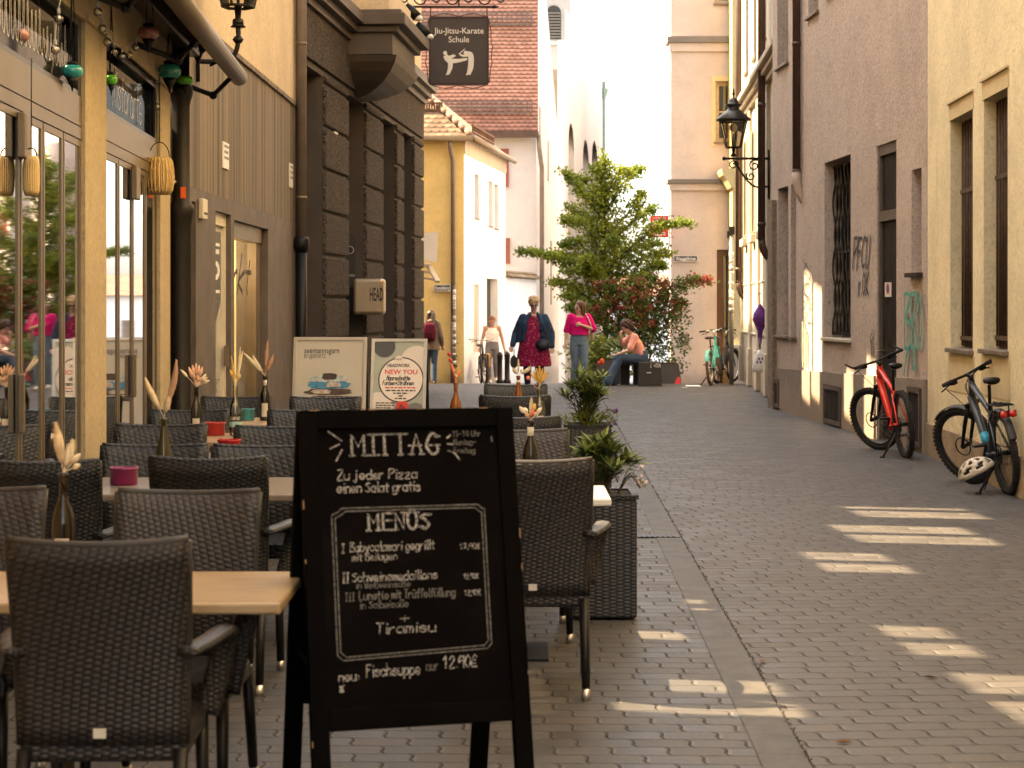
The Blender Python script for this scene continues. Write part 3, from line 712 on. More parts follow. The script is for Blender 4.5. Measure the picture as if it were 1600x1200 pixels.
# ---------------------------------------------------------------- RIGHT: yellow house
M_yel = plaster('yellow_plaster', (.80,.69,.44), dirt=.35, low=(.25,(.42,.30,.16)))
M_yel2 = surf('pale_yellow_trim', (.62,.50,.28), .85, var=.06, bump=.15)
M_sill = surf('grey_sill', (.20,.155,.12), .55, .3, var=.15, bump=.1)
M_bar = surf('rusty_bars', (.10,.062,.038), .7, .2, var=.3, scale=10, bump=.15)
FY = Fac((3.47-.047*6, -6), (3.47+.047*20.48, 20.48), -1); uy = FY.u
t = thing('yellow_house', 'pale yellow plaster house with two tall barred windows beside the parked bicycles', 'building', (4.2, 16, 0))
w1 = (uy(17.98), uy(19.14), 1.17, 3.43); w2 = (uy(16.43), uy(17.46), 1.2, 3.46)
mb = FY.wall(MB(), 0, FY.L, 0, 12, .4, [w1, w2]); mb.build('wall', M_yel, t, True)
for w_ in (w1, w2):
    mb = MB(); a, b, c, d = w_
    FY.box(mb, a-.06, b+.06, d+.0, d+.16, -.01, .006); FY.box(mb, a-.06, b+.06, d+.162, d+.185, -.01, .03); FY.box(mb, a-.1, b+.1, c-.42, c-.05, -.01, .006)
    mb.build_each('window_surround', M_yel2, t, True)
    window(FY, t, a+.004, b-.004, c+.004, d-.004, .14, M_bar, M_dglass, M_sill, 2, 1, .05, (M_bar, 9, (c+1.55, c+.1)))
mb = MB(); FY.box(mb, uy(5), FY.L, 0, .34, -.01, .025); mb.build('plinth', surf('tan_plinth', (.30,.22,.13), .9, var=.25, scale=2, streak=.5), t, True)
# ---------------------------------------------------------------- RIGHT: mauve house
M_mau = plaster('mauve_roughcast', (.50,.415,.355), dirt=.55, rough_grain=1.8)
M_ped = plaster('grey_plinth_render', (.28,.23,.185), dirt=.6, low=(.35,(.34,.26,.19)))
M_gril = surf('dark_ironwork', (.035,.026,.020), .6, .3, var=.25, bump=.1)
FM = Fac((4.43, 20.5), (4.03, 29.7), -1); um = FM.u
t = thing('mauve_house', 'mauve roughcast house with a narrow iron door and graffiti on its wall', 'building', (4.2, 25, 0))
op = dict(door=(um(21.84), um(22.8), -1, 3.48), gril=(um(24.2), um(25.8), 1.16, 3.5), nich=(um(20.72), um(21.15), 1.95, 3.08),
          f1=(um(27.8), um(28.2), 1.14, 3.36), f2=(um(28.4), um(29.25), 1.14, 3.36), up1=(um(28.4), um(29.3), 5.2, 7.2), up2=(um(26.2), um(26.9), 5.62, 7.2), up3=(um(24.6), um(25.6), 5.72, 7.4))
zd0, zd1 = .80, .62
mb = FM.wall(MB(), 0, FM.L, 0, 12, .4, list(op.values())); mb.build('wall', M_mau, t, True)
mb = MB(); segs = [(0, um(20.6)), (um(21.25), op['door'][0]-.03), (op['door'][1]+.03, um(24.6)), (um(25.75), um(28.95)), (um(29.45), FM.L)]
for a, b in segs:
    za, zb = zd0+(zd1-zd0)*a/FM.L, zd0+(zd1-zd0)*b/FM.L
    P = FM.pt; mb.add([P(a,0,.03),P(b,0,.03),P(b,zb,.03),P(a,za,.03),P(a,0,-.01),P(b,0,-.01),P(b,zb,-.01),P(a,za,-.01)], [(0,1,2,3),(3,2,6,7),(0,3,7,4),(1,5,6,2)])
for a, b, h_ in ((um(20.6), um(21.25), .70), (um(24.6), um(25.75), .54), (um(28.95), um(29.45), .47)):
    za = zd0+(zd1-zd0)*(a+b)/2/FM.L; FM.box(mb, a, b, h_, za, -.01, .03)
mb.build_each('plinth', M_ped, t, True)
mb = MB(); a, b, c, d = op['door']; a += .005; b -= .005; d -= .005
FM.box(mb, a, a+.07, .02, d, -.14, -.02); FM.box(mb, b-.07, b, .02, d, -.14, -.02); FM.box(mb, a+.07, b-.07, d-.12, d, -.14, -.02); FM.box(mb, a+.07, b-.07, 2.58, 2.70, -.14, -.02)
dr = mb.build('door', surf('grey_door_frame', (.115,.088,.066), .6, var=.15, streak=.4), t, True)
mb = MB(); FM.box(mb, a+.07, b-.07, .02, 2.58, -.13, -.08); FM.box(mb, a+.07, b-.07, 2.70, d-.12, -.13, -.08)
for i in range(9):
    q = a+.09+(b-a-.18)*i/8; FM.box(mb, q-.022, q+.022, .05, 2.56, -.079, -.055); FM.box(mb, q-.022, q+.022, 2.72, d-.13, -.079, -.055)
mb.build('leaf', M_gril, dr, True)
mb = MB(); mb.tube([FM.pt(b-.13, 1.05, -.05), FM.pt(b-.13, 1.05, .02), FM.pt(b-.24, 1.05, .02)], .012, 6); mb.build('handle', M_alu, dr, True)
wd = window(FM, t, op['gril'][0]+.004, op['gril'][1]-.004, 1.165, 3.495, .24, M_gril, M_dglass, surf('pale_sill', (.50,.43,.35), .5, var=.1), 2, 2)
mb = MB(); a, b = op['gril'][0]+.02, op['gril'][1]-.02            # woven iron lattice
for i in range(15):
    q0 = a+(b-a)*(i+.5)/15; ph = i*math.pi
    pts = [FM.pt(q0+.055*math.sin(z_*7.5+ph), 1.2+z_, -.12+.02*math.cos(z_*7.5+ph)) for z_ in [j*.07 for j in range(33)]]
    mb.tube(pts, .024, 5, flat=.5)
for z_ in (1.22, 2.3, 3.44): FM.box(mb, a-.02, b+.02, z_-.02, z_+.02, -.135, -.115)
mb.build('lattice', M_gril, wd, True)
for k_, dp in (('f1', .2), ('f2', .2), ('up1', .2), ('up2', .2), ('up3', .2)):
    a, b, c, d = op[k_]; window(FM, t, a+.004, b-.004, c+.004, d-.004, dp, M_bar, M_dglass, M_sill, 1, 2, .05, (M_bar, 5, (c+1.0,)) if k_[0] == 'f' else None)
a, b, c, d = op['nich']; mb = MB(); FM.box(mb, a, b, c, d, -.3, -.22); mb.build('niche_back', M_mau, t, True); FM.box(MB(), a-.05, b+.05, c-.05, c-.003, -.2, .07).build('niche_sill', M_gril, t, True)
for (a, b, z0, z1) in ((24.65, 25.7, .03, .53), (20.65, 21.2, .06, .69), (29.0, 29.4, .04, .46)):
    mb = MB(); a, b = um(a), um(b); FM.box(mb, a, a+.06, z0, z1, -.02, .045); FM.box(mb, b-.06, b, z0, z1, -.02, .045); FM.box(mb, a+.06, b-.06, z1-.05, z1, -.02, .045); FM.box(mb, a+.06, b-.06, z0, z0+.05, -.02, .045)
    h_ = mb.build('cellar_hatch', surf('hatch_frame', (.10,.075,.055), .8, var=.2, streak=.4), t, True)
    mb = MB(); FM.box(mb, a+.06, b-.06, z0+.05, z1-.05, -.03, .01)
    n = max(3, int((b-a)/.09))
    for i in range(n): q = a+.06+(b-a-.12)*(i+.5)/n; FM.box(mb, q-.02, q+.02, z0+.055, z1-.055, .011, .03)
    mb.build('slats', M_gril, h_, True)
# concrete pilaster at the far corner
mb = MB(); FM.box(mb, FM.L-.35, FM.L+.02, 0, 3.2, -.02, .07); mb.build('corner_pilaster', surf('rough_concrete', (.22,.165,.115), .95, var=.3, scale=14, bump=1, bscale=50, dist=.02), t, True)
# graffiti
M_gteal = surf('teal_spray', (.10,.34,.27), .8, var=.3, scale=9, bump=0); M_gblk = surf('black_spray', (.07,.055,.05), .85, var=.2, bump=0)
mb = MB(); u0 = um(21.35)
for i, ch in enumerate('BRO'):
    mt = FM.m(u0-.03-i*.25, 1.12, .034)
    for st in gl(ch): mb.ribbon(smooth([(q[0]*.055, (q[1]-2)*.085) for q in st]), .045, mt)
mb.ribbon(smooth([(.0,-.28),(.1,-.08),(.28,.04),(.42,.02),(.46,-.16),(.38,-.2),(.35,-.05)]), .05, FM.m(u0, 1.1, .034)); mb.build('graffiti', M_gteal, t, True)
mb = MB(); chalk(mb, 'PFCU', FM.m(um(24.05), 2.05, .012), 0, 0, .38, .04, .95, sl=.35, jit=1); chalk(mb, 'r.OK', FM.m(um(23.7), 1.72, .012), 0, 0, .26, .035, .55, jit=1)
chalk(mb, 'SU', FM.m(um(23.1), .9, .012), 0, 0, .4, .02, .22, jit=1); mb.build('graffiti', M_gblk, t, True)
mb = MB(); rg = random.Random(5)
for k_ in range(7): mb.ribbon(smooth([(rg.uniform(0,.7), .9*i/5+rg.uniform(-.1,.1)) for i in range(6)]), .012, FM.m(um(27.3), 1.25, .012))
mb.build('graffiti', M_gblk, t, True)
mb = MB()
for k_ in range(5): mb.ribbon([(k_*.11, rg.uniform(-.35,-.1)), (k_*.11+.02, .1), (k_*.11, rg.uniform(.2,.35))], .06, FM.m(um(27.35), 1.0, .034))
mb.build('graffiti', surf('faded_teal_spray', (.27,.29,.23), .9, var=.2, scale=8, bump=0), t, True)
t = thing('parking_sign', 'small white sign with a round red and blue no parking mark on the iron door', 'sign', FM.pt(um(22.4), 1.78, 0))
FM.box(MB(), um(22.28), um(22.58), 1.69, 1.86, -.054, -.045).build('plate', M_plq, t, True)
mb = MB(); mq = FM.m(um(22.43), 1.785, -.043); mb.prism([(.075*math.cos(a*.524), .06*math.sin(a*.524)) for a in range(12)], mq, .001); mb.build('red_disc', surf('sign_red', (.45,.03,.03), .4, bump=0), t, True)
mb = MB(); mq = FM.m(um(22.43), 1.785, -.041); mb.prism([(.05*math.cos(a*.524), .04*math.sin(a*.524)) for a in range(12)], mq, .001); mb.build('blue_disc', surf('sign_blue', (.03,.06,.25), .4, bump=0), t, True)
# brown drainpipes
M_bpipe = surf('brown_pipe', (.075,.043,.032), .45, .2, var=.15, scale=6, bump=.05)
t = thing('drainpipe', 'brown drainpipe ending in a pale elbow on the mauve wall', 'drainpipe', (4.06, 27.4, 0))
mb = MB(); mb.tube([(0,0,3.46),(0,0,12)], .058, 14); mb.build('pipe', M_bpipe, t)
MB().tube([(0,0,3.5),(0,0,3.36),(.03,0,3.22),(.10,0,3.10),(.14,.0,3.05)], .066, 14).build('elbow', surf('pale_elbow', (.42,.33,.27), .6, bump=.05), t)
for z_ in (3.48, 5.3, 7): MB().lathe([(.066,0),(.066,.05)], (0,0,z_), 14).build('clamp', M_bpipe, t)
# ---------------------------------------------------------------- RIGHT: pale classical house
M_pal = plaster('pale_plaster', (.52,.46,.37), dirt=.35, rough_grain=.4, low=(.35,(.40,.30,.19)))
M_pal2 = surf('cream_stucco', (.49,.42,.32), .8, var=.08, bump=.1, streak=.35)
FP = Fac((4.25, 29.72), (4.88, 41), -1); up_ = FP.u
t = thing('pale_stucco_house', 'pale stucco house with pilasters and brown drainpipes behind the wall lantern', 'building', (4.6, 36, 0))
pw = [(up_(a), up_(b), 3.0, 4.9) for a, b in ((33.8,34.6),(36.2,37.0),(38.5,39.3))]+[(up_(a), up_(b), 6.3, 8) for a, b in ((33.8,34.6),(36.2,37.0),(38.5,39.3))]
mb = FP.wall(MB(), 0, FP.L, 0, 12.5, .4, pw); mb.build('wall', M_pal, t, True)
for o_ in pw: window(FP, t, o_[0]+.004, o_[1]-.004, o_[2]+.004, o_[3]-.004, .15, M_pal2, M_dglass, M_sill, 1, 2, .06)
mb = MB()
for Y_ in (33.2, 35.4, 37.6, 40.2):
    FP.box(mb, up_(Y_)-.2, up_(Y_)+.2, .02, 5.4, -.02, .06); FP.box(mb, up_(Y_)-.24, up_(Y_)+.24, .02, .75, -.02, .09)
mb.build_each('pilaster', M_pal2, t, True, bevel=.01)
mb = MB()
for i, (z0, z1, o1) in enumerate(((5.42,5.52,.08),(5.522,5.62,.16),(5.622,5.72,.24),(1.02,1.06,.03),(2.0,2.03,.02))): FP.box(mb, 0, FP.L, z0, z1, -.02, o1)
for Y_ in (33.8, 36.2, 38.5):
    FP.box(mb, up_(Y_)-.12, up_(Y_)+.92, 2.78, 2.93, -.02, .12); FP.box(mb, up_(Y_)-.08, up_(Y_)+.0, 2.96, 4.95, -.02, .05); FP.box(mb, up_(Y_)+.8, up_(Y_)+.88, 2.96, 4.95, -.02, .05)
mb.build_each('string_course', M_pal2, t, True, bevel=.01)
for (px_, Y_, z0, lab) in ((1190, 33.0, 2.45, 'brown drainpipe beside the wall lantern bracket'), (1154, 40.0, 1.8, 'brown drainpipe at the far end of the pale stucco house')):
    p = ap(px_, 476, Y_); p.z = 0
    t = thing('drainpipe', lab, 'drainpipe', p)
    mb = MB(); mb.tube([(0,0,z0+.25),(0,0,12)], .065, 14); mb.tube([(0,0,z0+.3),(.01,0,z0+.15),(.06,.0,z0+.03),(.12,0,z0-.05)], .065, 12); mb.build('pipe', M_bpipe, t)
    for z_ in (z0+.5, 5): MB().lathe([(.075,0),(.075,.07)], (0,0,z_), 14).build('clamp', M_bpipe, t)
# ochre annexe at the end
t = thing('ochre_annexe', 'narrow ochre house end with a curved cornice between drainpipe and cream house', 'building', (5.2, 43.2, zg(43.2)))
M_och = plaster('ochre_wall', (.58,.44,.22), dirt=.25, low=(.0,(.3,.25,.2)))
mb = MB(); mb.bb(4.96, 6.5, 43.2, 46, -.5, 13); mb.build('wall', M_och, t, True)
mb = MB(); mb.bb(4.93, 6.5, 43.12, 43.21, -.5, .62); mb.build('plinth', M_ped, t, True); mb = MB(); mb.bb(4.90, 6.5, 43.08, 43.22, .63, .70); mb.build('ledge', M_pal2, t, True)
mb = MB(); pr_ = [(0,4.2),(.06,4.22),(.10,4.3),(.16,4.42),(.24,4.5),(.27,4.58),(.27,4.64),(0,4.66)]
mb.prism([(-q[0], q[1]) for q in pr_], Matrix(((1,0,0,4.96),(0,0,1,42.9),(0,1,0,0),(0,0,0,1))), 1.0); mb.build('cornice', M_och, t, True)
# cream corner house
M_cre = plaster('cream_plaster', (.55,.465,.42), dirt=.12, rough_grain=.5)
t = thing('cream_house', 'tall cream plaster house with grey string courses and a brown shop door', 'building', (4.2, 44, zg(44)))
FC = Fac((7.0, 44.0), (3.64, 44.0), -1)
FC.o = Vector((0,-1,0)); ux = lambda px_: (7.0-(px_-800)*44/FPX)
dop = (ux(1146), ux(1120), -1, 2.86); wop = (ux(1150), ux(1118), 5.33, 6.72)
FCw = FC.wall(MB(), 0, 3.36, -.6, 14, .4, [dop, wop, (ux(1160), ux(1117), 8.5, 10)]); 
FCw.add([(3.64,44,-.6),(4.4,51.5,-.6),(4.4,51.5,14),(3.64,44,14)], [(0,1,2,3)]); FCw.build('wall', M_cre, t, True)
mb = MB()
for z0, z1 in ((4.38,4.47),(7.6,7.74)):
    FC.box(mb, 0, 3.36+.08, z0, z1, -.02, .10); mb.bb(3.56, 3.66, 44.0, 44.6, z0, z1)
mb.build_each('string_course', surf('grey_course', (.17,.15,.135), .7, var=.1), t, True)
mb = MB()
for z0, z1 in ((4.22,4.375),(7.4,7.595)): FC.box(mb, 0, 3.36+.04, z0, z1, -.02, .05)
mb.build_each('moulding', M_cre, t, True)
M_dbr = surf('brown_door_wood', (.11,.05,.028), .45, var=.15, scale=4, sx=(1,1,.2), bump=.1)
a, b = dop[0]+.005, dop[1]-.005
mb = MB(); FC.box(mb, b-.14, b, -.3, 2.85, -.2, -.05); FC.box(mb, a, a+.1, -.3, 2.85, -.2, -.05); FC.box(mb, a+.1, b-.14, 2.72, 2.85, -.2, -.05); FC.box(mb, a+.1, b-.14, .5, .62, -.2, -.05)
d_ = mb.build('door', M_dbr, t, True); FC.box(MB(), a+.09, b-.13, .61, 2.73, -.16, -.13).build('pane', M_dglass, d_, True); FC.box(MB(), a+.09, b-.13, -.3, .51, -.17, -.12).build('panel', surf('ochre_panel', (.45,.28,.10), .6), d_, True)
window(FC, t, wop[0]+.004, wop[1]-.004, wop[2]+.004, wop[3]-.004, .12, surf('cream_frame', (.60,.45,.26), .5, bump=0), M_dglass, M_sill, 1, 2, .09)
mb = MB(); a, b, c, d = wop; FC.box(mb, b+.0, b+.10, c-.1, d+.12, -.01, .012); FC.box(mb, a-.2, b, d, d+.12, -.01, .012); mb.build_each('window_surround', M_yel2, t, True)
window(FC, t, ux(1159), ux(1118), 8.504, 9.99, .12, M_pal2, M_dglass, M_sill, 1, 2, .09)
p = ap(932/4.444+860, 582/4.444+400, 43.98); 
t = thing('wall_grille', 'small grey ventilation plate low on the cream house beside the bush', 'grille', (ap(1070,530,43.98).x, 43.98, .8))
mb = MB(); mb.bb(-.09, .09, -.03, -.003, -.13, .13); mb.build('plate', M_sill, t); MB().bb(-.05,.05,-.036,-.031,-.02,.04).build('badge', M_plq, t)
def street_sign(px0, px1, py0, py1, Y, s, label, w_):
    a = ap(px0, py0, Y); b = ap(px1, py1, Y)
    t_ = thing('street_sign', label, 'street sign', ((a.x+b.x)/2, Y, (a.z+b.z)/2)); ww = (b.x-a.x)/2; hh = (a.z-b.z)/2
    MB().bb(-ww, ww, -.03, -.005, -hh, hh).build('plate', surf('plate_blue', (.035,.032,.06), .35, bump=0), t_)
    mb = MB()
    for x0, x1, z0, z1 in ((-ww,ww,hh-.012,hh),(-ww,ww,-hh,-hh+.012),(-ww,-ww+.012,-hh+.012,hh-.012),(ww-.012,ww,-hh+.012,hh-.012)): mb.bb(x0, x1, -.034, -.028, z0, z1)
    mb.build('rim', M_plq, t_)
    mb = MB(); text(mb, s, fm((0,-.036,-.038), (1,0,0), (0,0,1)), hh*1.65, w_, bold=.012); mb.build('lettering', M_white, t_); return t_
street_sign(1052.5, 1090, 399.5, 408.5, 43.98, 'Waaggäßchen', 'dark blue street sign reading Waaggäßchen on the cream house', .46)
# red hanging shop sign
M_red = surf('sign_red_paint', (.62,.028,.02), .5, var=.05, bump=0)
a = ap(1016, 338, 43.6); b = ap(1044.5, 370, 43.6)
t = thing('hanging_sign', 'small red square sign reading MILLE hung from the cream house corner', 'sign', ((a.x+b.x)/2, 43.6, (a.z+b.z)/2)); ww = (b.x-a.x)/2; hh = (a.z-b.z)/2
MB().bb(-ww, ww, -.02, .02, -hh, hh).build('panel', M_red, t, bevel=.004)
mb = MB(); mq = fm((0,-.0215,-.02), (1,0,0), (0,0,1)); text(mb, 'MILLE', mq, .24, .31, bold=.02); text(mb, 'RISTORANTE', fm((0,-.0215,.175),(1,0,0),(0,0,1)), .045, .28); chalk(mb, 'Miglia', fm((-.14,-.0215,-.19),(1,0,0),(0,0,1)), 0, 0, .1, .016, .28); mb.build('lettering', M_white, t)
mb = MB(); mb.tube([(-ww-.04,0,hh+.008),(ww+.12,0,hh+.008)], .008, 6); mb.tube([(-ww,0,-hh-.008),(ww+.12,0,-hh-.008)], .008, 6); mb.tube([(ww+.03,0,hh+.42),(ww+.03,0,-hh-.2)], .012, 6)
mb.ell((ww+.11,0,hh+.008), (.02,.02,.02), 8, 5); mb.ell((ww+.05,.1,-hh-.2), (.03,.03,.03), 8, 5); mb.build('bracket', M_iron, t)
# ---------------------------------------------------------------- wall lanterns
M_lg = glass_mat('lantern_glass', (.9,.88,.8), .06); M_glow = Mat('opal_bulb', .3); M_glow.color((.80,.62,.36)); M_glow = M_glow.m
def lantern(label, loc, side, arm):
    """lantern head with its base at loc; the arm runs to the wall on the given side"""
    t = thing('wall_lantern', label, 'lantern', loc, 0, 'old wall lanterns')
    mb = MB(); mb.lathe([(.30,.62),(.305,.645),(.12,.80),(.10,.82),(.095,.86),(.14,.885),(.145,.90),(.09,.915),(.085,.95),(.06,1.0),(.02,1.02),(.015,1.05),(.03,1.08),(.012,1.12),(.02,1.14),(.004,1.18)], n=20)
    mb.build('roof', surf('lantern_metal', (.05,.047,.043), .35, .5, var=.2, bump=.05), t)
    mb = MB()
    for i in range(6):
        a = i*math.pi/3+.26; c, s_ = math.cos(a), math.sin(a); mb.beam((.14*c,.14*s_,.16), (.25*c,.25*s_,.62), .018, .018)
    mb.tube([(.14*math.cos(i*math.pi/3+.26), .14*math.sin(i*math.pi/3+.26), .16) for i in range(6)], .014, 6, closed=True); mb.tube([(.25*math.cos(i*math.pi/3+.26), .25*math.sin(i*math.pi/3+.26), .61) for i in range(6)], .014, 6, closed=True)
    mb.tube([(0,0,0),(0,0,.04),(0,0,.06),(0,0,.17)], [.05,.05,.025,.035], 10); mb.tube([(0,0,.16),(0,0,.40)], .014, 8); mb.build('frame', M_iron, t)
    mb = MB(); n = 6; vs = []
    for r_, z_ in ((.137,.165),(.247,.61)):
        for i in range(6): a = i*math.pi/3+.26; vs.append((r_*math.cos(a), r_*math.sin(a), z_))
    mb.add(vs, [(i, (i+1) % 6, 6+(i+1) % 6, 6+i) for i in range(6)]); mb.build('glass', M_lg, t)
    mb = MB(); mb.ell((0,0,.50), (.07,.07,.075), 12, 8); mb.build('bulb', M_glow, t)
    return t
M_scroll = M_iron
def scroll(mb, c, r0, turns, ph, s=1):
    mb.tube([(c[0]+s*(r0*(1-.75*i/24))*math.cos(ph+turns*6.283*i/24), c[1], c[2]+(r0*(1-.75*i/24))*math.sin(ph+turns*6.283*i/24)) for i in range(25)], .014, 5)
lw = ap(1146, 245, 33.0)
wx = FP.pt(up_(33.0), 0, 0).x
t = lantern('black hexagonal lantern on a scrolled bracket on the right hand pale house', lw, 1, wx-lw.x)
L_ = wx-lw.x; mb = MB(); mb.tube([(-.15,0,-.03),(L_,0,-.03)], .022, 8); mb.ell((-.16,0,-.03), (.035,.035,.035), 8, 6)
mb.tube(smooth([(0.05,-.1),(.12,-.22),(.25,-.42),(.4,-.52),(L_,-.50)], 6) and [(q[0],0,q[1]) for q in smooth([(0.02,-.08),(.12,-.24),(.25,-.42),(.4,-.52),(L_,-.50)], 6)], .018, 6)
scroll(mb, (0.0,0,-.14), .085, 1.3, 0); scroll(mb, (.36,0,-.15), .10, 1.3, 1); scroll(mb, (.30,0,-.33), .08, 1.2, 2.4); mb.tube([(L_-.02,0,.12),(L_-.02,0,-.72)], .02, 6)
mb.build('bracket', M_iron, t)
lw = ap(372, 78, 16.9)
t = lantern('black lantern on a plain curved bracket above the striped stone band on the left', lw+Vector((0,0,.22)), -1, .4)
mb = MB(); wl_ = F2.pt(u2(16.9), 0, 0).x-lw.x
mb.tube([(q[0],0,q[1]-.2) for q in smooth([(0,.2),(0,.05),(-.03,-.06),(-.10,-.12),(wl_,-.12)], 6)], .022, 8); mb.tube([(wl_+.12,0,-.36),(-.13,0,-.30)], .012, 6); mb.lathe([(.07,-.02),(.03,.02),(.045,.05)], (0,0,0), 12); mb.lathe([(.03,-.16),(.05,-.13),(.03,-.1)], (0,0,0), 10)
mb.tube([(wl_+.01,0,-.5),(wl_+.01,0,-.1)], .025, 6); mb.build('bracket', M_iron, t)
# ---------------------------------------------------------------- hanging karate sign
M_sgn = surf('sign_brown', (.045,.033,.030), .5, var=.1, bump=.05)
a = ap(673, 29, 31); b = ap(761, 130, 31); ww = (b.x-a.x)/2; hh = (a.z-b.z)/2
t = thing('hanging_sign', 'black hanging sign reading Jiu-Jitsu-Karate Schule with two white fighters', 'sign', ((a.x+b.x)/2, 31, (a.z+b.z)/2))
MB().bb(-ww, ww, -.025, .025, -hh, hh).build('panel', M_sgn, t)
mb = MB()
for x0, x1, z0, z1 in ((-ww-.02,ww+.02,hh,hh+.03),(-ww-.02,ww+.02,-hh-.03,-hh),(-ww-.03,-ww,-hh,hh),(ww,ww+.03,-hh,hh)): mb.bb(x0, x1, -.035, .035, z0, z1)
for sx_ in (-1, 1):
    mb.tube([(sx_*(ww+.03+.05*math.sin(math.pi*i/14)*(1+.25*math.sin(i*1.8))), 0, -hh+2*hh*i/14) for i in range(15)], .008, 5)
    mb.tube([(sx_*(ww-.0), 0, hh), (sx_*(ww-.0), 0, hh+.18)], .010, 5)
    mb.tube([(2*ww*(i/12-.5)*.96, 0, sx_*(hh+.03+.05*abs(math.sin(math.pi*i/6)))) for i in range(13)], .007, 5)
wallx = F3.pt(u3(31), 0, 0).x-t.location.x
mb.tube([(wallx,0,hh+.19),(ww+.12,0,hh+.19)], .02, 6); mb.tube([(ww+.1,0,hh+.19),(ww+.2,0,hh+.19)], [.035,.004], 8); mb.tube([(wallx,0,hh+.62),(0,0,hh+.62)], .012, 5)
mb.tube([(wallx,0,hh-.3),(wallx+.5,0,hh+.19)], .014, 6); mb.tube([(0,0,hh+.19),(0,0,hh+.65)], .014, 5)
for i in range(7): scroll(mb, (wallx+.35+i*.26, 0, hh+.19+.13), .11, 1.1, 3.14 if i % 2 else 0)
mb.build('bracket', surf('wrought_iron', (.035,.02,.02), .5, .3, bump=.05), t)
mb = MB(); text(mb, 'Jiu-Jitsu-Karate', fm((0,-.027,hh-.245), (1,0,0), (0,0,1)), .135, .80, bold=.006); text(mb, 'Schule', fm((-.0,-.027,hh-.385), (1,0,0), (0,0,1)), .135, .33, bold=.006); mb.build('lettering', M_plq, t)
mq = fm((0,-.0275,0), (1,0,0), (0,0,1)); mb = MB()
KX = lambda q: ((q[0]-388)/216*ww, -(q[1]-400)/250*hh)
def fat(pts, ws):
    pts = [Vector(KX(q)) for q in smooth(pts)]; n = len(pts); L_ = []; R_ = []
    for i, p in enumerate(pts):
        d = pts[min(i+1, n-1)]-pts[max(i-1, 0)]; d.normalize(); k_ = i/(n-1)*(len(ws)-1); a = int(min(k_, len(ws)-2)); wv = (ws[a]+(ws[a+1]-ws[a])*(k_-a))*ww/216/2
        L_.append(p+Vector((-d.y, d.x))*wv); R_.append(p-Vector((-d.y, d.x))*wv)
    zq = .0004*(fat.n % 7); fat.n += 1
    for i in range(n-1): mb.add([(*L_[i], zq), (*R_[i], zq), (*R_[i+1], zq), (*L_[i+1], zq)], [(0,1,2,3)], False, mq)
fat.n = 0
def dot(c, r_): mb.add([(KX(c)[0]+r_*ww/216*math.cos(a*.52), KX(c)[1]+r_*ww/216*1.1*math.sin(a*.52), .0032) for a in range(12)], [tuple(range(12))], False, mq)
dot((283,418), 15); fat([(284,436),(300,462),(326,482)], [34,44,40]); fat([(322,480),(380,478),(452,464)], [40,28,16]); fat([(322,478),(322,530),(304,582)], [40,34,20]); fat([(304,578),(290,586)], [12,8]); fat([(296,444),(330,452),(362,436)], [20,14,10]); fat([(302,450),(336,440),(346,428)], [18,12,9])
dot((440,418), 16); fat([(440,420),(474,430),(484,478)], [24,44,40]); fat([(482,474),(478,530),(462,584)], [42,42,28]); fat([(460,580),(444,586)], [12,9]); fat([(462,432),(424,440),(396,430)], [22,16,10]); fat([(388,428),(434,386)], [7,5])
mb.build('fighters', M_plq, t)
# ---------------------------------------------------------------- far end: yellow hipped house
M_ochf = plaster('ochre_front', (.74,.53,.21), dirt=.3, rough_grain=.6, low=(.1,(.40,.27,.12)))
M_whf = plaster('white_side_wall', (.86,.87,.89), var=.03, dirt=.03, rough_grain=.4)
M_tile = roof_tiles('old_roof_tiles', (.155,.10,.066), .19, .12); M_tile_lit = roof_tiles('old_roof_tiles_lit', (.30,.235,.165), .19, .12, ax='y')  # same tile twice: sunlight on the side slope painted as a lighter colour
yb = zg(46)-.3; A = (-1.15, 46.0); B = (-.18, 52.9); ez = 5.62
t = thing('hipped_roof_house', 'ochre house with a white side wall and hipped tile roof', 'building', (-1.15, 46, zg(46)))
FH = Fac(A, B, 1); L = FH.L
sw = [(FH.upx(a), FH.upx(b), z0, z1) for a, b, z0, z1 in ((741.5,748.5,3.75,4.85),(763.5,770,3.65,4.82),(772.5,779,3.62,4.8),(740.5,748.5,.4,2.1),(760.5,778,-.6,2.28))]
mb = FH.wall(MB(), 0, L, yb, ez, .45, sw); mb.build('side_wall', M_whf, t, True)
mb = MB(); mb.add([(-9,46,yb),(-1.15,46,yb),(-1.15,46,ez),(-9,46,ez)], [(0,1,2,3)]); mb.add([(-9,52.9,yb),(-.18,52.9,yb),(-.18,52.9,ez),(-9,52.9,ez)], [(0,1,2,3)]); mb.build_each('front_wall', M_ochf, t, True)
mb = MB(); FH.box(mb, 0, L, 5.22, 5.6, -.01, .03); mb.build('eaves_board', M_pal2, t, True)
for o_ in sw[:3]: window(FH, t, o_[0]+.01, o_[1]-.01, o_[2]+.01, o_[3]-.01, .25, M_pal2, M_dglass, M_sill, 1, 1, .05, proud=.02)
FH.box(MB(), sw[3][0]+.01, sw[3][1]-.01, sw[3][2], sw[3][3], -.3, -.06).build('blind_niche', M_pal2, t, True)
FH.box(MB(), sw[4][0]+.01, sw[4][1]-.01, -.5, 2.27, -.4, -.2).build('side_door', M_ink, t, True)
mb = MB(); c_ = Vector((-4.6,49.45,9.1)); o1 = Vector((-.93,45.75,ez-.06)); o2 = Vector((.08,53.15,ez-.06)); o3 = Vector((-10,45.75,ez-.06)); o4 = Vector((-10,53.15,ez-.06)); c2 = Vector((-10,49.45,9.1))
mb.add([o3,o1,c_,c2], [(0,1,2,3)]); mb.add([o4,o2,c_,c2], [(0,1,2,3)]); rf = mb.build('roof', M_tile, t, True)
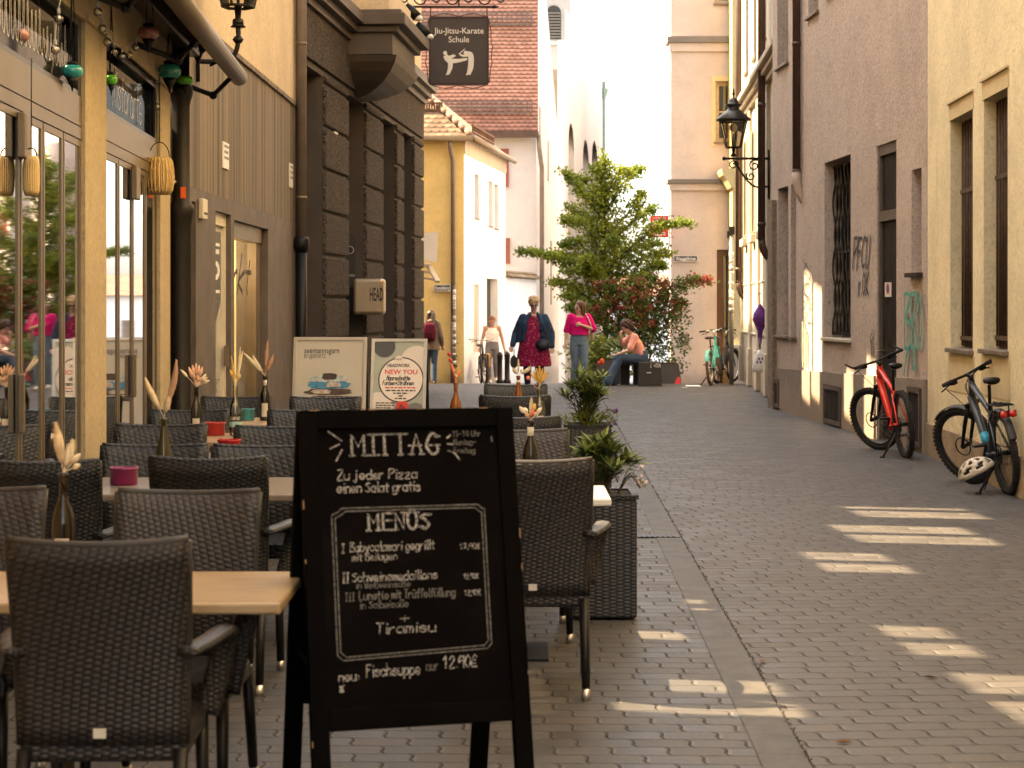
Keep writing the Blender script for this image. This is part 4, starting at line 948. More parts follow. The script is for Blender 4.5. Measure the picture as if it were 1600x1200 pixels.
mb = MB(); mb.add([o1,o2,c_], [(0,1,2)]); mb.build('roof_side', M_tile_lit, rf, True)
mb = MB()
for q in range(24):
    p = o1.lerp(c_, (q+.2)/24); p2 = o1.lerp(c_, (q+1.25)/24); mb.tube([p+Vector((0,0,.02)), p2+Vector((0,0,.05))], [.085,.065], 8)
mb.build('ridge_tiles', surf('ridge_tile', (.20,.12,.085), .8, var=.3, scale=2), rf, True)
mb = MB()
dd = (o2-o1).normalized(); nn_ = (c_-(o1+o2)/2).normalized(); up3 = Vector((0,0,1))
for q in range(60):
    p = o1.lerp(o2, .35+.5*q/60)+nn_*.55; mb.beam(p, p+up3*.24, .035, .035)
for hgt in (.05, .22): mb.beam(o1.lerp(o2, .35)+nn_*.55+up3*hgt, o1.lerp(o2, .85)+nn_*.55+up3*hgt, .04, .04)
for q in range(50):
    p = o1+Vector((-.9-q*.06,.0,0))+(c_-(o1+o3)/2).normalized()*0; 
    p = Vector((-1.7-q*.06, 45.75+.75, ez-.06+.75*.94)); mb.beam(p, p+up3*.24, .035, .035)
for hgt in (.05,.22): mb.beam((-1.7,46.5,ez+.64+hgt), (-4.7,46.5,ez+.64+hgt), .04, .04)
mb.build_each('snow_guard', surf('rusty_guard', (.14,.075,.045), .7, .3, var=.3), rf, True)
mb = MB(); mb.tube([o3+Vector((0,-.05,0)), o1+Vector((0,-.05,0))], .07, 8); mb.tube([o1, o2], .07, 8); mb.build('gutter', M_alu, t, True)
p = ap(704, 476, 45.92)
mb = MB(); mb.tube([(p.x,45.75,ez-.1),(p.x,45.8,ez-.3),(p.x+.06,45.92,ez-.6),(p.x+.06,45.92,1.2)], .055, 10); mb.build('downpipe', M_sill, t, True)
mb = MB(); mb.tube([(p.x+.06,45.92,1.2),(p.x+.06,45.92,yb)], .06, 10); mb.build('standpipe', M_pipe, t, True)
mb = MB(); rg = random.Random(9)
for i in range(22): mb.ribbon(smooth([(rg.uniform(-.03,.09), .1*i+rg.uniform(-.05,.05)) for _ in range(4)]), .014, FH.m(FH.upx(753), -.2, .006))
mb.build('graffiti', M_gblk, t, True)
mb = MB()
for i in range(6): mb.ribbon(smooth([(rg.uniform(-.06,.1), .12*i+rg.uniform(-.06,.06)) for _ in range(4)]), .014, fm((-1.38, 45.995, .15), (1,0,0), (0,0,1)))
mb.build('graffiti', M_gblk, t, True)
street_sign(678, 704, 445, 455, 45.9, 'Hunoldsberg', 'dark street sign reading Hunoldsberg on the ochre house beside the pipe', .34)
t = thing('sticker_pole', 'slim pole covered in stickers at the corner of the ochre house', 'pole', ap(710, 597, 45.6))
mb = MB(); mb.tube([(0,0,-.1),(0,0,2.3)], .035, 10); mb.build('post', M_pipe, t)
mb = MB(); rg = random.Random(4)
for i in range(16):
    z_ = rg.uniform(.3, 2.25); mb.lathe([(.037,0),(.037,rg.uniform(.05,.12))], (0,0,z_), 10)
mb.build('stickers', surf('stickers', (.62,.6,.56), .6, var=.45, scale=9, bump=0), t)
t = thing('shop_awning', 'small white cloth blind over a beige awning at the corner of the dark house', 'awning', ap(668, 410, 38.5))
mb = MB(); q0 = ap(650, 366, 38.6); q1 = ap(684, 362, 38.2); q2 = ap(682, 410, 38.2); q3 = ap(650, 404, 38.6)
mb.add([q0,q1,q2,q3,q0+Vector((0,.03,0)),q1+Vector((0,.03,0)),q2+Vector((0,.03,0)),q3+Vector((0,.03,0))], [(0,1,2,3),(7,6,5,4),(0,4,5,1),(1,5,6,2),(2,6,7,3)]); mb.build('cloth', M_white, t, True)
mb = MB(); 
for k_ in range(3): mb.beam(ap(650, 416+k_*8, 38.4), ap(672+k_*6, 414+k_*12, 38.0), .06, .05)
mb.beam(ap(668, 412, 38.2), ap(684, 440, 37.8), .10, .05); mb.build('frame', M_pal2, t, True)
# garden wall between the houses
t = thing('garden_wall', 'white garden wall with a tiled coping between the ochre house and gabled house', 'wall', (.1, 55, zg(55)))
FG = Fac((-.16,53.2), (.74,57.9), 1)
mb = FG.wall(MB(), 0, FG.L, zg(58)-.4, 2.35, .3, []); mb.build('masonry', M_whf, t, True)
mb = MB(); 
for q in range(5): FG.box(mb, 0, FG.L, 2.36+q*.04, 2.40+q*.04, -.42+q*.06, .16-q*.05)
mb.build('coping', M_tile_lit, t, True)
# big gabled house
M_far = plaster('far_white_wall', (.53,.535,.545), var=.05, dirt=.1, rough_grain=.3); M_twr = plaster('tower_render', (.36,.345,.33), var=.06, dirt=.2, rough_grain=.3); M_lil = plaster('lilac_plaster', (.52,.505,.51), var=.05, dirt=.1, rough_grain=.4); M_rtile = roof_tiles('red_roof_tiles', (.27,.135,.10), .19, .115, jit=.18)
t = thing('gabled_house', 'large house with a steep red tile roof and white gable', 'building', (0, 58, zg(58))); gz = zg(72)-.5; ez2 = 7.1
g0 = (.73,58.0); g1 = (1.62,66.5); FB = Fac(g0, g1, 1)
mb = MB(); mb.add([(-9,58,gz),(.73,58,gz),(.73,58,ez2),(-9,58,ez2)], [(0,1,2,3)]); mb.build('front_wall', M_lil, t, True)
mb = FB.wall(MB(), 0, FB.L, gz, ez2, .4, []); c0 = FB.pt(0, ez2); c1 = FB.pt(FB.L*.13, 13.6); c3 = FB.pt(FB.L, ez2)
mb.add([c0,c3,c1], [(0,1,2)]); mb.build('gable_wall', M_far, t, True)
mb = MB(); o = Vector((.10,0,0)); e0 = Vector((.78,57.7,ez2-.35)); e1 = Vector((-9,57.7,ez2-.35)); r0 = c1+Vector((-.05,0,.25)); r1 = Vector((-9,c1.y,c1.z+.25))
mb.add([e0,e1,r1,r0], [(0,1,2,3)]); b0_ = c3+Vector((-.05,.3,-.2)); mb.add([r0, r1, Vector((-9,b0_.y,b0_.z)), b0_], [(0,1,2,3)]); rf = mb.build('roof', M_rtile, t, True)
mb = MB(); sl_ = (r0-e0).normalized()
for base, x0, x1, hz in ((.62, .6, -3.6, .34), (3.35, .6, -3.6, .36)):
    yy = 57.7+(c1.y-57.7)*(base/(r0.z-e0.z)); zz = e0.z+base
    xs = x0
    while xs > x1: mb.beam((xs,yy-.1,zz), (xs,yy-.1,zz+hz), .035, .035); xs -= .15
    for hgt in (0, hz*.5, hz): mb.beam((x0,yy-.1,zz+hgt), (x1,yy-.1,zz+hgt), .04, .04)
mb.build('snow_guard', surf('guard_grey', (.13,.10,.09), .6, .4), rf, True)
MB().bb(-9, .80, 57.55, 57.72, ez2-.48, ez2-.30).build('gutter', M_bpipe, t, True)
mb = MB(); mb.tube([(.80,57.7,ez2-.4),(.82,57.7,ez2-.8),(.90,57.75,ez2-1.4),(.90,57.85,ez2-1.7),(.90,57.85,gz)], .07, 8); mb.build('downpipe', M_sill, t, True)
mb = MB()
for px_, z0, z1 in ((843.5,6.4,7.7),(856.5,5.6,6.9),(847,1.8,3.9),(861,1.6,3.7)): FB.box(mb, FB.upx(px_)-.22, FB.upx(px_)+.22, z0, z1, -.02, .012)
mb.build_each('slit_window', surf('window_grey', (.10,.09,.085), .5), t, True)
a = ap(782, 232, 57.9); b = ap(795, 292, 57.9)
mb = MB(); mb.bb(a.x, b.x, 57.93, 57.99, b.z, a.z); q0 = ap(790, 372, 57.9); q1 = ap(797, 412, 57.9); mb.bb(q0.x, q1.x, 57.93, 57.99, q1.z, q0.z); mb.build_each('shutter', surf('red_shutter', (.24,.07,.05), .6), t, True)
# church
t = thing('church', 'white church with tall arched niches and a belfry tower', 'building', (3, 85, zg(85)))
FN = Fac((2.05, 74), (5.3, 112), 1)
ao = [(FN.upx(a), FN.upx(b), z0, z1) for a, b, z0, z1 in ((888,897,2.5,9.0),(911,920,1.2,9.4),(925,934,1.0,10.2),(919,926.5,11.0,13.5))]
mb = FN.wall(MB(), 0, FN.L, -4.5, 11.8, .3, ao[:3]); mb.add([FN.pt(0,11.8), FN.pt(FN.L,11.8), FN.pt(FN.L,16.5), FN.pt(0,13)], [(0,1,2,3)])
def arch_fill(mb, o_, n=8):
    a, b, z0, z1 = o_; r_ = (b-a)/2; c = (a+b)/2; rise = min(r_, 1.2)
    for s_ in (-1, 1):
        arc = [(c+s_*r_*math.cos(k*math.pi/2/n), z1-rise+rise*math.sin(k*math.pi/2/n)) for k in range(n+1)]
        for k in range(n):
            mb.add([FN.pt(arc[k][0], arc[k][1]), FN.pt(arc[k+1][0], arc[k+1][1]), FN.pt(arc[k+1][0], z1+.001), FN.pt(arc[k][0], z1+.001)], [(0,1,2,3)])
for o_ in ao[:3]: arch_fill(mb, o_)
mb.build('nave_wall', M_far, t, True)
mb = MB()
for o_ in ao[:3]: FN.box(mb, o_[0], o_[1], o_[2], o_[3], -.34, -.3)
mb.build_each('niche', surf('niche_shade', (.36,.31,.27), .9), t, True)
mb = MB(); mb.bb(1.35, 2.75, 90, 92, -4, 24); mb.bb(1.2, 2.85, 89.85, 92.1, 13.75, 13.95); mb.bb(1.3,2.7,89.93,90.0,10.3,10.5); tw = mb.build('tower', M_twr, t, True)
def arch_poly(x0, x1, z0, z1, n=8): r_ = (x1-x0)/2; return [(x0,z0),(x1,z0)]+[((x0+x1)/2+r_*math.cos(k*math.pi/n), z1-r_+r_*math.sin(k*math.pi/n)) for k in range(n+1)]
mb = MB(); mb.prism(arch_poly(1.62, 2.30, 14.05, 15.62), Matrix(((1,0,0,0),(0,0,1,89.93),(0,1,0,0),(0,0,0,1))), .05)
lo = mb.build('louvre', M_ink, tw, True)
mb = MB()
for k in range(9): mb.bb(1.64, 2.28, 89.86, 89.94, 14.1+k*.14, 14.16+k*.14)
mb.build('slats', surf('louvre_slat', (.13,.12,.105), .7), lo, True)
mb = MB(); a = ap(871, 105, 84); b = ap(885, 236, 84); mb.bb(a.x, b.x, 84, 84.4, b.z-4, a.z); sh = mb.build('slate_strip', surf('slate', (.22,.22,.20), .7, var=.2, scale=1.5, sx=(1,1,4)), t, True)
mb = MB()
for k in range(14): mb.bb(a.x-.02, b.x+.02, 83.95, 84.0, a.z-.1-k*.28, a.z-.06-k*.28)
mb.bb(a.x-.28, a.x-.01, 83.98, 84.3, b.z, a.z-.1); mb.build('slate_joints', M_sill, sh, True)
p = ap(944, 200, 111); mb = MB(); mb.tube([(p.x,111,14.5),(p.x,111,-3)], .09, 8); mb.lathe([(.1,-.3),(.25,.1),(.25,.3)], (p.x,111,13.8), 8); mb.build('downpipe', surf('verdigris_pipe', (.25,.34,.28), .7), t, True)
# houses that close the street far behind the tree
t = thing('distant_house', 'pale distant house closing the street behind the green tree', 'building', (5, 125, zg(125)))
mb = MB(); mb.bb(1, 16, 125, 135, -6, 2.2); mb.build('wall', M_whf, t, True); mb = MB(); mb.add([(.6,124.6,2.2),(16.4,124.6,2.2),(15,130,3.6),(2,130,3.6)], [(0,1,2,3)]); mb.add([(.6,124.6,2.2),(2,130,3.6),(.6,135.4,2.2)], [(0,1,2)]); mb.build('roof', M_rtile, t, True)
mb = MB()
for k in range(6): mb.bb(2+k*2.2, 2.8+k*2.2, 124.97, 125.01, -1, .6)
mb.build_each('window', M_sill, t, True)
FD = Fac((5.05, 57), (10.3, 118), -1)  # hidden behind the cream house, added for the glass doors to reflect
t = thing('far_row_house', 'unseen row of houses standing behind the cream house along the far street', 'building', (7, 85, zg(85)))
fo = [(8+i*7.0, 9.2+i*7.0, z0, z0+2.2) for i in range(7) for z0 in (-1.5, 2.2, 5.9)]
mb = FD.wall(MB(), 0, FD.L, -5, 13, .4, fo); mb.build('wall', M_cre, t, True)
for o_ in fo: window(FD, t, o_[0]+.01, o_[1]-.01, o_[2]+.01, o_[3]-.01, .2, M_pal2, M_dglass, M_sill, 2, 2, .07)
# unseen house added in the side street on the left to shade the crossing
t = thing('added_shade_house', 'unseen ochre house added in the side street to shade the crossing', 'building', (-11, 40, zg(40)))
mb = MB(); mb.bb(-16, -9.5, 36.7, 45.6, -1, 18.5); mb.build('wall', M_ochp, t, True)
# ---------------------------------------------------------------- terrace: chairs
M_wv = weave('brown_rattan', (.026,.0205,.0195)); M_wvd = weave('black_rattan', (.0065,.0062,.0068)); M_wvb = weave('coarse_black_rattan', (.0125,.0122,.0135), .034, .022)
M_leg = surf('dark_legs', (.014,.0115,.010), .4, .4, bump=.05); M_tip = surf('steel_tip', (.55,.5,.45), .3, .9, bump=0)
M_rim = surf('rattan_rim', (.030,.024,.021), .5, bump=.4, bscale=120, var=.2)
def chair(mw, w_=.48, h=.97, name='rattan_chair', armw=.036):
    """back rest at y = 0 with its rear towards -y, seat towards +y"""
    t = thing(name, 'rattan armchair', 'chair', (0,0,0))
    nx, nz = 12, 10; vs = []; zb = .41
    for side in (0, 1):
        for j in range(nz+1):
            for i in range(nx+1):
                a = i/nx*2-1; q = j/nz; wid = w_/2*(.93+.07*q)
                y = -.085*q*q-.035*(1-a*a)*(.3+.7*q)+.03*side+.03
                z = zb+(h-zb)*q-.012*(1-a*a)*q
                vs.append((a*wid, y, z))
    fs = []; n = (nx+1)*(nz+1)
    for j in range(nz):
        for i in range(nx):
            k_ = j*(nx+1)+i; fs += [(k_, k_+1, k_+nx+2, k_+nx+1), (n+k_, n+k_+nx+1, n+k_+nx+2, n+k_+1)]
    for i in range(nx): fs += [(i, n+i, n+i+1, i+1), (nz*(nx+1)+i, nz*(nx+1)+i+1, n+nz*(nx+1)+i+1, n+nz*(nx+1)+i)]
    for j in range(nz): k0 = j*(nx+1); k1 = k0+nx; fs += [(k0, k0+nx+1, n+k0+nx+1, n+k0), (k1, n+k1, n+k1+nx+1, k1+nx+1)]
    mb = MB(); mb.add(vs, fs, True); back = mb.build('backrest', mw, t)
    top = [Vector((a*w_/2, -.085-.035*(1-a*a)+.045, h-.012*(1-a*a)+.003)) for a in [i/12*2-1 for i in range(13)]]
    mb = MB(); mb.tube(top, .0125, 8); 
    for s_ in (-1, 1): mb.tube([Vector((s_*w_/2*(.93+.07*q), -.085*q*q+.045, zb+(h-zb)*q)) for q in [k/6 for k in range(7)]], .011, 8)
    mb.build('rim', M_rim if mw == M_wv else mw, back)
    mb = MB(); mb.bb(-w_/2+.015, w_/2-.015, .03, .50, .36, .435); mb.build('seat', mw, t, bevel=.018)
    for s_ in (-1, 1):
        mb = MB(); xw = w_/2
        path = [(s_*(xw-.01), .0, .665), (s_*(xw+.025), .12, .67), (s_*(xw+.05), .28, .672), (s_*(xw+.05), .40, .66), (s_*(xw+.042), .46, .62), (s_*(xw+.02), .475, .53), (s_*(xw-.01), .46, .40)]
        mb.tube([Vector((q[0]*1, q[1], q[2])) for q in smooth3(path)], armw, 8, flat=.42)
        mb.build('armrest', mw, t)
    for (x_, y0, y1) in ((-1,.03,-.07),(1,.03,-.07),(-1,.47,.50),(1,.47,.50)):
        lx = x_*(w_/2-.03); mb = MB(); mb.tube([(lx,y0,.40),(lx*1.03,y1,.0)], [.021,.016], 8); lg = mb.build('leg', M_leg, t)
        mb = MB(); mb.tube([(lx*1.027,y0+(y1-y0)*.885,.046),(lx*1.03,y1,.0)], .0185, 8); mb.build('foot_cap', M_tip, lg)
    mb = MB(); mb.box((.0,-.012,.45), (.034,.006,.026)); mb.build('tag', M_plq, t)
    return t
def smooth3(p, k=4):
    o = []; p = [Vector(q) for q in p]
    for i in range(len(p)-1):
        a = p[max(i-1,0)]; b = p[i]; c = p[i+1]; d = p[min(i+2,len(p)-1)]
        for j in range(k):
            t = j/k; o.append(.5*(2*b+(c-a)*t+(2*a-5*b+4*c-d)*t*t+(3*b-a-3*c+d)*t**3))
    return o+[p[-1]]
proto = {}
def put_chair(kind, x, y, face, label, rz=0):
    r_ = rz+(0 if face > 0 else math.pi); g = 'rattan chairs on the terrace'
    if kind not in proto:
        t = proto[kind] = chair(*{'b': (M_wv,), 'k': (M_wvd,), 'l': (M_wvb, .55, .87)}[kind]); t.location = (x, y, 0); t.rotation_euler = (0,0,r_); tag(t, label, None, g); return t
    return dup(proto[kind], (x, y, 0), r_, label, g)
put_chair('b', -1.106, 5.16, 1, 'brown rattan armchair in front, its back to us at the nearest wooden table', R(2))
put_chair('b', -1.09, 6.42, -1, 'brown rattan armchair facing us across the nearest wooden table', R(-2))
put_chair('b', -1.83, 6.50, -1, 'brown rattan armchair cut off by the left edge beside the nearest bottle', R(2))
put_chair('k', -1.244, 7.9, 1, 'plain black rattan armchair with a smooth back left of the menu board', R(-2))
put_chair('k', -1.90, 7.75, 1, 'plain black rattan armchair behind the nearest bottle, left of the magenta pot', R(2))
put_chair('b', .085, 7.82, 1, 'brown rattan armchair with sunlit rim directly right of the menu board', R(-1.5))
put_chair('b', .04, 9.55, -1, 'brown rattan armchair facing us behind the bottle right of the menu board', R(2))
put_chair('b', .03, 10.75, 1, 'brown rattan armchair of which only the rim shows beside the near planter', R(-2))
put_chair('k', .02, 13.2, 1, 'black rattan armchair in front of the clear bottle right of the board')
put_chair('k', .03, 14.95, -1, 'black rattan armchair under the amber bottle, farthest on the kerb side', R(1))
for x, y, lab in ((-1.85,9.9,'coarse black rattan armchair behind the tall plumed bottle'), (-1.27,9.85,'coarse black rattan armchair below the small red pot, beside the board'),
    (-2.12,11.55,'coarse black rattan armchair at the foot of the sand coloured pillar'), (-1.38,11.4,'coarse black rattan armchair right of the red pots'),
    (-2.21,13.15,'coarse black rattan armchair under the dark bottle of pale bunny tails'), (-1.40,13.15,'coarse black rattan armchair right of the teal pot'),
    (-2.17,15.05,'coarse black rattan armchair in front of door number 5'), (-1.46,15.0,'coarse black rattan armchair in front of the cream poster')):
    put_chair('l', x, y, -1, lab, R(random.uniform(-4, 4)))
# ---------------------------------------------------------------- tables
M_oak = Mat('oak_top', .32, 0, .5)
gr = M_oak.noise(3, 5, .6, sx=(1.5,14,4)); g2 = M_oak.noise(2, 3, .5); k = M_oak.mix(gr.ss(.3, .7), (.32,.215,.12), (.42,.30,.175)); k = M_oak.mix(g2.ss(.4, .7)*.3, k, (.30,.19,.10)); M_oak.color(k); M_oak.bump(gr, .08, .002); M_oak = M_oak.m
M_toff = surf('pale_top', (.20,.165,.135), .28, var=.08, scale=2, sx=(1,8,1), bump=.03)
tproto = None
def table(x0, x1, y0, y1, label, mat=None):
    t = thing('terrace_table', label, 'table', ((x0+x1)/2, (y0+y1)/2, 0), 0, 'tables on the terrace'); w_, d = (x1-x0)/2, (y1-y0)/2
    MB().bb(-w_, w_, -d, d, .708, .742).build('tabletop', mat or M_toff, t, bevel=.008)
    mb = MB(); mb.lathe([(.035,.015),(.035,.70)], n=14); mb.bb(-.18,.18,-.18,.18,.685,.706); mb.build('column', M_alu if mat else M_black, t)
    MB().bb(-.22,.22,-.22,.22,.0,.016).build('base_plate', M_black, t, bevel=.004); return t
table(-2.07, -.665, 5.52, 6.18, 'wooden table in the left foreground with a sloping pale oak top', M_oak)
table(-2.25, -.62, 8.68, 9.55, 'table under the magenta pot behind the smooth black chairs')
table(-2.2, -1.0, 10.55, 11.15, 'table hidden behind coarse black chairs, under the nearer red pot')
table(-2.3, -1.3, 12.0, 12.85, 'table holding the farther red pot and the bunny tail bottle', M_oak)
table(-2.3, -1.45, 13.75, 14.6, 'farthest table on the left with the teal pot', M_oak)
table(-.55, .44, 8.49, 9.12, 'table behind the menu board whose top, coloured white for sunlight, meets the near planter', M_white)  # sunlight on the tabletop put into its colour as plain white
table(-.55, .36, 12.2, 13.05, 'table with a clear bottle between the kerb side chairs', M_white)  # white top here too, sunlight put into the colour
table(-.5, .35, 13.95, 14.55, 'farthest table on the kerb side holding the amber bottle')
# ---------------------------------------------------------------- bottles, plumes and pots
def bottle_mat(name, c): 
    m_ = Mat(name, .08, 0, .6); m_.color(c); m_.b.inputs['Transmission Weight'].default_value = .35; return m_.m
M_bdark = bottle_mat('dark_glass', (.02,.012,.006)); M_bamb = bottle_mat('amber_glass', (.30,.09,.015)); M_bclear = glass_mat('clear_glass', (.86,.85,.82), .10); M_bolv = bottle_mat('olive_glass', (.06,.045,.012))
M_lab = surf('paper_label', (.58,.52,.42), .7, var=.06, bump=0)
M_pamp = surf('pampas_cream', (.72,.56,.36), .9, var=.2, scale=20, bump=0); M_pampb = surf('pampas_brown', (.50,.30,.19), .9, var=.2, scale=20, bump=0); M_pink = surf('bunny_tail_pink', (.74,.46,.30), .9, var=.2, scale=20, bump=0)
M_yelw = surf('dried_yellow', (.72,.47,.14), .9, var=.2, scale=20, bump=0); M_pale = surf('bunny_tail_pale', (.80,.68,.48), .9, var=.15, bump=0)
M_redf = surf('dried_red', (.55,.06,.07), .9, var=.2, bump=0); M_cor = surf('dried_coral', (.80,.20,.11), .9, var=.2, bump=0)
PR = [(.036,0),(.038,.01),(.038,.175),(.034,.20),(.016,.245),(.0135,.26),(.0135,.315),(.016,.318),(.016,.33),(.0125,.332)]
PR2 = [(.036,0),(.039,.01),(.040,.12),(.032,.19),(.018,.26),(.0135,.29),(.0135,.315),(.016,.318),(.016,.33),(.0125,.332)]
def bottle(x, y, mat, label, prof=PR, labels=True, s=1.0, foil=None, word=None):
    t = thing('bottle', label, 'bottle', (x, y, .743), 0, 'bottles used as vases')
    MB().lathe([(r_*s, z_*s) for r_, z_ in prof], n=20).build('glass', mat, t)
    if labels:
        mb = MB(); n = 8
        for a0 in ((-2.6,-1.85),(-1.35,-.45)) if labels == 2 else ((-2.1,-.9),):
            vs = []
            for i in range(n+1):
                a = a0[0]+(a0[1]-a0[0])*i/n
                for z_ in (.03, .13): vs.append((.0392*s*math.cos(a), .0392*s*math.sin(a), z_*s))
            mb.add(vs, [(2*i, 2*i+2, 2*i+3, 2*i+1) for i in range(n)])
        mb.build('paper_label', M_lab, t)
    if foil: MB().lathe([(.0145*s,.26*s),(.0148*s,.30*s)], n=12).build('foil', foil, t)
    if word:
        mb = MB(); vs = []
        for i in range(17):
            a = -math.pi*i/16
            for z_ in (.095, .135): vs.append((.0405*math.cos(a), .0405*math.sin(a), z_))
        mb.add(vs, [(2*i, 2*i+2, 2*i+3, 2*i+1) for i in range(16)]); mb.build('dark_band', M_ink, t)
        mb = MB(); vs = []
        for i in range(17):
            a = -math.pi*i/16
            for z_ in (.060, .093): vs.append((.0402*math.cos(a), .0402*math.sin(a), z_))
        mb.add(vs, [(2*i, 2*i+2, 2*i+3, 2*i+1) for i in range(16)]); mb.build('paper_label', surf('aqua_label', (.30,.52,.50), .6, bump=0), t)
        tv, tf = text_geo(word, 0, .01); ww = max(v[0] for v in tv)-min(v[0] for v in tv); k_ = .072/ww
        mb = MB(); mb.add([(.0412*math.sin(v[0]*k_/.0412), -.0412*math.cos(v[0]*k_/.0412), .104+v[1]*k_*1.9) for v in tv], tf); mb.build('lettering', M_plq, t)
    return t
def plume(mb, p, tip, bend, r_, n, rg, ln=.028):
    """fuzzy seed head from p to tip"""
    p = Vector(p); tip = Vector(tip); b_ = Vector(bend)
    mb.tube([p.lerp(tip, q)+b_*math.sin(math.pi*q)*.5 for q in [i/8 for i in range(9)]], [r_*.72*math.sin(math.pi*min(.95, .12+q*.85))+.001 for q in [i/8 for i in range(9)]], 6)
    ax = (tip-p).normalized()
    for i in range(n):
        q = rg.random(); c = p.lerp(tip, q)+b_*math.sin(math.pi*q)*.5
        d = Vector((rg.gauss(0,1), rg.gauss(0,1), rg.gauss(0,1))); d -= ax*d.dot(ax); d.normalize()
        rr = r_*math.sin(math.pi*min(.97, .1+q*.88)); dirn = (d*.8+ax*.75).normalized(); s_ = d.cross(ax)*.0016
        a = c+d*rr*.4; e = a+dirn*ln*rg.uniform(.6, 1.2)*(.5+rr/r_*.6)
        mb.add([a-s_, a+s_, e], [(0,1,2)])
def bouquet(x, y, label, specs, z=.743, s=.332, name='dried_bouquet'):
    """specs: (material, kind, [dx, dz, bendx, dy]) ; heads are given from the bottle's mouth"""
    t = thing(name, label, 'dried flowers', (x, y, z+s), 0, 'dried flowers in the bottles'); rg = random.Random(label)
    by = {}
    for mat, kind, dx, dz, bx in specs: by.setdefault((mat.name, kind), (mat, kind, []))[2].append((dx, dz, bx))
    for (mat, kind, lst) in by.values():
        mb = MB()
        for dx, dz, bx in lst:
            tip = Vector((dx, rg.uniform(-.02, .02), dz)); st = tip*{'p': .22, 'b': .55, 'w': .2}[kind] if kind != 'o' else tip*.7
            if kind == 'p': plume(mb, st, tip, (bx,0,0), .021, 700, rg, .015)
            elif kind == 'w': plume(mb, st, tip, (bx,0,0), .011, 300, rg, .012)
            elif kind == 'b': plume(mb, st, tip, (bx,0,0), .0135, 170, rg, .006)
            else: mb.ell(tip, (.013,.013,.014), 8, 6)
            if kind == 'o': mb.tube([(0,0,-.05), tip], .0016, 4)
            else: mb.tube([(rg.uniform(-.005,.005),0,-.12), (0,0,0), st], .0018, 4)
        mb.build({'p': 'plume', 'w': 'grass_ear', 'b': 'bunny_tail', 'o': 'berry'}[kind], mat, t)
    return t
def bx(px_, Y): return (px_-800)*Y/FPX
# nearest: dark bottle on the oak table
bottle(bx(99,6.0), 6.0, M_bdark, 'dark bottle on the nearest oak table, cut by a chair back', labels=1)
bouquet(bx(99,6.0), 6.0, 'two cream plumes in the nearest dark bottle', [(M_pamp,'p',-.022,.155,0),(M_pale,'p',.028,.10,0),(M_pale,'b',.055,.06,0),(M_pale,'b',.05,.025,0)])
bottle(bx(256,8.9), 8.9, M_bolv, 'olive green bottle on the table with the magenta pot', PR2, labels=0)
bouquet(bx(256,8.9), 8.9, 'tall brown and cream plumes forming a V in the olive bottle', [(M_pamp,'p',-.085,.185,-.01),(M_pampb,'p',.06,.27,.02),(M_pamp,'p',.03,.12,0)])
bottle(bx(307,12.3), 12.3, M_bdark, 'black bottle with a small label below a puff of pink bunny tails', labels=1)
bouquet(bx(307,12.3), 12.3, 'puff of pink bunny tails leaning left in the black bottle', [(M_pink,'b',-.05+.022*i,.15-.012*abs(i-2),0) for i in range(5)]+[(M_pink,'b',-.045+.027*i,.10-.012*i,0) for i in range(5)]+[(M_pale,'b',.06+.012*i,.08-.02*i,0) for i in range(3)]+[(M_pale,'b',-.10,.11,0)])
bottle(bx(368,12.55), 12.55, M_bclear, 'clear bottle with a dark band and an aqua label', labels=0, word='CAMPARI')
bouquet(bx(368,12.55), 12.55, 'yellow grass ears in the clear labelled bottle', [(M_yelw,'b',-.035,.10,0),(M_yelw,'b',-.012,.085,0),(M_yelw,'b',.02,.09,0),(M_pamp,'w',.03,.25,.01),(M_yelw,'w',-.03,.19,0),(M_pale,'w',.045,.22,0),(M_yelw,'b',.03,.07,0)])
bottle(bx(414,14.2), 14.2, M_bdark, 'dark bottle at the far left table, with an arching white plume', labels=1, foil=M_lab)
bouquet(bx(414,14.2), 14.2, 'arching white plume with upright brown ears', [(M_pale,'p',-.155,.165,.0),(M_pale,'p',-.09,.15,-.02),(M_pampb,'p',.02,.26,0),(M_pampb,'p',.06,.16,.01)])
bottle(bx(829,8.75), 8.75, M_bdark, 'dark bottle with two cream labels right of the menu board', labels=2, foil=M_lab)
bouquet(bx(829,8.75), 8.75, 'peach bunny tails over the bottle right of the menu board', [(M_pink,'b',.0,.03,0),(M_cor,'b',.012,.045,0),(M_pale,'b',-.05,.06,0),(M_pale,'b',-.028,.055,0),(M_pale,'b',.05,.055,0),(M_pale,'b',.035,.035,0),(M_pink,'b',-.02,.03,0),(M_yelw,'b',.02,.075,0),(M_pale,'w',.005,.10,0)])
bottle(bx(843,12.6), 12.6, M_bclear, 'clear bottle holding a yellow dried fan on the kerb side', labels=1)
bouquet(bx(843,12.6), 12.6, 'yellow fan of dried ears in the clear kerb side bottle', [(M_yelw,'w',-.06+.02*i,.12-.014*abs(i-3),0) for i in range(7)]+[(M_yelw,'b',-.02,.05,0),(M_yelw,'b',.02,.05,0),(M_yelw,'b',0,.09,0),(M_cor,'o',-.075,.045,0)])
bottle(bx(810,14.2), 14.2, M_bamb, 'amber bottle standing on the farthest kerb side table', PR2, labels=0, foil=M_lab)
bouquet(bx(810,14.2), 14.2, 'white plume bent sideways in the amber bottle', [(M_pale,'p',.09,.07,.03),(M_pale,'p',-.04,.055,0),(M_pale,'w',0,.12,0),(M_pale,'b',.03,.05,0)])
bottle(bx(712,13.0), 13.0, M_bamb, 'small amber bottle just above the top edge of the menu board', labels=0)
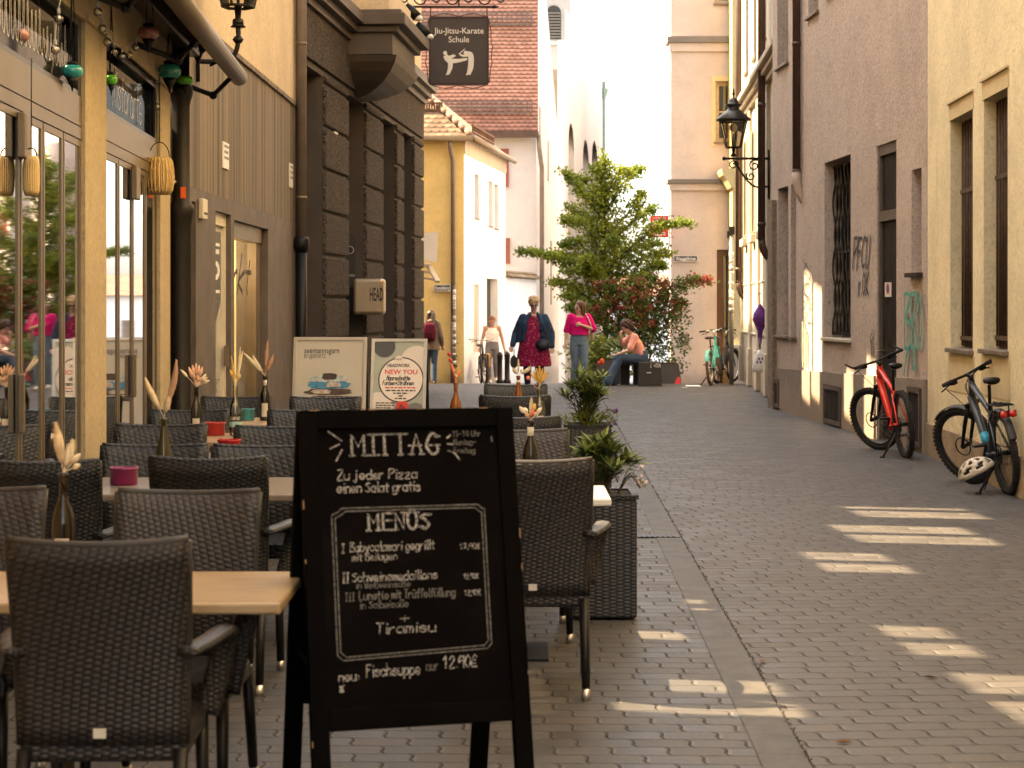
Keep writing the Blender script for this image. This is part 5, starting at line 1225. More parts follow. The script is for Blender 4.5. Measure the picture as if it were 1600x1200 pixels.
bouquet(bx(712,13.0), 13.0, 'red and coral dried heads just above the menu board edge', [(M_redf,'o',-.045,.19,0),(M_cor,'b',-.03,.13,0),(M_pink,'b',-.015,.10,0),(M_yelw,'w',.02,.12,0),(M_cor,'b',.03,.08,0),(M_redf,'o',-.035,.15,0),(M_pink,'b',.0,.06,0)])
table(-.62, -.12, 12.75, 13.35, 'small table hidden behind the menu board under the red dried heads')
def pot(px_, Y, mat, label, r_=.055, h=.085, z=.743):
    t = thing('table_ashtray', label, 'ashtray', (bx(px_, Y), Y, z), 0, 'coloured ashtrays on the tables')
    mb = MB(); mb.lathe([(r_*.94,0),(r_,.006),(r_*.985,h-.012),(r_*1.04,h-.010),(r_*1.04,h),(r_*.9,h),(r_*.88,h-.03),(.01,h-.032)], n=24); mb.build('bowl', mat, t)
    mb = MB()
    for k_ in range(3): a = k_*2.09+.5; mb.box((r_*.97*math.cos(a), r_*.97*math.sin(a), h+.001), (.02,.012,.004), a)
    mb.build('rests', mat, t); return t
def melamine(n, c): return surf(n, c, .3, var=.05, bump=.03)
pot(193.5, 9.15, melamine('magenta_melamine', (.22,.018,.085)), 'magenta ashtray on the table behind the smooth black chairs', .066, .082)
pot(358, 11.0, melamine('red_melamine', (.40,.012,.018)), 'bright red ashtray partly hidden by a black chair back', .066, .085, .743)
pot(336, 12.6, melamine('coral_melamine', (.42,.035,.032)), 'coral red ashtray beside the clear labelled bottle', .066, .085)
pot(387, 14.25, melamine('teal_melamine', (.06,.27,.28)), 'teal ashtray on the far left table', .05, .085)
# ---------------------------------------------------------------- menu board
M_bwood = surf('black_board_wood', (.0030,.0023,.0021), .75, spec=.03, var=.4, scale=6, bump=.3, bscale=30, sx=(1,1,.3)); M_slate = Mat('chalkboard', .9, 0, .02)
n1 = M_slate.noise(4, 5, .7); n2 = M_slate.noise(1.2, 4, .7); k = M_slate.mix(n1.ss(.4, .8), (.0040,.0031,.0030), (.0068,.0056,.0054)); k = M_slate.mix(n2.ss(.45, .75)*.7, k, (.0125,.0112,.011)); M_slate.color(k); M_slate = M_slate.m
M_chalk = Mat('chalk', .95, 0, .1); n1 = M_chalk.noise(160, 3, .7); k = M_chalk.mix(n1.ss(.38, .62), (.07,.064,.061), (.46,.43,.405)); M_chalk.color(k); M_chalk = M_chalk.m
M_chalkd = Mat('faint_chalk', .95, 0, .1); n1 = M_chalkd.noise(140, 3, .7); k = M_chalkd.mix(n1.ss(.3, .7), (.04,.037,.035), (.22,.205,.19)); M_chalkd.color(k); M_chalkd = M_chalkd.m
t = thing('menu_board', 'black wooden A-frame menu board with chalk lunch menu', 'menu board', (-.33, 6.0, 0), R(16))
TOP, DEP, W2 = 1.272, .285, .34
def lean(z): return -DEP*(1-z/TOP)               # y of the front frame at height z
up_f = Vector((0, DEP, TOP)).normalized()
Mf = fm((0, -DEP, 0), (1,0,0), up_f)             # frame of the front panel: x right, y up along the slope
Lf = math.hypot(DEP, TOP)
mb = MB()
for s_ in (-1, 1): mb.bb(s_*W2-(0 if s_ < 0 else .055), s_*W2+(.055 if s_ < 0 else 0), 0, Lf, -.02, .02, Mf)
mb.bb(-W2+.055, W2-.055, Lf-.06, Lf-.0, -.02, .02, Mf); mb.bb(-W2+.055, W2-.055, .335, .40, -.02, .02, Mf)
mb.build('front_frame', M_bwood, t, bevel=.004)
mb = MB(); mb.bb(-W2+.05, W2-.05, .39, Lf-.05, -.008, .006, Mf); pan = mb.build('panel', M_slate, t)
up_b = Vector((0, -DEP, TOP)).normalized(); Mbk = fm((0, DEP+.03, 0), (-1,0,0), up_b)
mb = MB()
for s_ in (-1, 1): mb.bb(s_*W2-(0 if s_ < 0 else .055), s_*W2+(.055 if s_ < 0 else 0), 0, Lf-.005, -.02, .02, Mbk)
mb.bb(-W2+.055, W2-.055, Lf-.06, Lf-.006, -.02, .02, Mbk); mb.bb(-W2+.055, W2-.055, .335, .40, -.02, .02, Mbk); mb.bb(-W2+.05, W2-.05, .39, Lf-.05, -.006, .006, Mbk); mb.build('rear_frame', M_bwood, t, bevel=.004)
mb = MB(); rg = random.Random(2)
for i in range(6):
    s_ = rg.choice((-1,1)); q = rg.uniform(.2, Lf); mb.box((s_*(W2-.0015), q, .0185), (.004, rg.uniform(.01,.035), .004), 0, Mf)
for i in range(5): mb.box((rg.uniform(-W2+.03,W2-.03), Lf-.0012, .017), (rg.uniform(.01,.05), .004, .008), 0, Mf)
mb.build_each('worn_chip', surf('bare_wood', (.20,.125,.07), .8), t)
for s_ in (-1, 1):
    mb = MB(); mb.beam((s_*(W2-.03), lean(.5)+.02, .5), (s_*(W2-.03), -lean(.5)+.01, .5), .006, .018); mb.build('stay', M_black, t)
# the chalk writing; board coordinates from the photograph's board rectangle
mc = MB(); md = MB(); mt = Mf @ Matrix.Translation((0,0,.0085))
ZY = lambda py_: Lf*(1327-py_)/(1327-641)*1.0
XB = lambda px_, py_: ((px_-(476+(py_-645)*.0365))/(333+(py_-645)*.018)-.5)*.67
def wr(fresh, s, px0, px1, pyb, hpx, wd, sl=.08, jit=.5):
    mb = MB(); x0 = XB(px0, pyb); x1 = XB(px1, pyb); chalk(mb, s, mt, x0, ZY(pyb), hpx*.00185, wd*(.86 if hpx > 13 else .7), x1-x0, sl, jit); mb.build('chalk_line', M_chalk if fresh else M_chalkd, pan)
def head(mb, s, px0, px1, pyb, hpx):
    x0 = XB(px0, pyb); x1 = XB(px1, pyb); h = hpx*.0019; n = len(s); wid = [(.55 if c == 'I' else 1.15 if c == 'M' else 1) for c in s]; u_ = (x1-x0)/sum(wid); cx = x0
    for c, k_ in zip(s, wid):
        wl = u_*k_*.66
        for st in gl(c):
            p = [(cx+(q[0]/4 if c != 'I' else (q[0]-2)/2+.5)*wl, ZY(pyb)+(q[1]-2)/7*h) for q in st]
            vert = abs(p[0][0]-p[-1][0]) < wl*.2
            mb.ribbon(smooth(p) if c in 'GSUÜ' else p, .0085 if len(p) > 2 or vert else .006, mt)
            for e in (p[0], p[-1]):
                if len(p) > 1 and not (c in 'ÜU' and st[0] in ((1,8),(3,8))): mb.ribbon([(e[0]-.008, e[1]), (e[0]+.008, e[1])], .0055, mt)
        if c == 'Ü':
            for q in (.3, .7): mb.ribbon([(cx+wl*q-.003, ZY(pyb)+h*1.16), (cx+wl*q+.003, ZY(pyb)+h*1.17)], .008, mt)
        cx += u_*k_
head(mc, 'MITTAG', 556, 700, 716, 34); mc.build('chalk_heading', M_chalk, pan); mc = MB(); head(mc, 'MENÜS', 582, 684, 838, 27); mc.build('chalk_heading', M_chalk, pan); mc = MB()
wr(1, 'Zu jeder Pizza', 533, 660, 755, 16, .0048); wr(1, 'einen Salat gratis', 533, 665, 776, 17, .0048)
wr(0, '11-14 Uhr', 716, 762, 688, 10, .0038); wr(0, 'Montag-', 717, 754, 702, 10, .0036); wr(0, 'Freitag', 717, 752, 716, 10, .0036)
wr(1, 'I', 539, 547, 872, 14, .005); wr(1, 'Babycalamari gegrillt', 553, 687, 871, 15, .0044); wr(1, 'mit Beilagen', 556, 628, 886, 13, .0042); wr(1, '13,90€', 727, 760, 873, 9, .0038)
wr(1, 'II', 541, 553, 920, 16, .005); wr(1, 'Schweinemedaillons', 556, 692, 919, 15, .0044); wr(0, 'in Weißweinsoße', 562, 648, 930, 11, .004); wr(1, '12,90€', 733, 757, 921, 8, .0038)
wr(0, 'III', 545, 561, 949, 13, .005); wr(0, 'Lunette mit Trüffelfüllung', 567, 720, 948, 14, .0044); wr(0, 'in Salbeisoße', 568, 645, 962, 12, .0042); wr(1, '12,90€', 734, 760, 948, 9, .0038)
wr(1, '+', 630, 650, 987, 16, .0035); wr(1, 'Tiramisu', 593, 690, 1003, 17, .005); wr(1, 'neu:', 535, 568, 1074, 16, .005); wr(1, 'Fischsuppe', 578, 664, 1069, 19, .0052); wr(0, 'nur', 672, 692, 1064, 15, .005); wr(1, '12.90€', 700, 755, 1062, 19, .005)
fr = [(540,801),(755,801),(763,808),(766,808),(776,1020),(777,1026),(770,1034),(542,1042),(533,1034),(524,814),(525,811),(533,807),(540,801)]
for off in (0, 5):
    cxp, cyp = 650, 920; pts = []
    for a, b in fr: pts.append((XB(a+(off if a < cxp else -off), b), ZY(b+(off if b < cyp else -off))))
    md.ribbon(pts, .0042, mt)
for a in (((519,676),(539,691)),((522,704),(536,697)),((531,724),(540,706)),((706,690),(712,685)),((707,700),(715,701)),((708,711),(718,715),(726,726)),((543,1080),(540,1086),(542,1090))):
    mc.ribbon([(XB(*q), ZY(q[1])) for q in a], .005, mt)
mc.box((XB(539,1086), ZY(1086), 0), (.012,.02,.001), 0, mt); md.ribbon([(XB(778,700), ZY(690)), (XB(779,700), ZY(697))], .006, mt)
mc.build('chalk_rays', M_chalk, pan); md.build('chalk_border', M_chalkd, pan)
# ---------------------------------------------------------------- poster boards
M_sil = surf('silver_profile', (.50,.44,.36), .35, .6, var=.05, bump=0); M_silb = surf('grey_profile', (.50,.50,.50), .35, .5, var=.05, bump=0)
def poster(label, px0, px1, pyt, Y, h, rz, mprof, fill, name='poster_board'):
    cx = bx((px0+px1)/2, Y); w_ = (px1-px0)*Y/FPX/math.cos(rz)/2; zt = CAMH-(pyt-476)*Y/FPX
    t = thing(name, label, 'poster board', (cx, Y, 0), rz); dp = .22; L_ = math.hypot(zt, dp)
    m_ = fm((0,-dp,0), (1,0,0), Vector((0,dp,zt))); f_ = .035
    mb = MB()
    for s_ in (-1, 1): mb.bb(min(s_*w_, s_*(w_-f_)), max(s_*w_, s_*(w_-f_)), .04, L_, -.014, .014, m_)
    mb.bb(-w_+f_, w_-f_, L_-f_, L_, -.014, .014, m_); mb.bb(-w_+f_, w_-f_, .1, .1+f_, -.014, .014, m_); mb.build('frame', mprof, t, bevel=.003)
    mb = MB(); mb.bb(-w_+f_-.002, w_-f_+.002, .1, L_-f_+.002, -.006, .002, m_); pn = mb.build('panel', fill, t)
    m2 = fm((0,dp,0), (-1,0,0), Vector((0,-dp,zt))); mb = MB(); mb.bb(-w_, w_, .04, L_-.01, -.012, .012, m2); mb.build('rear_panel', M_alud, t)
    return t, pn, m_ @ Matrix.Translation((0,0,.004)), w_, L_
t, pn, mq, w_, L_ = poster('cream poster board with a stack of blue and brown bracelets', 459, 574, 527, 19.6, 1.25, R(-3), M_sil, surf('cream_poster', (.50,.455,.39), .35, var=.04, bump=0))
mb = MB(); tq = lambda dx, dy: mq @ Matrix.Translation((dx, dy, .0))
text(mb, 'seemannsgarn', tq(-.085, L_-.165), .085, .36, bold=.006); text(mb, 'BY @SPORTZ', tq(-.155, L_-.215), .058, .22); mb.build('lettering', surf('slate_ink', (.035,.038,.055), .6, bump=0), pn)
def blob(mb, cx, cy, rx, ry, seed, n=28, k=.12):
    rg = random.Random(seed); mb.prism([(cx+rx*abs(math.cos(a))**.55*math.copysign(1, math.cos(a))*(1+rg.uniform(-k,k)), cy+ry*abs(math.sin(a))**.7*math.copysign(1, math.sin(a))*(1+rg.uniform(-k,k))) for a in [i*6.283/n for i in range(n)]], mq @ Matrix.Translation((0,0,mb.zz)), .001)
for nm, c, parts in (('blue_bracelet', (.06,.22,.36), [(.0,.44,.22,.038)]), ('brown_bracelet', (.085,.055,.045), [(.0,.37,.235,.032),(.02,.30,.23,.028)]), ('pale_bracelet', (.42,.45,.44), [(.0,.505,.20,.034)]), ('clasp', (.055,.035,.028), [(-.0,.525,.075,.035)]), ('steel_clasp', (.45,.38,.33), [(.04,.44,.075,.026),(-.08,.37,.10,.022)])):
    mb = MB(); mb.zz = .001+.0012*['blue_bracelet','brown_bracelet','pale_bracelet','clasp','steel_clasp'].index(nm)
    for i, (cx, cy, rx, ry) in enumerate(parts): blob(mb, cx, cy+(L_-1.29)+.36, rx, ry, i+len(nm))
    mb.build(nm, surf(nm, c, .5, var=.35, scale=25, bump=0), pn)
t, pn, mq, w_, L_ = poster('grey poster board advertising HEADWORK NEW YOU in a white circle', 581, 668, 529.5, 21.8, 1.2, R(-6), M_silb, surf('grey_green_poster', (.33,.36,.33), .4, var=.03, bump=0))
rr = w_-.035
def disc(cx, cy, r_, z_, name, c):
    mb = MB(); pts = [(min(max(cx+r_*math.cos(a), -rr), rr), min(max(cy+r_*math.sin(a), .14), L_-.036)) for a in [i*6.283/40 for i in range(40)]]
    mb.prism(pts, mq @ Matrix.Translation((0,0,z_)), .0008); mb.build(name, surf(name, c, .4, var=.03, bump=0), pn)
cy = L_-.47
disc(.20, L_-.26, .18, .000, 'pale_disc', (.62,.56,.55)); disc(-.17, L_-.09, .125, .001, 'dark_disc', (.075,.075,.09)); disc(-.22, L_-.78, .17, .001, 'pale_disc', (.62,.56,.55))
disc(.03, cy, .262, .002, 'ring_disc', (.06,.058,.07)); disc(.03, cy, .246, .003, 'white_disc', (.68,.62,.61)); disc(.05, L_-.78, .075, .0025, 'red_disc', (.55,.06,.05)); disc(.20, L_-.86, .13, .0018, 'grey_disc', (.17,.17,.185))
disc(.0, L_-.24, .045, .0045, 'logo_disc', (.66,.60,.59))
mb = MB(); text(mb, 'HEADWORK', tq(.0, L_-.325) @ Matrix.Translation((0,0,.006)), .055, .26, bold=.02); text(mb, 'HW', tq(0, L_-.25) @ Matrix.Translation((0,0,.007)), .04, bold=.01)
chalk(mb, 'Haarschnitte', tq(-.135, L_-.475) @ Matrix.Translation((0,0,.006)), 0, 0, .052, .009, .27, sl=.35, jit=.1); chalk(mb, 'Farben+Strähnen', tq(-.18, L_-.53) @ Matrix.Translation((0,0,.006)), 0, 0, .05, .008, .36, sl=.35, jit=.1)
for i, (wq, dy) in enumerate(((.34,-.60),(.17,-.63),(.05,-.66),(.13,-.69))):
    rg = random.Random(i); x0 = -wq/2
    while x0 < wq/2: w2 = rg.uniform(.02,.06); mb.prism([(x0,0),(min(x0+w2,wq/2),0),(min(x0+w2,wq/2),.014),(x0,.014)], tq(.03, L_+dy) @ Matrix.Translation((0,0,.006)), .0005); x0 += w2+.012
for i in range(6):
    rg = random.Random(i+20); x0 = -.25; wq = -.07
    while x0 < wq: w2 = rg.uniform(.02,.05); mb.prism([(x0,0),(x0+w2,0),(x0+w2,.012),(x0,.012)], tq(0, L_-.74-i*.028) @ Matrix.Translation((0,0,.005)), .0005); x0 += w2+.01
chalk(mb, 'Bis', tq(.02, L_-.80) @ Matrix.Translation((0,0,.006)), 0, 0, .045, .006, .07, sl=.2)
mb.build('lettering', M_ink, pn)
mb = MB(); text(mb, 'NEW YOU', tq(.03, L_-.405) @ Matrix.Translation((0,0,.006)), .075, .37, bold=.02)
rg = random.Random(77); x0 = -.18
while x0 < .18: w2 = rg.uniform(.02,.06); mb.prism([(x0,0),(min(x0+w2,.18),0),(min(x0+w2,.18),.014),(x0,.014)], tq(.03, L_-.567) @ Matrix.Translation((0,0,.006)), .0005); x0 += w2+.012
mb.build('red_lettering', surf('poster_red', (.55,.06,.055), .5, bump=0), pn)
# ---------------------------------------------------------------- string lights, lanterns hanging from the awning
M_bulbg = glass_mat('bulb_glass', (.95,.92,.85), .25); M_fil = surf('bulb_core', (.75,.60,.40), .4, bump=0)
def string(label, pts, nb):
    t = thing('string_lights', label, 'string lights', pts[0], 0, 'strings of clear party bulbs'); pts = smooth3(pts, 6)
    MB().tube(pts, .0045, 5).build('cable', M_wires, t, True)
    for i in range(nb):
        p = pts[int((i+.5)/nb*(len(pts)-1))]; mb = MB(); mb.lathe([(.004,0),(.010,-.004),(.010,-.03),(.006,-.032)], p, 8); b_ = mb.build('bulb', M_wires, t, True)
        mb = MB(); mb.ell(p+Vector((0,0,-.058)), (.026,.026,.028), 12, 8); mb.build('globe', M_bulbg, b_, True); mb = MB(); mb.ell(p+Vector((0,0,-.055)), (.014,.014,.018), 6, 5); mb.build('filament', M_fil, b_, True)
    return t
string('party bulbs sagging from the pillar to the rolled awning', [ap(150,-6,11.6), ap(160,30,11.8), ap(172,60,12.2), ap(190,74,12.8), ap(207,68,13.2), ap(222,40,13.6), ap(232,0,14)], 9)
string('party bulbs hanging down the left glass pane', [ap(95,-4,10.6), ap(88,36,10.6), ap(84,90,10.6), ap(72,160,10.8)], 3)
string('party bulbs hanging along the cast iron column', [ap(238,20,14.4), ap(243,100,14.6), ap(247,180,14.8), ap(252,235,15.0), ap(270,275,15.4), ap(284,240,15.6), ap(292,180,15.7), ap(290,120,15.7)], 14)
M_teal = surf('teal_glass', (.03,.30,.28), .12, var=.25, scale=20, bump=.2, spec=.7); M_grn = surf('green_glass_lamp', (.10,.45,.02), .12, var=.2, scale=20, bump=.1, spec=.7); M_rose = surf('rose_glass', (.32,.14,.12), .2, var=.3, scale=22, bump=.2, spec=.6)
def hanging_lamp(label, px_, py_, Y, mat, r_, h, zhang):
    p = ap(px_, py_, Y); t = thing('hanging_lantern', label, 'lantern', p, 0, 'coloured glass lanterns under the awning')
    mb = MB(); mb.lathe([(r_*.45,h*.5),(r_*.85,h*.42),(r_,h*.1),(r_*.95,-h*.2),(r_*.6,-h*.45),(r_*.4,-h*.5)], n=20); mb.build('glass', mat, t)
    mb = MB(); mb.lathe([(r_*.5,h*.52),(r_*.55,h*.7),(r_*.1,h*.85)], n=14); mb.lathe([(r_*.62,-h*.46),(r_*.35,-h*.9),(r_*.12,-h*1.2),(.004,-h*1.5)], n=14); mb.build_each('metal_cap', M_iron, t)
    mb = MB()
    for k_ in range(3): mb.tube([(r_*.5*math.cos(k_*2.1), r_*.5*math.sin(k_*2.1), h*.6), (0,0,zhang)], .003, 4)
    mb.build('chain', M_iron, t); return t
hanging_lamp('teal glass lantern under the end of the rolled awning', 265, 112, 14.6, M_teal, .088, .11, .35)
hanging_lamp('green glass lantern beside the teal one at the column', 289, 126, 15.4, M_grn, .068, .075, .4)
hanging_lamp('rose glass lantern hanging above the bulb string', 232, 52, 13.2, M_rose, .072, .09, .5)
hanging_lamp('dark glass lantern behind the awning bar end', 309, 76, 16.0, M_iron, .07, .10, .3)
hanging_lamp('dark smoky lantern at the left edge in front of the upper glass', 28, 56, 9.9, M_rose, .06, .07, .5)
hanging_lamp('second teal glass lantern in front of the left glass', 113, 112, 11.0, M_teal, .062, .075, .5)
hanging_lamp('small green glass lantern beside the first pillar', 174, 125, 12.4, M_grn, .04, .065, .5)
def basket(label, px_, py_, Y, w_, h, hang):
    p = ap(px_, py_, Y); t = thing('basket_lantern', label, 'basket', p, 0, 'wicker basket lanterns')
    m_ = weave('wicker', (.50,.33,.13), .016, .018, .6)
    mb = MB(); mb.lathe([(w_*.72,-h),(w_*.92,-h*.75),(w_,-h*.2),(w_,h*.35),(w_*.9,h*.8),(w_*.72,h),(w_*.62,h),(w_*.62,h*.8)], n=28); mb.build('body', m_, t)
    mb = MB()
    for k_ in range(22): a = k_*6.283/22; mb.tube([(r_*1.015*math.cos(a), r_*1.015*math.sin(a), z_) for r_, z_ in ((w_*.72,-h),(w_*.92,-h*.75),(w_,-h*.2),(w_,h*.35),(w_*.9,h*.8),(w_*.72,h))], .0045, 4)
    mb.build('ribs', surf('wicker_rib', (.66,.46,.20), .6, var=.25), t)
    mb = MB(); mb.tube([(w_*.72*math.cos(math.pi*i/14), 0, h+w_*1.1*math.sin(math.pi*i/14)) for i in range(15)], .004, 5); mb.tube([(0,0,h+w_*1.1),(0,0,h+hang)], .003, 4); mb.build('handle', M_iron, t); return t
basket('wicker basket lantern hanging in front of the second pillar', 249, 275, 14.4, .105, .138, .62)
basket('wicker basket lantern hanging in front of the left glass pane', 49, 275, 9.75, .038, .10, .5)
# ---------------------------------------------------------------- people
def skin(n, c=(.60,.37,.27)): return surf(n, c, .5, var=.06, scale=6, bump=.05)
M_skin = skin('skin'); M_skint = skin('tanned_skin', (.42,.22,.13))
def cap(mb, a, b, ra, rb, n=10):
    """tapered limb with rounded ends"""
    a = Vector(a); b = Vector(b); d = (b-a); L_ = d.length; d.normalize()
    pts = []; rs = []
    for k in (-1,-.7,-.35): pts.append(a+d*ra*k); rs.append(ra*math.sqrt(max(.02,1-k*k)))
    pts += [a, a.lerp(b,.35), a.lerp(b,.7), b]; rs += [ra, ra+(rb-ra)*.25+ra*.04, ra+(rb-ra)*.7, rb]
    for k in (.35,.7,1): pts.append(b+d*rb*k); rs.append(rb*math.sqrt(max(.02,1-k*k)))
    mb.tube(pts, rs, n)
def hand(mb, wr_, dirn, pal, side=1, curl=.5):
    d = Vector(dirn).normalized(); n_ = Vector(pal).normalized(); x = d.cross(n_).normalized()*side; n_ = x.cross(d).normalized()*side
    w0 = Vector(wr_)
    mb.tube([w0-d*.01, w0+d*.03, w0+d*.085], [.024,.036,.036], 8, flat=.5)
    for i, (o, L_) in enumerate(((-.028,.062),(-.009,.075),(.010,.070),(.028,.055))):
        a = w0+d*.08+x*o; b = a+d*L_*.5+n_*L_*.18*curl; c = b+d*L_*.4*(1-curl*.5)+n_*L_*.4*curl
        mb.tube([a-d*.012, a, b, c], [.0095,.0095,.009,.0075], 6)
    a = w0+d*.03-x*.03; mb.tube([a, a+d*.035-x*.02+n_*.01, a+d*.06-x*.018+n_*.02], [.011,.010,.008], 6)
def person(label, loc, rz, J, hair, clothes, skinm=None, sun=False, shoes=None, H=1.0, extra=None, female=True, name='person'):
    """J: joints in the person's own frame, facing -y"""
    t = thing(name, label, 'person', loc, rz); skinm = skinm or M_skin
    V = lambda k: Vector(J[k])*H
    mb = MB(); hd = V('head'); nk = V('neck'); ch = V('chest'); pv = V('pelvis')
    fwd = Vector(J.get('look', (0,-1,0))).normalized(); upv = (hd-nk).normalized(); rt = fwd.cross(upv).normalized(); fw = upv.cross(rt).normalized()
    HM = Matrix(((rt.x,fw.x,upv.x,hd.x),(rt.y,fw.y,upv.y,hd.y),(rt.z,fw.z,upv.z,hd.z),(0,0,0,1)))       # head frame: x right, y front, z up
    mb.ell((0,-.012,.03), (.074,.092,.092), 14, 10, HM); mb.ell((0,.016,-.035), (.058,.068,.08), 12, 9, HM); mb.ell((0,.055,-.085), (.026,.026,.024), 8, 6, HM)
    mb.tube([(0,.085,.02),(0,.103,-.018),(0,.092,-.032)], [.009,.015,.010], 6, M=HM); mb.ell((0,.078,-.058), (.022,.012,.010), 8, 5, HM)
    for s_ in (-1, 1): mb.ell((s_*.074,-.01,-.005), (.010,.018,.028), 7, 6, HM); mb.ell((s_*.034,.066,-.02), (.02,.018,.018), 7, 5, HM)
    cap(mb, nk-upv*.05, hd-upv*.06, .052, .048)
    sw_ = J.get('girth', 1.0)
    spine = [pv, pv.lerp(ch,.4), ch, nk-(nk-ch)*.2]; rr_ = [(.165*sw_,.115*sw_),(.135*sw_,.10*sw_),(.165*sw_,.115*sw_),(.10,.075)]
    mb.loft([(p, a, b) for p, (a, b) in zip([pv-Vector((0,0,.09*H))]+spine, [(.12*sw_,.09*sw_)]+rr_)], 14)
    for s_, k in ((-1,'r'),(1,'l')):
        cap(mb, ch+(V('sh'+k)-ch)*.4, V('sh'+k), .075, .062); cap(mb, V('sh'+k), V('el'+k), .05*sw_, .040); cap(mb, V('el'+k), V('wr'+k), .040, .027)
        hd_ = J.get('hd'+k, V('wr'+k)-V('el'+k)); hand(mb, V('wr'+k), hd_, J.get('hp'+k, (0,-1,0) if abs(Vector(hd_).normalized().z) > .6 else (0,0,-1)), s_, J.get('curl', .6))
        cap(mb, V('hp_'+k), V('kn'+k), .088*sw_, .058); cap(mb, V('kn'+k), V('an'+k), .056, .036)
        f = Vector(J.get('ft'+k, (0,-1,0))).normalized(); a_ = V('an'+k); cap(mb, a_+Vector((0,0,-.045))-f*.03, a_+Vector((0,0,-.055))+f*.13, .036, .028)
    mb.build('body', skinm, t, remesh=.0085)
    # face
    mb = MB(); mb.ell((0,.0865,-.060), (.021,.008,.006), 8, 5, HM); mb.build('lips', surf('lips', (.42,.13,.11), .4, bump=0), t)
    if sun:
        mb = MB()
        for s_ in (-1,1): mb.ell((s_*.032,.084,.002), (.026,.010,.019), 10, 7, HM); mb.tube([(s_*.064,.075,.01),(s_*.076,-.01,.008)], .004, 4, M=HM)
        mb.tube([(-.01,.095,.012),(.01,.095,.012)], .004, 4, M=HM); mb.build('sunglasses', glossy_dark('sunglass_lens', (.03,.016,.012), .1), t)
    else:
        mb = MB()
        for s_ in (-1,1): mb.ell((s_*.032,.081,-.002), (.011,.006,.006), 7, 5, HM)
        mb.build('eyes', M_ink, t)
        mb = MB()
        for s_ in (-1,1): mb.tube([(s_*.018,.088,.018),(s_*.034,.087,.024),(s_*.05,.078,.018)], .004, 4, M=HM)
        mb.build('eyebrows', surf('brow', (.07,.04,.025), .8, bump=0), t)
    # hair
    hm, hkind = hair; mb = MB(); rg = random.Random(label)
    if hkind == 'short':
        mb.ell((0,-.022,.05), (.098,.10,.092), 14, 10, HM)
        for i in range(46):
            a = rg.uniform(0,6.283); q = rg.uniform(.1,1.35); p = Vector((.095*math.sin(q)*math.cos(a), -.03+.098*math.sin(q)*math.sin(a), .045+.095*math.cos(q)))
            if p.y > .045 and p.z < .075: continue
            mb.ell(p, (.024,.024,.022), 6, 5, HM)
    elif hkind == 'long':
        mb.ell((0,-.02,.043), (.086,.094,.090), 14, 10, HM)
        for i in range(30):
            s_ = rg.choice((-1,1)); x0 = s_*rg.uniform(.03,.085); y0 = rg.uniform(-.08,.035) if abs(x0) > .06 else rg.uniform(-.10,-.05); ln = rg.uniform(.20,.30)
            mb.tube([(x0*.7,y0*.6,.10),(x0,y0,.04),(x0*1.12,y0-.01,-.06),(x0*1.2,y0-.02+rg.uniform(-.01,.01),-.15),(x0*1.1,y0-.02,-ln)], [.02,.022,.022,.018,.008], 6, M=HM)
    elif hkind == 'curly':
        for i in range(90):
            a = rg.uniform(0,6.283); q = rg.uniform(0,1.9); p = Vector((.10*math.sin(q)*math.cos(a), -.04+.105*math.sin(q)*math.sin(a), .02+.115*math.cos(q)))
            if p.y > .03 and p.z < .07: continue
            mb.ell(p, (.028,.028,.03), 6, 5, HM)
        mb.ell((0,-.03,.03), (.09,.09,.095), 12, 8, HM)
        for i in range(26): x0 = rg.uniform(-.09,.09); y0 = rg.uniform(-.10,-.02); mb.tube([(x0,y0,.02),(x0*1.15,y0-.01,-.07),(x0*1.1,y0,-.15)], [.026,.024,.012], 6, M=HM)
    else:
        mb.ell((0,-.018,.042), (.083,.092,.088), 14, 10, HM); mb.ell((0,-.10,.05), (.045,.045,.045), 8, 7, HM)
    mb.build('hair', hm, t, remesh=.007)
    for nm, m_, fn, vox in clothes:
        mb = MB(); fn(mb, V, J); mb.build(nm, m_, t, remesh=vox)
    if shoes:
        for k in ('r','l'):
            f = Vector(J.get('ft'+k, (0,-1,0))).normalized(); a_ = V('an'+k); mb = MB()
            mb.tube([a_+Vector((0,0,-.045))-f*.055, a_+Vector((0,0,-.04))-f*.02, a_+Vector((0,0,-.05))+f*.06, a_+Vector((0,0,-.06))+f*.14, a_+Vector((0,0,-.065))+f*.165], [.03,.046,.046,.038,.018], 10, flat=.95)
            mb.build('shoe', shoes, t)
    if extra: extra(t, V, J)
    return t
def std(**k):
    J = dict(head=(0,-.02,1.565), neck=(0,0,1.43), chest=(0,0,1.25), pelvis=(0,0,.93), shr=(-.165,0,1.375), shl=(.165,0,1.375), elr=(-.24,.02,1.09), ell=(.24,.02,1.09), wrr=(-.25,-.06,.86), wrl=(.25,-.06,.86),
             hp_r=(-.085,0,.88), hp_l=(.085,0,.88), knr=(-.09,-.03,.49), knl=(.09,-.03,.49), anr=(-.09,.03,.09), anl=(.09,.03,.09))
    J.update(k); return J
def pants(r=1.0, flare=0, low=.0):
    def fn(mb, V, J):
        g = J.get('girth', 1)*r
        mb.loft([(V('pelvis')+Vector((0,0,.14)), .150*g, .115*g), (V('pelvis')+Vector((0,0,.02)), .178*g, .125*g), (V('pelvis')-Vector((0,0,.09)), .16*g, .115*g)], 14)
        for k in ('r','l'):
            cap(mb, V('hp_'+k), V('kn'+k), .100*g, .072*g); e = V('kn'+k).lerp(V('an'+k), 1-low); cap(mb, V('kn'+k), e, .068*g, (.050+flare)*g)
    return fn
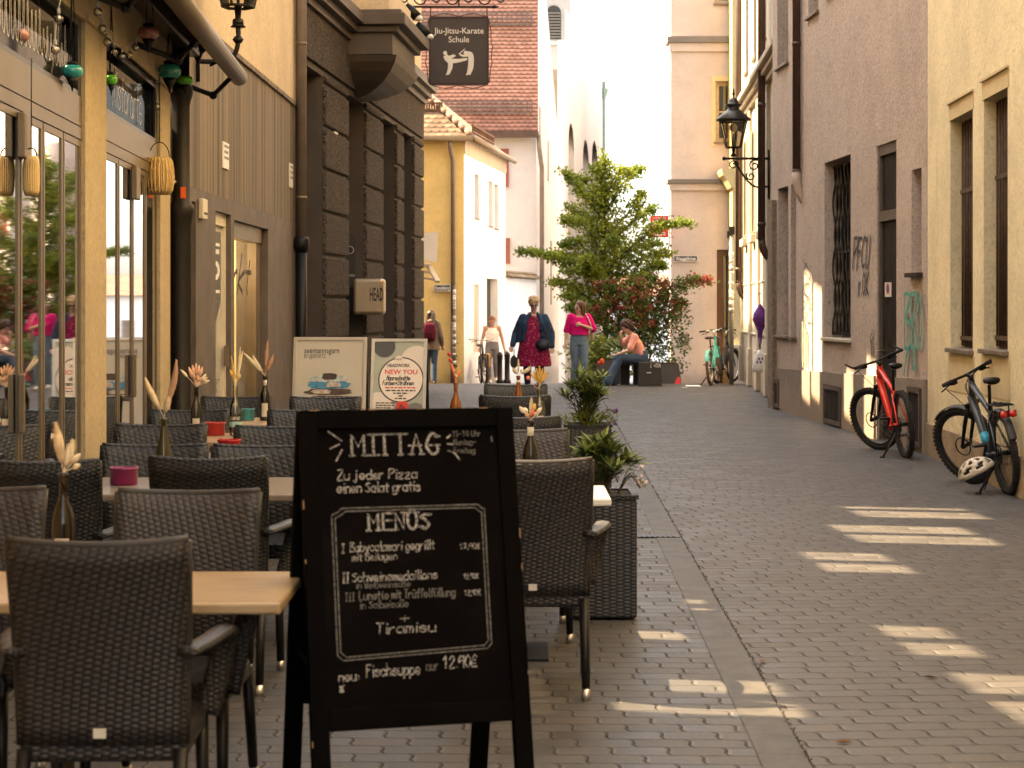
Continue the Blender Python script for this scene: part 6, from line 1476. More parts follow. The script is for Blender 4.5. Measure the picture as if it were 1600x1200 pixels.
def top(r=1.0, sleeve=1.0, hem=.08, loose=0, neckline=.06):
    def fn(mb, V, J):
        g = J.get('girth', 1)*r; pv = V('pelvis'); ch = V('chest'); nk = V('neck')
        mb.loft([(pv+Vector((0,0,hem)), (.158+loose)*g, (.120+loose)*g), (pv.lerp(ch,.5), (.150+loose*.7)*g, (.115+loose*.6)*g), (ch, .182*g, .13*g), (nk-(nk-ch)*.33, .135, .10), (nk-Vector((0,0,neckline)), .08, .07)], 16)
        for k in ('r','l'):
            if sleeve <= 0: cap(mb, ch.lerp(V('sh'+k), .35)+Vector((0,0,.02)), ch.lerp(V('sh'+k), .72)+Vector((0,0,.02)), .07, .055); continue
            cap(mb, ch.lerp(V('sh'+k), .45)+Vector((0,0,.02)), V('sh'+k), .078, .066)
            e = V('sh'+k).lerp(V('el'+k), min(1, sleeve)); cap(mb, V('sh'+k), e, .064*g, (.058 if sleeve >= 1 else .066)*g)
            if sleeve > 1: cap(mb, V('el'+k), V('el'+k).lerp(V('wr'+k), sleeve-1), .060*g, .046*g)
    return fn
def fabric(n, c, sc_=60, v=.12, b=.3): 
    m_ = Mat(n, .9, 0, .15); a = m_.noise(4, 4, .6); f = m_.noise(sc_, 2, .5); k = m_.mix(a.ss(.3,.7), sc(c,1-v), sc(c,1+v)); k = m_.mix(f.ss(.35,.7)*.25, k, sc(c,.6)); m_.color(k); m_.bump(a*1.0+f*.1, b, .03); return m_.m
M_den = fabric('denim', (.055,.085,.135)); M_denl = fabric('light_denim', (.17,.235,.30)); M_denj = fabric('denim_jacket_cloth', (.032,.055,.105), v=.25)
# woman in the pink top
J = std(head=(-.0,-.02,1.545), look=(-.85,-.55,.0), neck=(0,0,1.42), elr=(-.235,.03,1.10), wrr=(-.27,-.05,.87), ell=(.27,-.03,1.13), wrl=(.04,-.19,1.21), hdl=(-1,-.1,.15), hpl=(0,1,0), knl=(.085,-.09,.49), anl=(.085,-.04,.10), knr=(-.085,.0,.49), anr=(-.09,.10,.12))
def ex(t, V, J):
    mb = MB(); mb.tube(smooth3([(.10,-.02,1.45),(.15,-.12,1.36),(.20,-.13,1.22),(.24,.05,1.10)]), .010, 5, flat=.5); mb.tube(smooth3([(.10,-.02,1.45),(.16,.10,1.38),(.23,.12,1.20),(.24,.07,1.10)]), .010, 5, flat=.5); mb.build('bag_strap', surf('white_strap', (.7,.6,.55), .6), t)
    mb = MB(); mb.ell((.25,.08,1.03), (.05,.10,.13), 12, 8); mb.build('shoulder_bag', surf('pale_bag', (.55,.42,.30), .6), t)
person('woman in a bright pink top and blue jeans looking aside, hand on her chest', (bx(905,36.2), 36.2, 0), R(6), J, (surf('brown_hair', (.11,.05,.025), .5, var=.3, sx=(6,6,.6), scale=8), 'long'),
    [('jeans', M_denl, pants(.98, .02), .010), ('pink_top', fabric('hot_pink_cotton', (.74,.012,.20)), top(1.04, .95, .10, .025), .010)], sun=True, shoes=M_white, extra=ex)
# woman in denim jacket and red dress
m_ = Mat('red_print_cloth', .85, 0, .2); v1 = m_.nt.nodes.new('ShaderNodeTexVoronoi'); v1.inputs['Scale'].default_value = 22; mp = m_.nt.nodes.new('ShaderNodeMapping'); mp.inputs['Scale'].default_value = (1.6,1.6,.8); m_.nt.links.new(m_.co, mp.inputs[0]); m_.nt.links.new(mp.outputs[0], v1.inputs['Vector'])
e_ = E(m_.nt, v1.outputs['Distance']); k = m_.mix(e_.ss(.28,.20), (.30,.010,.065), (.62,.26,.32)); n1 = m_.noise(5,3,.6); k = m_.mix(n1.ss(.4,.7)*.4, k, (.16,.006,.04)); m_.color(k); m_.bump(n1, .3, .03); M_dress = m_.m
def dress(mb, V, J):
    mb.loft([((0,-.02,.52),.30,.23),((0,-.02,.56),.315,.24),((0,-.02,.75),.285,.225),((0,-.03,.95),.25,.21),((0,-.03,1.10),.225,.19),((0,-.02,1.28),.215,.175),((0,0,1.40),.13,.11)], 20)
def jacket(mb, V, J):
    for s_, k in ((-1,'r'),(1,'l')):
        cap(mb, V('chest').lerp(V('sh'+k), .5)+Vector((0,.0,.01)), V('sh'+k), .085, .075); cap(mb, V('sh'+k), V('el'+k), .078, .068); cap(mb, V('el'+k), V('el'+k).lerp(V('wr'+k), .93), .066, .052)
        pts = [(s_*.215,-.06,.94),(s_*.215,-.05,1.10),(s_*.205,-.04,1.28),(s_*.15,-.02,1.40)]
        mb.tube(pts, [.085,.085,.082,.06], 10); mb.tube([(s_*.17,-.16,.96),(s_*.155,-.155,1.12),(s_*.135,-.135,1.28),(s_*.09,-.08,1.41),(s_*.06,.02,1.45)], [.052,.052,.05,.038,.03], 8)
        mb.tube([(s_*.10,.10,.95),(s_*.10,.11,1.15),(s_*.09,.09,1.35)], [.14,.13,.09], 10)
J = std(head=(.0,-.03,1.60), neck=(0,0,1.47), look=(.1,-1,-.05), girth=1.22, shr=(-.185,0,1.37), shl=(.185,0,1.37), elr=(-.315,.03,1.10), ell=(.305,.03,1.10), wrr=(-.37,-.08,.88), wrl=(.32,-.12,.85), knl=(.10,-.05,.49), knr=(-.11,-.03,.49), anr=(-.11,.05,.10), anl=(.10,.10,.14))
def ex(t, V, J):
    mb = MB(); mb.ell((.17,-.27,.90), (.135,.05,.105), 14, 10); mb.ell((.17,-.30,.88), (.11,.04,.07), 12, 8); mb.build('handbag', surf('navy_bag', (.018,.018,.03), .45), t, remesh=.012)
    mb = MB(); mb.tube([(.10,-.27,.98),(.12,-.27,1.05),(.17,-.27,1.08),(.22,-.27,1.05),(.24,-.27,.98)], .011, 6); mb.tube(smooth3([(.26,-.25,.95),(.20,-.2,1.2),(.02,-.20,1.36),(-.10,-.05,1.46)]), .009, 5); mb.build('bag_strap', M_ink, t)
    mb = MB()
    for s_ in (-1,1): mb.box((s_*.145,-.218,1.20), (.085,.02,.075))
    for s_ in (-1,1): mb.box((s_*.145,-.228,1.235), (.09,.012,.03))
    mb.build('jacket_pocket', M_denj, t)
person('woman in a denim jacket over a red patterned dress with sunglasses and handbag', (bx(834,33.6), 33.6, 0), R(-3), J, (surf('blond_hair', (.52,.36,.19), .5, var=.3, scale=20), 'short'),
    [('leggings', surf('navy_leggings', (.022,.024,.05), .8), pants(.9, .0, .28), .012), ('dress', M_dress, dress, .010), ('denim_jacket', M_denj, jacket, .010)], sun=True, shoes=surf('tan_shoe', (.35,.2,.12), .5), extra=ex)
# woman in white sleeveless top
J = std(head=(0,-.06,1.545), look=(.1,-.9,-.45), elr=(-.24,.03,1.10), ell=(.25,.02,1.10), wrr=(-.30,-.08,.88), wrl=(.30,-.05,.86), knr=(-.085,-.05,.49), anr=(-.06,-.01,.09), knl=(.085,.03,.50), anl=(.10,.16,.14))
person('woman in a white sleeveless top and grey leggings walking beside a bicycle', (bx(769,47.5), 47.5, zg(47.5)), R(4), J, (surf('auburn_hair', (.19,.07,.03), .5, var=.25, scale=20), 'bun'),
    [('leggings', fabric('grey_leggings', (.20,.175,.18)), pants(.95, .0, .18), .010), ('white_top', fabric('white_cotton', (.78,.70,.64)), top(1.0, 0, .10, .015), .010)], skinm=M_skint, shoes=M_white)
# person with backpack seen from behind
J = std(knl=(.085,-.06,.49), anl=(.085,-.02,.09), knr=(-.085,.02,.49), anr=(-.085,.08,.09), wrr=(-.26,-.08,.88), wrl=(.26,-.06,.86))
def ex(t, V, J):
    mb = MB(); mb.loft([((0,.20,.98),.10,.06),((0,.22,1.03),.145,.105),((0,.22,1.20),.15,.11),((0,.20,1.36),.13,.085),((0,.18,1.41),.08,.05)], 16); mb.build('backpack', fabric('wine_red_pack', (.085,.008,.018)), t, remesh=.012)
    mb = MB()
    for s_ in (-1,1): mb.tube(smooth3([(s_*.09,.17,1.40),(s_*.12,.02,1.46),(s_*.12,-.11,1.35),(s_*.13,-.06,1.15),(s_*.11,.16,1.02)]), .018, 6, flat=.4)
    mb.build('straps', M_ink, t); mb = MB(); mb.box((0,.325,1.12), (.17,.03,.14)); mb.build('front_pocket', fabric('wine_red_pocket', (.065,.007,.015)), t, bevel=.02)
def coat(mb, V, J):
    top(1.06, 1.95, .0, .03)(mb, V, J); mb.loft([((0,.0,.78),.225,.17),((0,0,.95),.20,.155),((0,0,1.15),.18,.14)], 16); mb.ell((0,.06,1.44), (.10,.09,.06), 12, 8)
person('person seen from behind in a taupe coat with a wine red backpack', (bx(673,44.3), 44.3, zg(44.3)), R(176), J, (surf('dark_brown_hair', (.032,.018,.012), .5, var=.3, scale=20), 'long'),
    [('jeans', M_den, pants(1.0, .015), .010), ('coat', fabric('taupe_coat', (.17,.12,.09)), coat, .010)], shoes=M_ink, extra=ex)
# seated person by the planter
J = dict(head=(.0,-.30,1.15), look=(.05,-.75,-.65), neck=(0,-.20,1.03), chest=(0,-.11,.86), pelvis=(0,.02,.56), shr=(-.17,-.16,.97), shl=(.17,-.16,.97), elr=(-.22,-.33,.80), ell=(.22,-.28,.71), wrr=(-.05,-.40,.98), wrl=(.10,-.50,.62),
         hdr=(.2,.1,.6), hpr=(0,1,0), hdl=(-.3,-.9,-.1), hpl=(0,0,-1), hp_r=(-.09,-.02,.53), hp_l=(.09,-.02,.53), knr=(-.11,-.46,.53), knl=(.11,-.44,.54), anr=(-.10,-.52,.10), anl=(.12,-.68,.10))
person('seated person in a salmon shirt and wide jeans, chin on hand', (bx(1001,37.9), 37.9, 0), R(-80), J, (surf('dark_curly_hair', (.045,.022,.015), .6, var=.3, scale=20), 'curly'),
    [('jeans', M_den, pants(1.08, .05), .010), ('salmon_shirt', fabric('salmon_cotton', (.80,.36,.29)), top(1.02, .85, .04, .02), .010)], shoes=surf('green_sneaker', (.10,.20,.13), .6, var=.5, scale=30))

p = ap(803, 566, 33.35); t = thing('hand_fan', 'dark leaf shaped mesh fan held by the woman in the denim jacket', 'fan', p)
out = [(.0,-.13),(.045,-.06),(.06,.0),(.045,.07),(.0,.13),(-.045,.07),(-.06,.0),(-.045,-.06)]
mb = MB(); mb.tube([(q[0],0,q[1]) for q in out], .010, 5, closed=True); mb.tube([(0,0,.12),(.005,.0,.24)], .008, 6); mb.build('rim', M_ink, t)
mb = MB()
for k_ in range(7):
    z_ = -.10+.033*k_; w2 = .055*(1-abs(z_)/.14); mb.tube([(-w2,0,z_),(w2,0,z_+.01)], .0025, 4)
for k_ in (-1,0,1): mb.tube([(0,0,-.12),(k_*.03,0,0),(0,0,.12)], .0025, 4)
mb.ell((0,0,0), (.048,.005,.11), 12, 8); mb.build('mesh', M_ink, t)
# ---------------------------------------------------------------- bicycles
M_tyre = surf('tyre_rubber', (.020,.017,.015), .8, var=.2, bump=.6, bscale=70); M_tyreb = surf('brown_tyre', (.16,.085,.045), .8, var=.2, bump=.2)
M_rimb = surf('black_rim', (.02,.02,.02), .35, .4, bump=0); M_rims = surf('steel_rim', (.55,.52,.48), .25, .9, bump=0); M_spk = surf('spokes', (.35,.32,.29), .3, .9, bump=0)
M_grip = surf('grip_rubber', (.02,.02,.02), .8, bump=.3, bscale=200); M_redl = surf('red_reflector', (.60,.015,.012), .15, spec=.8, bump=0)
def bike(name, label, loc, rz, lean_, steer, fmat, r=.355, wb=1.10, tw=.029, kind='mtb', tyre=None, rimm=None, fender=None, rack=False, light=False, stand=True, extra_col=None, group='parked bicycles', light_r=.03):
    """rear hub above the origin, heading +y; leans to its left (-x) by lean_"""
    t = thing(name, label, 'bicycle', loc, 0, group); t.rotation_euler = Matrix.Rotation(rz, 3, 'Z').to_euler()
    LM = Matrix.Rotation(-lean_, 4, 'Y'); tyre = tyre or M_tyre; rimm = rimm or M_rimb
    def fin(mb, nm, m_, par=None, M=LM, **k):
        mb.v = [M @ p for p in mb.v]; return mb.build(nm, m_, par or t, **k)
    hd_top = Vector((0, wb-.30, .93)); hd_bot = Vector((0, wb-.235, .76)); ax = (hd_top-hd_bot).normalized()
    ST = LM @ Matrix.Translation(hd_bot) @ Matrix.Rotation(steer, 4, ax) @ Matrix.Translation(-hd_bot)
    def wheel(nm, c, M):
        mb = MB(); mb.tube([(c[0], c[1]+(r-tw)*math.cos(a), c[2]+(r-tw)*math.sin(a)) for a in [i*6.2832/48 for i in range(48)]], tw, 10, closed=True, flat=1.0)
        n = 56
        if kind == 'mtb':
            for i in range(n):
                a = i*6.2832/n
                for s_ in (-1, 1):
                    p = Vector((c[0]+s_*tw*.55, c[1]+(r-.004)*math.cos(a+s_*.03), c[2]+(r-.004)*math.sin(a+s_*.03))); mm = Matrix.Translation(p) @ Matrix.Rotation(a, 4, 'X'); mb.bb(-.009,.009,-.004,.005,-.011,.011, mm)
        w_ = fin(mb, nm, tyre, None, M)
        mb = MB(); mb.tube([(c[0], c[1]+(r-2.2*tw)*math.cos(a), c[2]+(r-2.2*tw)*math.sin(a)) for a in [i*6.2832/40 for i in range(40)]], .013, 8, closed=True); fin(mb, 'rim', rimm, w_, M)
        mb = MB()
        for i in range(28):
            a = i*6.2832/28; s_ = 1 if i % 2 else -1; b = a+(.35 if (i//2) % 2 else -.35); mb.tube([(c[0]+s_*.03, c[1]+.025*math.cos(b), c[2]+.025*math.sin(b)), (c[0], c[1]+(r-2.2*tw)*math.cos(a), c[2]+(r-2.2*tw)*math.sin(a))], .0013, 3, cap=False)
        fin(mb, 'spokes', M_spk, w_, M)
        mb = MB(); mb.tube([(c[0]-.055,c[1],c[2]),(c[0]+.055,c[1],c[2])], .022, 10); mb.tube([(c[0]-.045, c[1]+(.082 if kind == 'mtb' else .035)*math.cos(a), c[2]+(.082 if kind == 'mtb' else .035)*math.sin(a)) for a in [i*.2618 for i in range(24)]], .006, 5, closed=True); fin(mb, 'hub', M_spk if kind != 'mtb' else M_black, w_, M)
        return w_
    wheel('rear_wheel', (0,0,r), LM); wheel('front_wheel', (0,wb,r), ST)
    bb = Vector((0, .43, .30)); seat_t = Vector((0, .25, .80 if kind == 'mtb' else .78)); rh = Vector((0,0,r))
    mb = MB()
    if kind == 'mtb':
        mb.tube([hd_bot+Vector((0,0,.03)), hd_bot.lerp(bb,.5), bb], [.040,.036,.036], 12); mb.tube([hd_top-Vector((0,0,.02)), (0,.42,.74), (0,.285,.68)], [.028,.024,.021], 10)
    else:
        mb.tube(smooth3([hd_bot+Vector((0,0,.04)), (0,.62,.50), (0,.50,.36), bb]), .024, 10); mb.tube(smooth3([hd_top-Vector((0,0,.03)), (0,.62,.64), (0,.45,.48), (0,.36,.44)]), .017, 10)
    mb.tube([hd_bot-ax*.03, hd_top+ax*.01], .028, 12); mb.tube([bb, bb.lerp(seat_t,.8)], .019, 10); mb.tube([bb-Vector((.05,0,0)), bb+Vector((.05,0,0))], .028, 10)
    for s_ in (-1,1): mb.tube([bb+Vector((s_*.035,0,0)), (s_*.05,.2,r-.01), rh+Vector((s_*.062,0,0))], .012, 8); mb.tube([bb.lerp(seat_t,.72)+Vector((s_*.015,0,0)), rh+Vector((s_*.062,0,0))], .010, 8)
    fr_ = fin(mb, 'frame', fmat)
    if extra_col:
        mb = MB(); mb.tube([hd_bot.lerp(bb,.62), hd_bot.lerp(bb,.80)], .0385, 12); fin(mb, 'frame_decal', extra_col, fr_)
    mb = MB(); mb.tube([bb.lerp(seat_t,.75), seat_t+Vector((0,-.03,.12))], .015, 8); fin(mb, 'seat_post', M_black)
    st = seat_t+Vector((0,-.035,.15)); mb = MB(); 
    vs = []; prf = [(-.14,.062,.01),(-.10,.075,.02),(-.03,.06,.018),(.05,.03,.012),(.13,.018,.006)]; wd_ = 1.25 if kind != 'mtb' else 1
    for y, wv_, z in prf:
        for j in range(10): a = j*6.2832/10; vs.append((st.x+wv_*wd_*math.cos(a), st.y+y, st.z+z+(.024 if math.sin(a) > 0 else .03)*math.sin(a)))
    mb.add(vs, [(i*10+j, i*10+(j+1) % 10, (i+1)*10+(j+1) % 10, (i+1)*10+j) for i in range(4) for j in range(10)]+[tuple(range(9,-1,-1)), tuple(range(40,50))], True); fin(mb, 'saddle', M_black if kind == 'mtb' else surf('brown_leather', (.09,.045,.03), .5))
    # fork, bar
    mb = MB()
    for s_ in (-1,1): mb.tube([hd_bot+Vector((s_*.055,.01,-.03)), hd_bot.lerp(Vector((0,wb,r)),.45)+Vector((s_*.058,0,0)), (s_*.058,wb,r)], [.020,.020,.014] if kind == 'mtb' else [.013,.012,.01], 10)
    mb.box(hd_bot+Vector((0,.01,-.03)), (.15,.05,.035)); mb.tube([hd_top, hd_top+ax*.06], .02, 10); fin(mb, 'fork', M_black if kind == 'mtb' else fmat, None, ST)
    sp = hd_top+ax*.05+Vector((0,.05 if kind == 'mtb' else .02,.02 if kind == 'mtb' else .10)); mb = MB(); mb.tube([hd_top+ax*.04, sp], .017, 8)
    bw = .36 if kind == 'mtb' else .29; yb_ = -.05 if kind == 'mtb' else -.17
    mb.tube(smooth3([sp+Vector((-bw,yb_,.02)), sp+Vector((-bw*.6,yb_*.5,.015)), sp+Vector((-.05,0,0)), sp+Vector((.05,0,0)), sp+Vector((bw*.6,yb_*.5,.015)), sp+Vector((bw,yb_,.02))]), .0125, 8)
    hb = fin(mb, 'handlebar', M_black if kind == 'mtb' else M_rims, None, ST)
    for s_ in (-1,1):
        mb = MB(); mb.tube([sp+Vector((s_*(bw-.12),yb_*.75,.017)), sp+Vector((s_*(bw+.005),yb_,.02))], .018, 10)
        if kind == 'mtb' and not light: mb.tube([sp+Vector((s_*bw,yb_,.02)), sp+Vector((s_*(bw+.01),yb_+.05,.035)), sp+Vector((s_*(bw+.01),yb_+.13,.075))], .011, 7)
        fin(mb, 'grip', M_grip, hb, ST)
        mb = MB(); mb.tube([sp+Vector((s_*(bw-.15),yb_*.7,.0)), sp+Vector((s_*(bw-.13),yb_+.07,-.02)), sp+Vector((s_*(bw-.03),yb_+.075,-.045))], .007, 6); mb.box(sp+Vector((s_*(bw-.16),yb_*.7+.02,-.01)), (.05,.05,.03)); fin(mb, 'brake_lever', M_black, hb, ST)
    mb = MB()
    for k_ in range(3): s_ = (-1,1,1)[k_]; mb.tube(smooth3([sp+Vector((s_*(bw-.17),yb_*.6+.03,0)), sp+Vector((s_*.16,.13+.03*k_,-.06-.03*k_)), sp+Vector((s_*.07,.12,-.2)), (s_*.03,wb-.25,.62-.05*k_)]), .0035, 5)
    fin(mb, 'cables', M_ink, hb, ST)
    # drive
    mb = MB(); mb.tube([bb+Vector((.056,.08*math.cos(i*.2618),.08*math.sin(i*.2618))) for i in range(24)], .007, 6, closed=True); mb.tube([bb+Vector((.052,0,0)), bb+Vector((.06,0,0))], .05, 16); c1 = Vector((.068,.13,-.11)); mb.tube([bb+Vector((.065,0,0)), bb+c1], .013, 8); mb.tube([bb-Vector((.065,0,0)), bb-c1], .013, 8)
    cr = fin(mb, 'crankset', M_black if kind == 'mtb' else M_rims)
    for s_ in (-1,1): mb = MB(); p = bb+c1*s_; mb.box(p+Vector((s_*.06,0,0)), (.10,.09,.02)); fin(mb, 'pedal', M_black, cr, bevel=.004)
    mb = MB(); mb.tube([(.057,.43,.385),(.06,0,r+.035)], .005, 4); mb.tube([(.057,.43,.215),(.06,.03,r-.10)], .005, 4); mb.tube([(.06,0,r-.004),(.062,0,r+.004)], .05, 16); mb.tube([(.06,0,r),(.065,.02,r-.06),(.06,.03,r-.12)], .012, 6); fin(mb, 'chain_drive', M_black)
    if stand:
        mb = MB(); p0 = LM @ Vector((-.05,.12 if kind == 'mtb' else .3,.26)); e = Vector((p0.x-.17, p0.y-.10, .008)); mb.tube([p0, e], .011, 7); mb.tube([e-Vector((-.01,.02,0)), e+Vector((-.02,.01,0))], .016, 7); mb.build('kickstand', M_black, t)
    if fender:
        for c, a0, a1, M, nm in (((0,0,r), .55, 2.75, LM, 'rear_mudguard'), ((0,wb,r), .75, 2.6, ST, 'front_mudguard')):
            mb = MB(); n = 16; rr = r+.022; vs = []
            for i in range(n+1):
                a = a0+(a1-a0)*i/n
                for x_ in (-.034,-.02,.02,.034): q = rr-(.014 if abs(x_) > .03 else 0); vs.append((c[0]+x_, c[1]+q*math.cos(a), c[2]+q*math.sin(a)))
            mb.add(vs, [(4*i+j, 4*i+j+1, 4*i+j+5, 4*i+j+4) for i in range(n) for j in range(3)], True); fin(mb, nm, fender, None, M)
    if rack:
        mb = MB()
        for s_ in (-1,1): mb.tube([(s_*.06,.16,.76),(s_*.07,-.02,.77),(s_*.06,-.24,.77)], .007, 6); mb.tube([(s_*.065,0,r+.01),(s_*.07,-.06,.77)], .006, 6)
        for y in (-.24,-.12,0,.1): mb.tube([(-.065,y,.77),(.065,y,.77)], .006, 6)
        mb.tube([(0,.16,.78),(0,-.24,.78)], .007, 6); fin(mb, 'rack', M_black)
    if light:
        mb = MB()
        for s_ in (-1,1): mb.tube([(s_*.038,-.255,.70),(s_*.038,-.285,.70)], light_r, 14)
        lg = fin(mb, 'tail_light', M_redl); mb = MB(); mb.box((0,-.245,.70), (.15,.025,.05)); fin(mb, 'light_bracket', M_black, lg)
    return t
M_fred = surf('red_frame_paint', (.66,.022,.008), .22, spec=.6, var=.03, bump=0); M_fblu = surf('slate_frame_paint', (.06,.07,.085), .3, .3, var=.1, bump=0); M_fteal = surf('mint_frame_paint', (.10,.48,.36), .3, var=.05, bump=0); M_fdk = surf('dark_frame_paint', (.025,.025,.028), .35, bump=0)
bike('bicycle', 'red mountain bike on its kickstand beside the iron door of the mauve house', (bx(1416,20.0), 20.0, 0), R(3), R(5), R(32), M_fred)
bike('bicycle', 'dark grey mountain bike with twin red tail lights by the yellow house', (bx(1577,16.15), 16.15, 0), R(1), R(7), R(36), M_fblu, fender=surf('black_mudguard', (.03,.028,.026), .5, bump=0), rack=True, light=True, extra_col=surf('cyan_decal', (.02,.25,.42), .3, bump=0))
bike('bicycle', 'mint green city bike in front of the pole by the cream house', (bx(1111,38.0), 38.0, 0), R(-16), R(4), R(14), M_fteal, r=.345, kind='city', tyre=M_tyreb, rimm=M_rims, fender=M_fteal)
bike('bicycle', 'dark city bike leaning behind the mint green one', (bx(1121,39.2), 39.2, zg(39.2)), R(-24), R(4), R(-8), M_fdk, r=.345, kind='city', rimm=M_rims, fender=M_fdk, rack=True)
tb = bike('bicycle', 'bicycle with a tan pannier beside the woman in the white top', (bx(754,46.4), 46.4, zg(46.4)), R(186), R(-3), R(4), M_fdk, r=.345, kind='city', rimm=M_rims)
tb.location = (bx(752,46.9), 46.9, zg(46.9))
mb = MB(); mb.loft([((-.14,.02,.40),.07,.13),((-.14,.02,.45),.085,.15),((-.14,.02,.68),.085,.15),((-.14,.02,.74),.06,.13)], 14); mb.build('pannier', surf('tan_pannier', (.46,.25,.07), .7, var=.2, scale=8), tb)
mb = MB(); mb.box((-.14,-.135,.56), (.05,.03,.30)); mb.box((-.14,.17,.56), (.05,.03,.30)); mb.box((-.225,.02,.62), (.02,.26,.03)); mb.build('pannier_straps', M_ink, tb)
# helmet hanging at the grey mountain bike's frame, near the ground
hp = ap(1524, 733, 16.3)
t = thing('bicycle_helmet', 'cream bicycle helmet with dark vents resting at the grey mountain bike', 'helmet', hp, R(-25))
M_hel = surf('cream_helmet', (.55,.47,.36), .35, var=.05, bump=0)
HMx = Matrix.Rotation(R(-28), 4, 'Y') @ Matrix.Rotation(R(10), 4, 'X')
mb = MB(); vs = []; n, m2 = 28, 9
for i in range(m2+1):
    q = 1.62*i/m2
    for j in range(n):
        a = 6.2832*j/n; k_ = 1+.05*math.cos(6*a)*math.sin(q); vs.append(HMx @ Vector((.15*math.sin(q)*math.cos(a)*k_, .108*math.sin(q)*math.sin(a)*k_, .115*math.cos(q)-.03)))
vents = {(i, j) for i in (2,3,5,6) for j in range(n) if (j+i//2) % 4 in (1,2)}
mb.add(vs, [(i*n+j, i*n+(j+1) % n, (i+1)*n+(j+1) % n, (i+1)*n+j) for i in range(m2) for j in range(n) if (i, j) not in vents], True); sh = mb.build('shell', M_hel, t)
so_ = sh.modifiers.new('thick', 'SOLIDIFY'); so_.thickness = .012
mb = MB(); mb.ell((0,0,-.03), (.135,.096,.10), 16, 10, HMx); mb.build('liner', M_ink, t)
mb = MB()
for s_ in (-1,1): mb.tube([HMx @ Vector(q) for q in smooth3([(.09,s_*.09,-.04),(.03,s_*.07,-.14),(-.02,0,-.19)])], .006, 5)
mb.build('chin_strap', M_ink, t)
# ---------------------------------------------------------------- plants
def blade(mb, p, d, L_, wd, droop, rg):
    d = Vector(d).normalized(); s_ = d.cross(Vector((0,0,1)))
    if s_.length < .05: s_ = Vector((1,0,0))
    s_.normalize(); s_ = (s_+Vector((0,0,rg.uniform(-.5,.5)))).normalized()*wd/2; p = Vector(p)
    a = p+d*L_*.35-Vector((0,0,droop*L_*.08)); b = p+d*L_*.72-Vector((0,0,droop*L_*.32)); c = p+d*L_-Vector((0,0,droop*L_*.62))
    mb.add([p, a-s_, a+s_, b-s_*.8, b+s_*.8, c], [(0,1,2),(1,3,4,2),(3,5,4)], False)
M_olea = leaf_mat('oleander_leaf', (.12,.15,.036), (.05,.075,.02), 8, .25); M_oleb = leaf_mat('oleander_young_leaf', (.30,.33,.06), (.16,.21,.045), 8, .3); M_lime = leaf_mat('lime_groundcover', (.28,.30,.03), (.13,.19,.02), 12, .35)
M_stem = surf('green_brown_stem', (.10,.07,.035), .8); M_soil = surf('potting_soil', (.03,.022,.016), .95, var=.3, scale=20, bump=.8)
M_plw = weave('planter_rattan', (.028,.026,.027), .036, .018)
M_flo = surf('coral_flower', (.65,.09,.03), .6, bump=0); M_vio = surf('violet_flower', (.14,.06,.22), .7, bump=0)
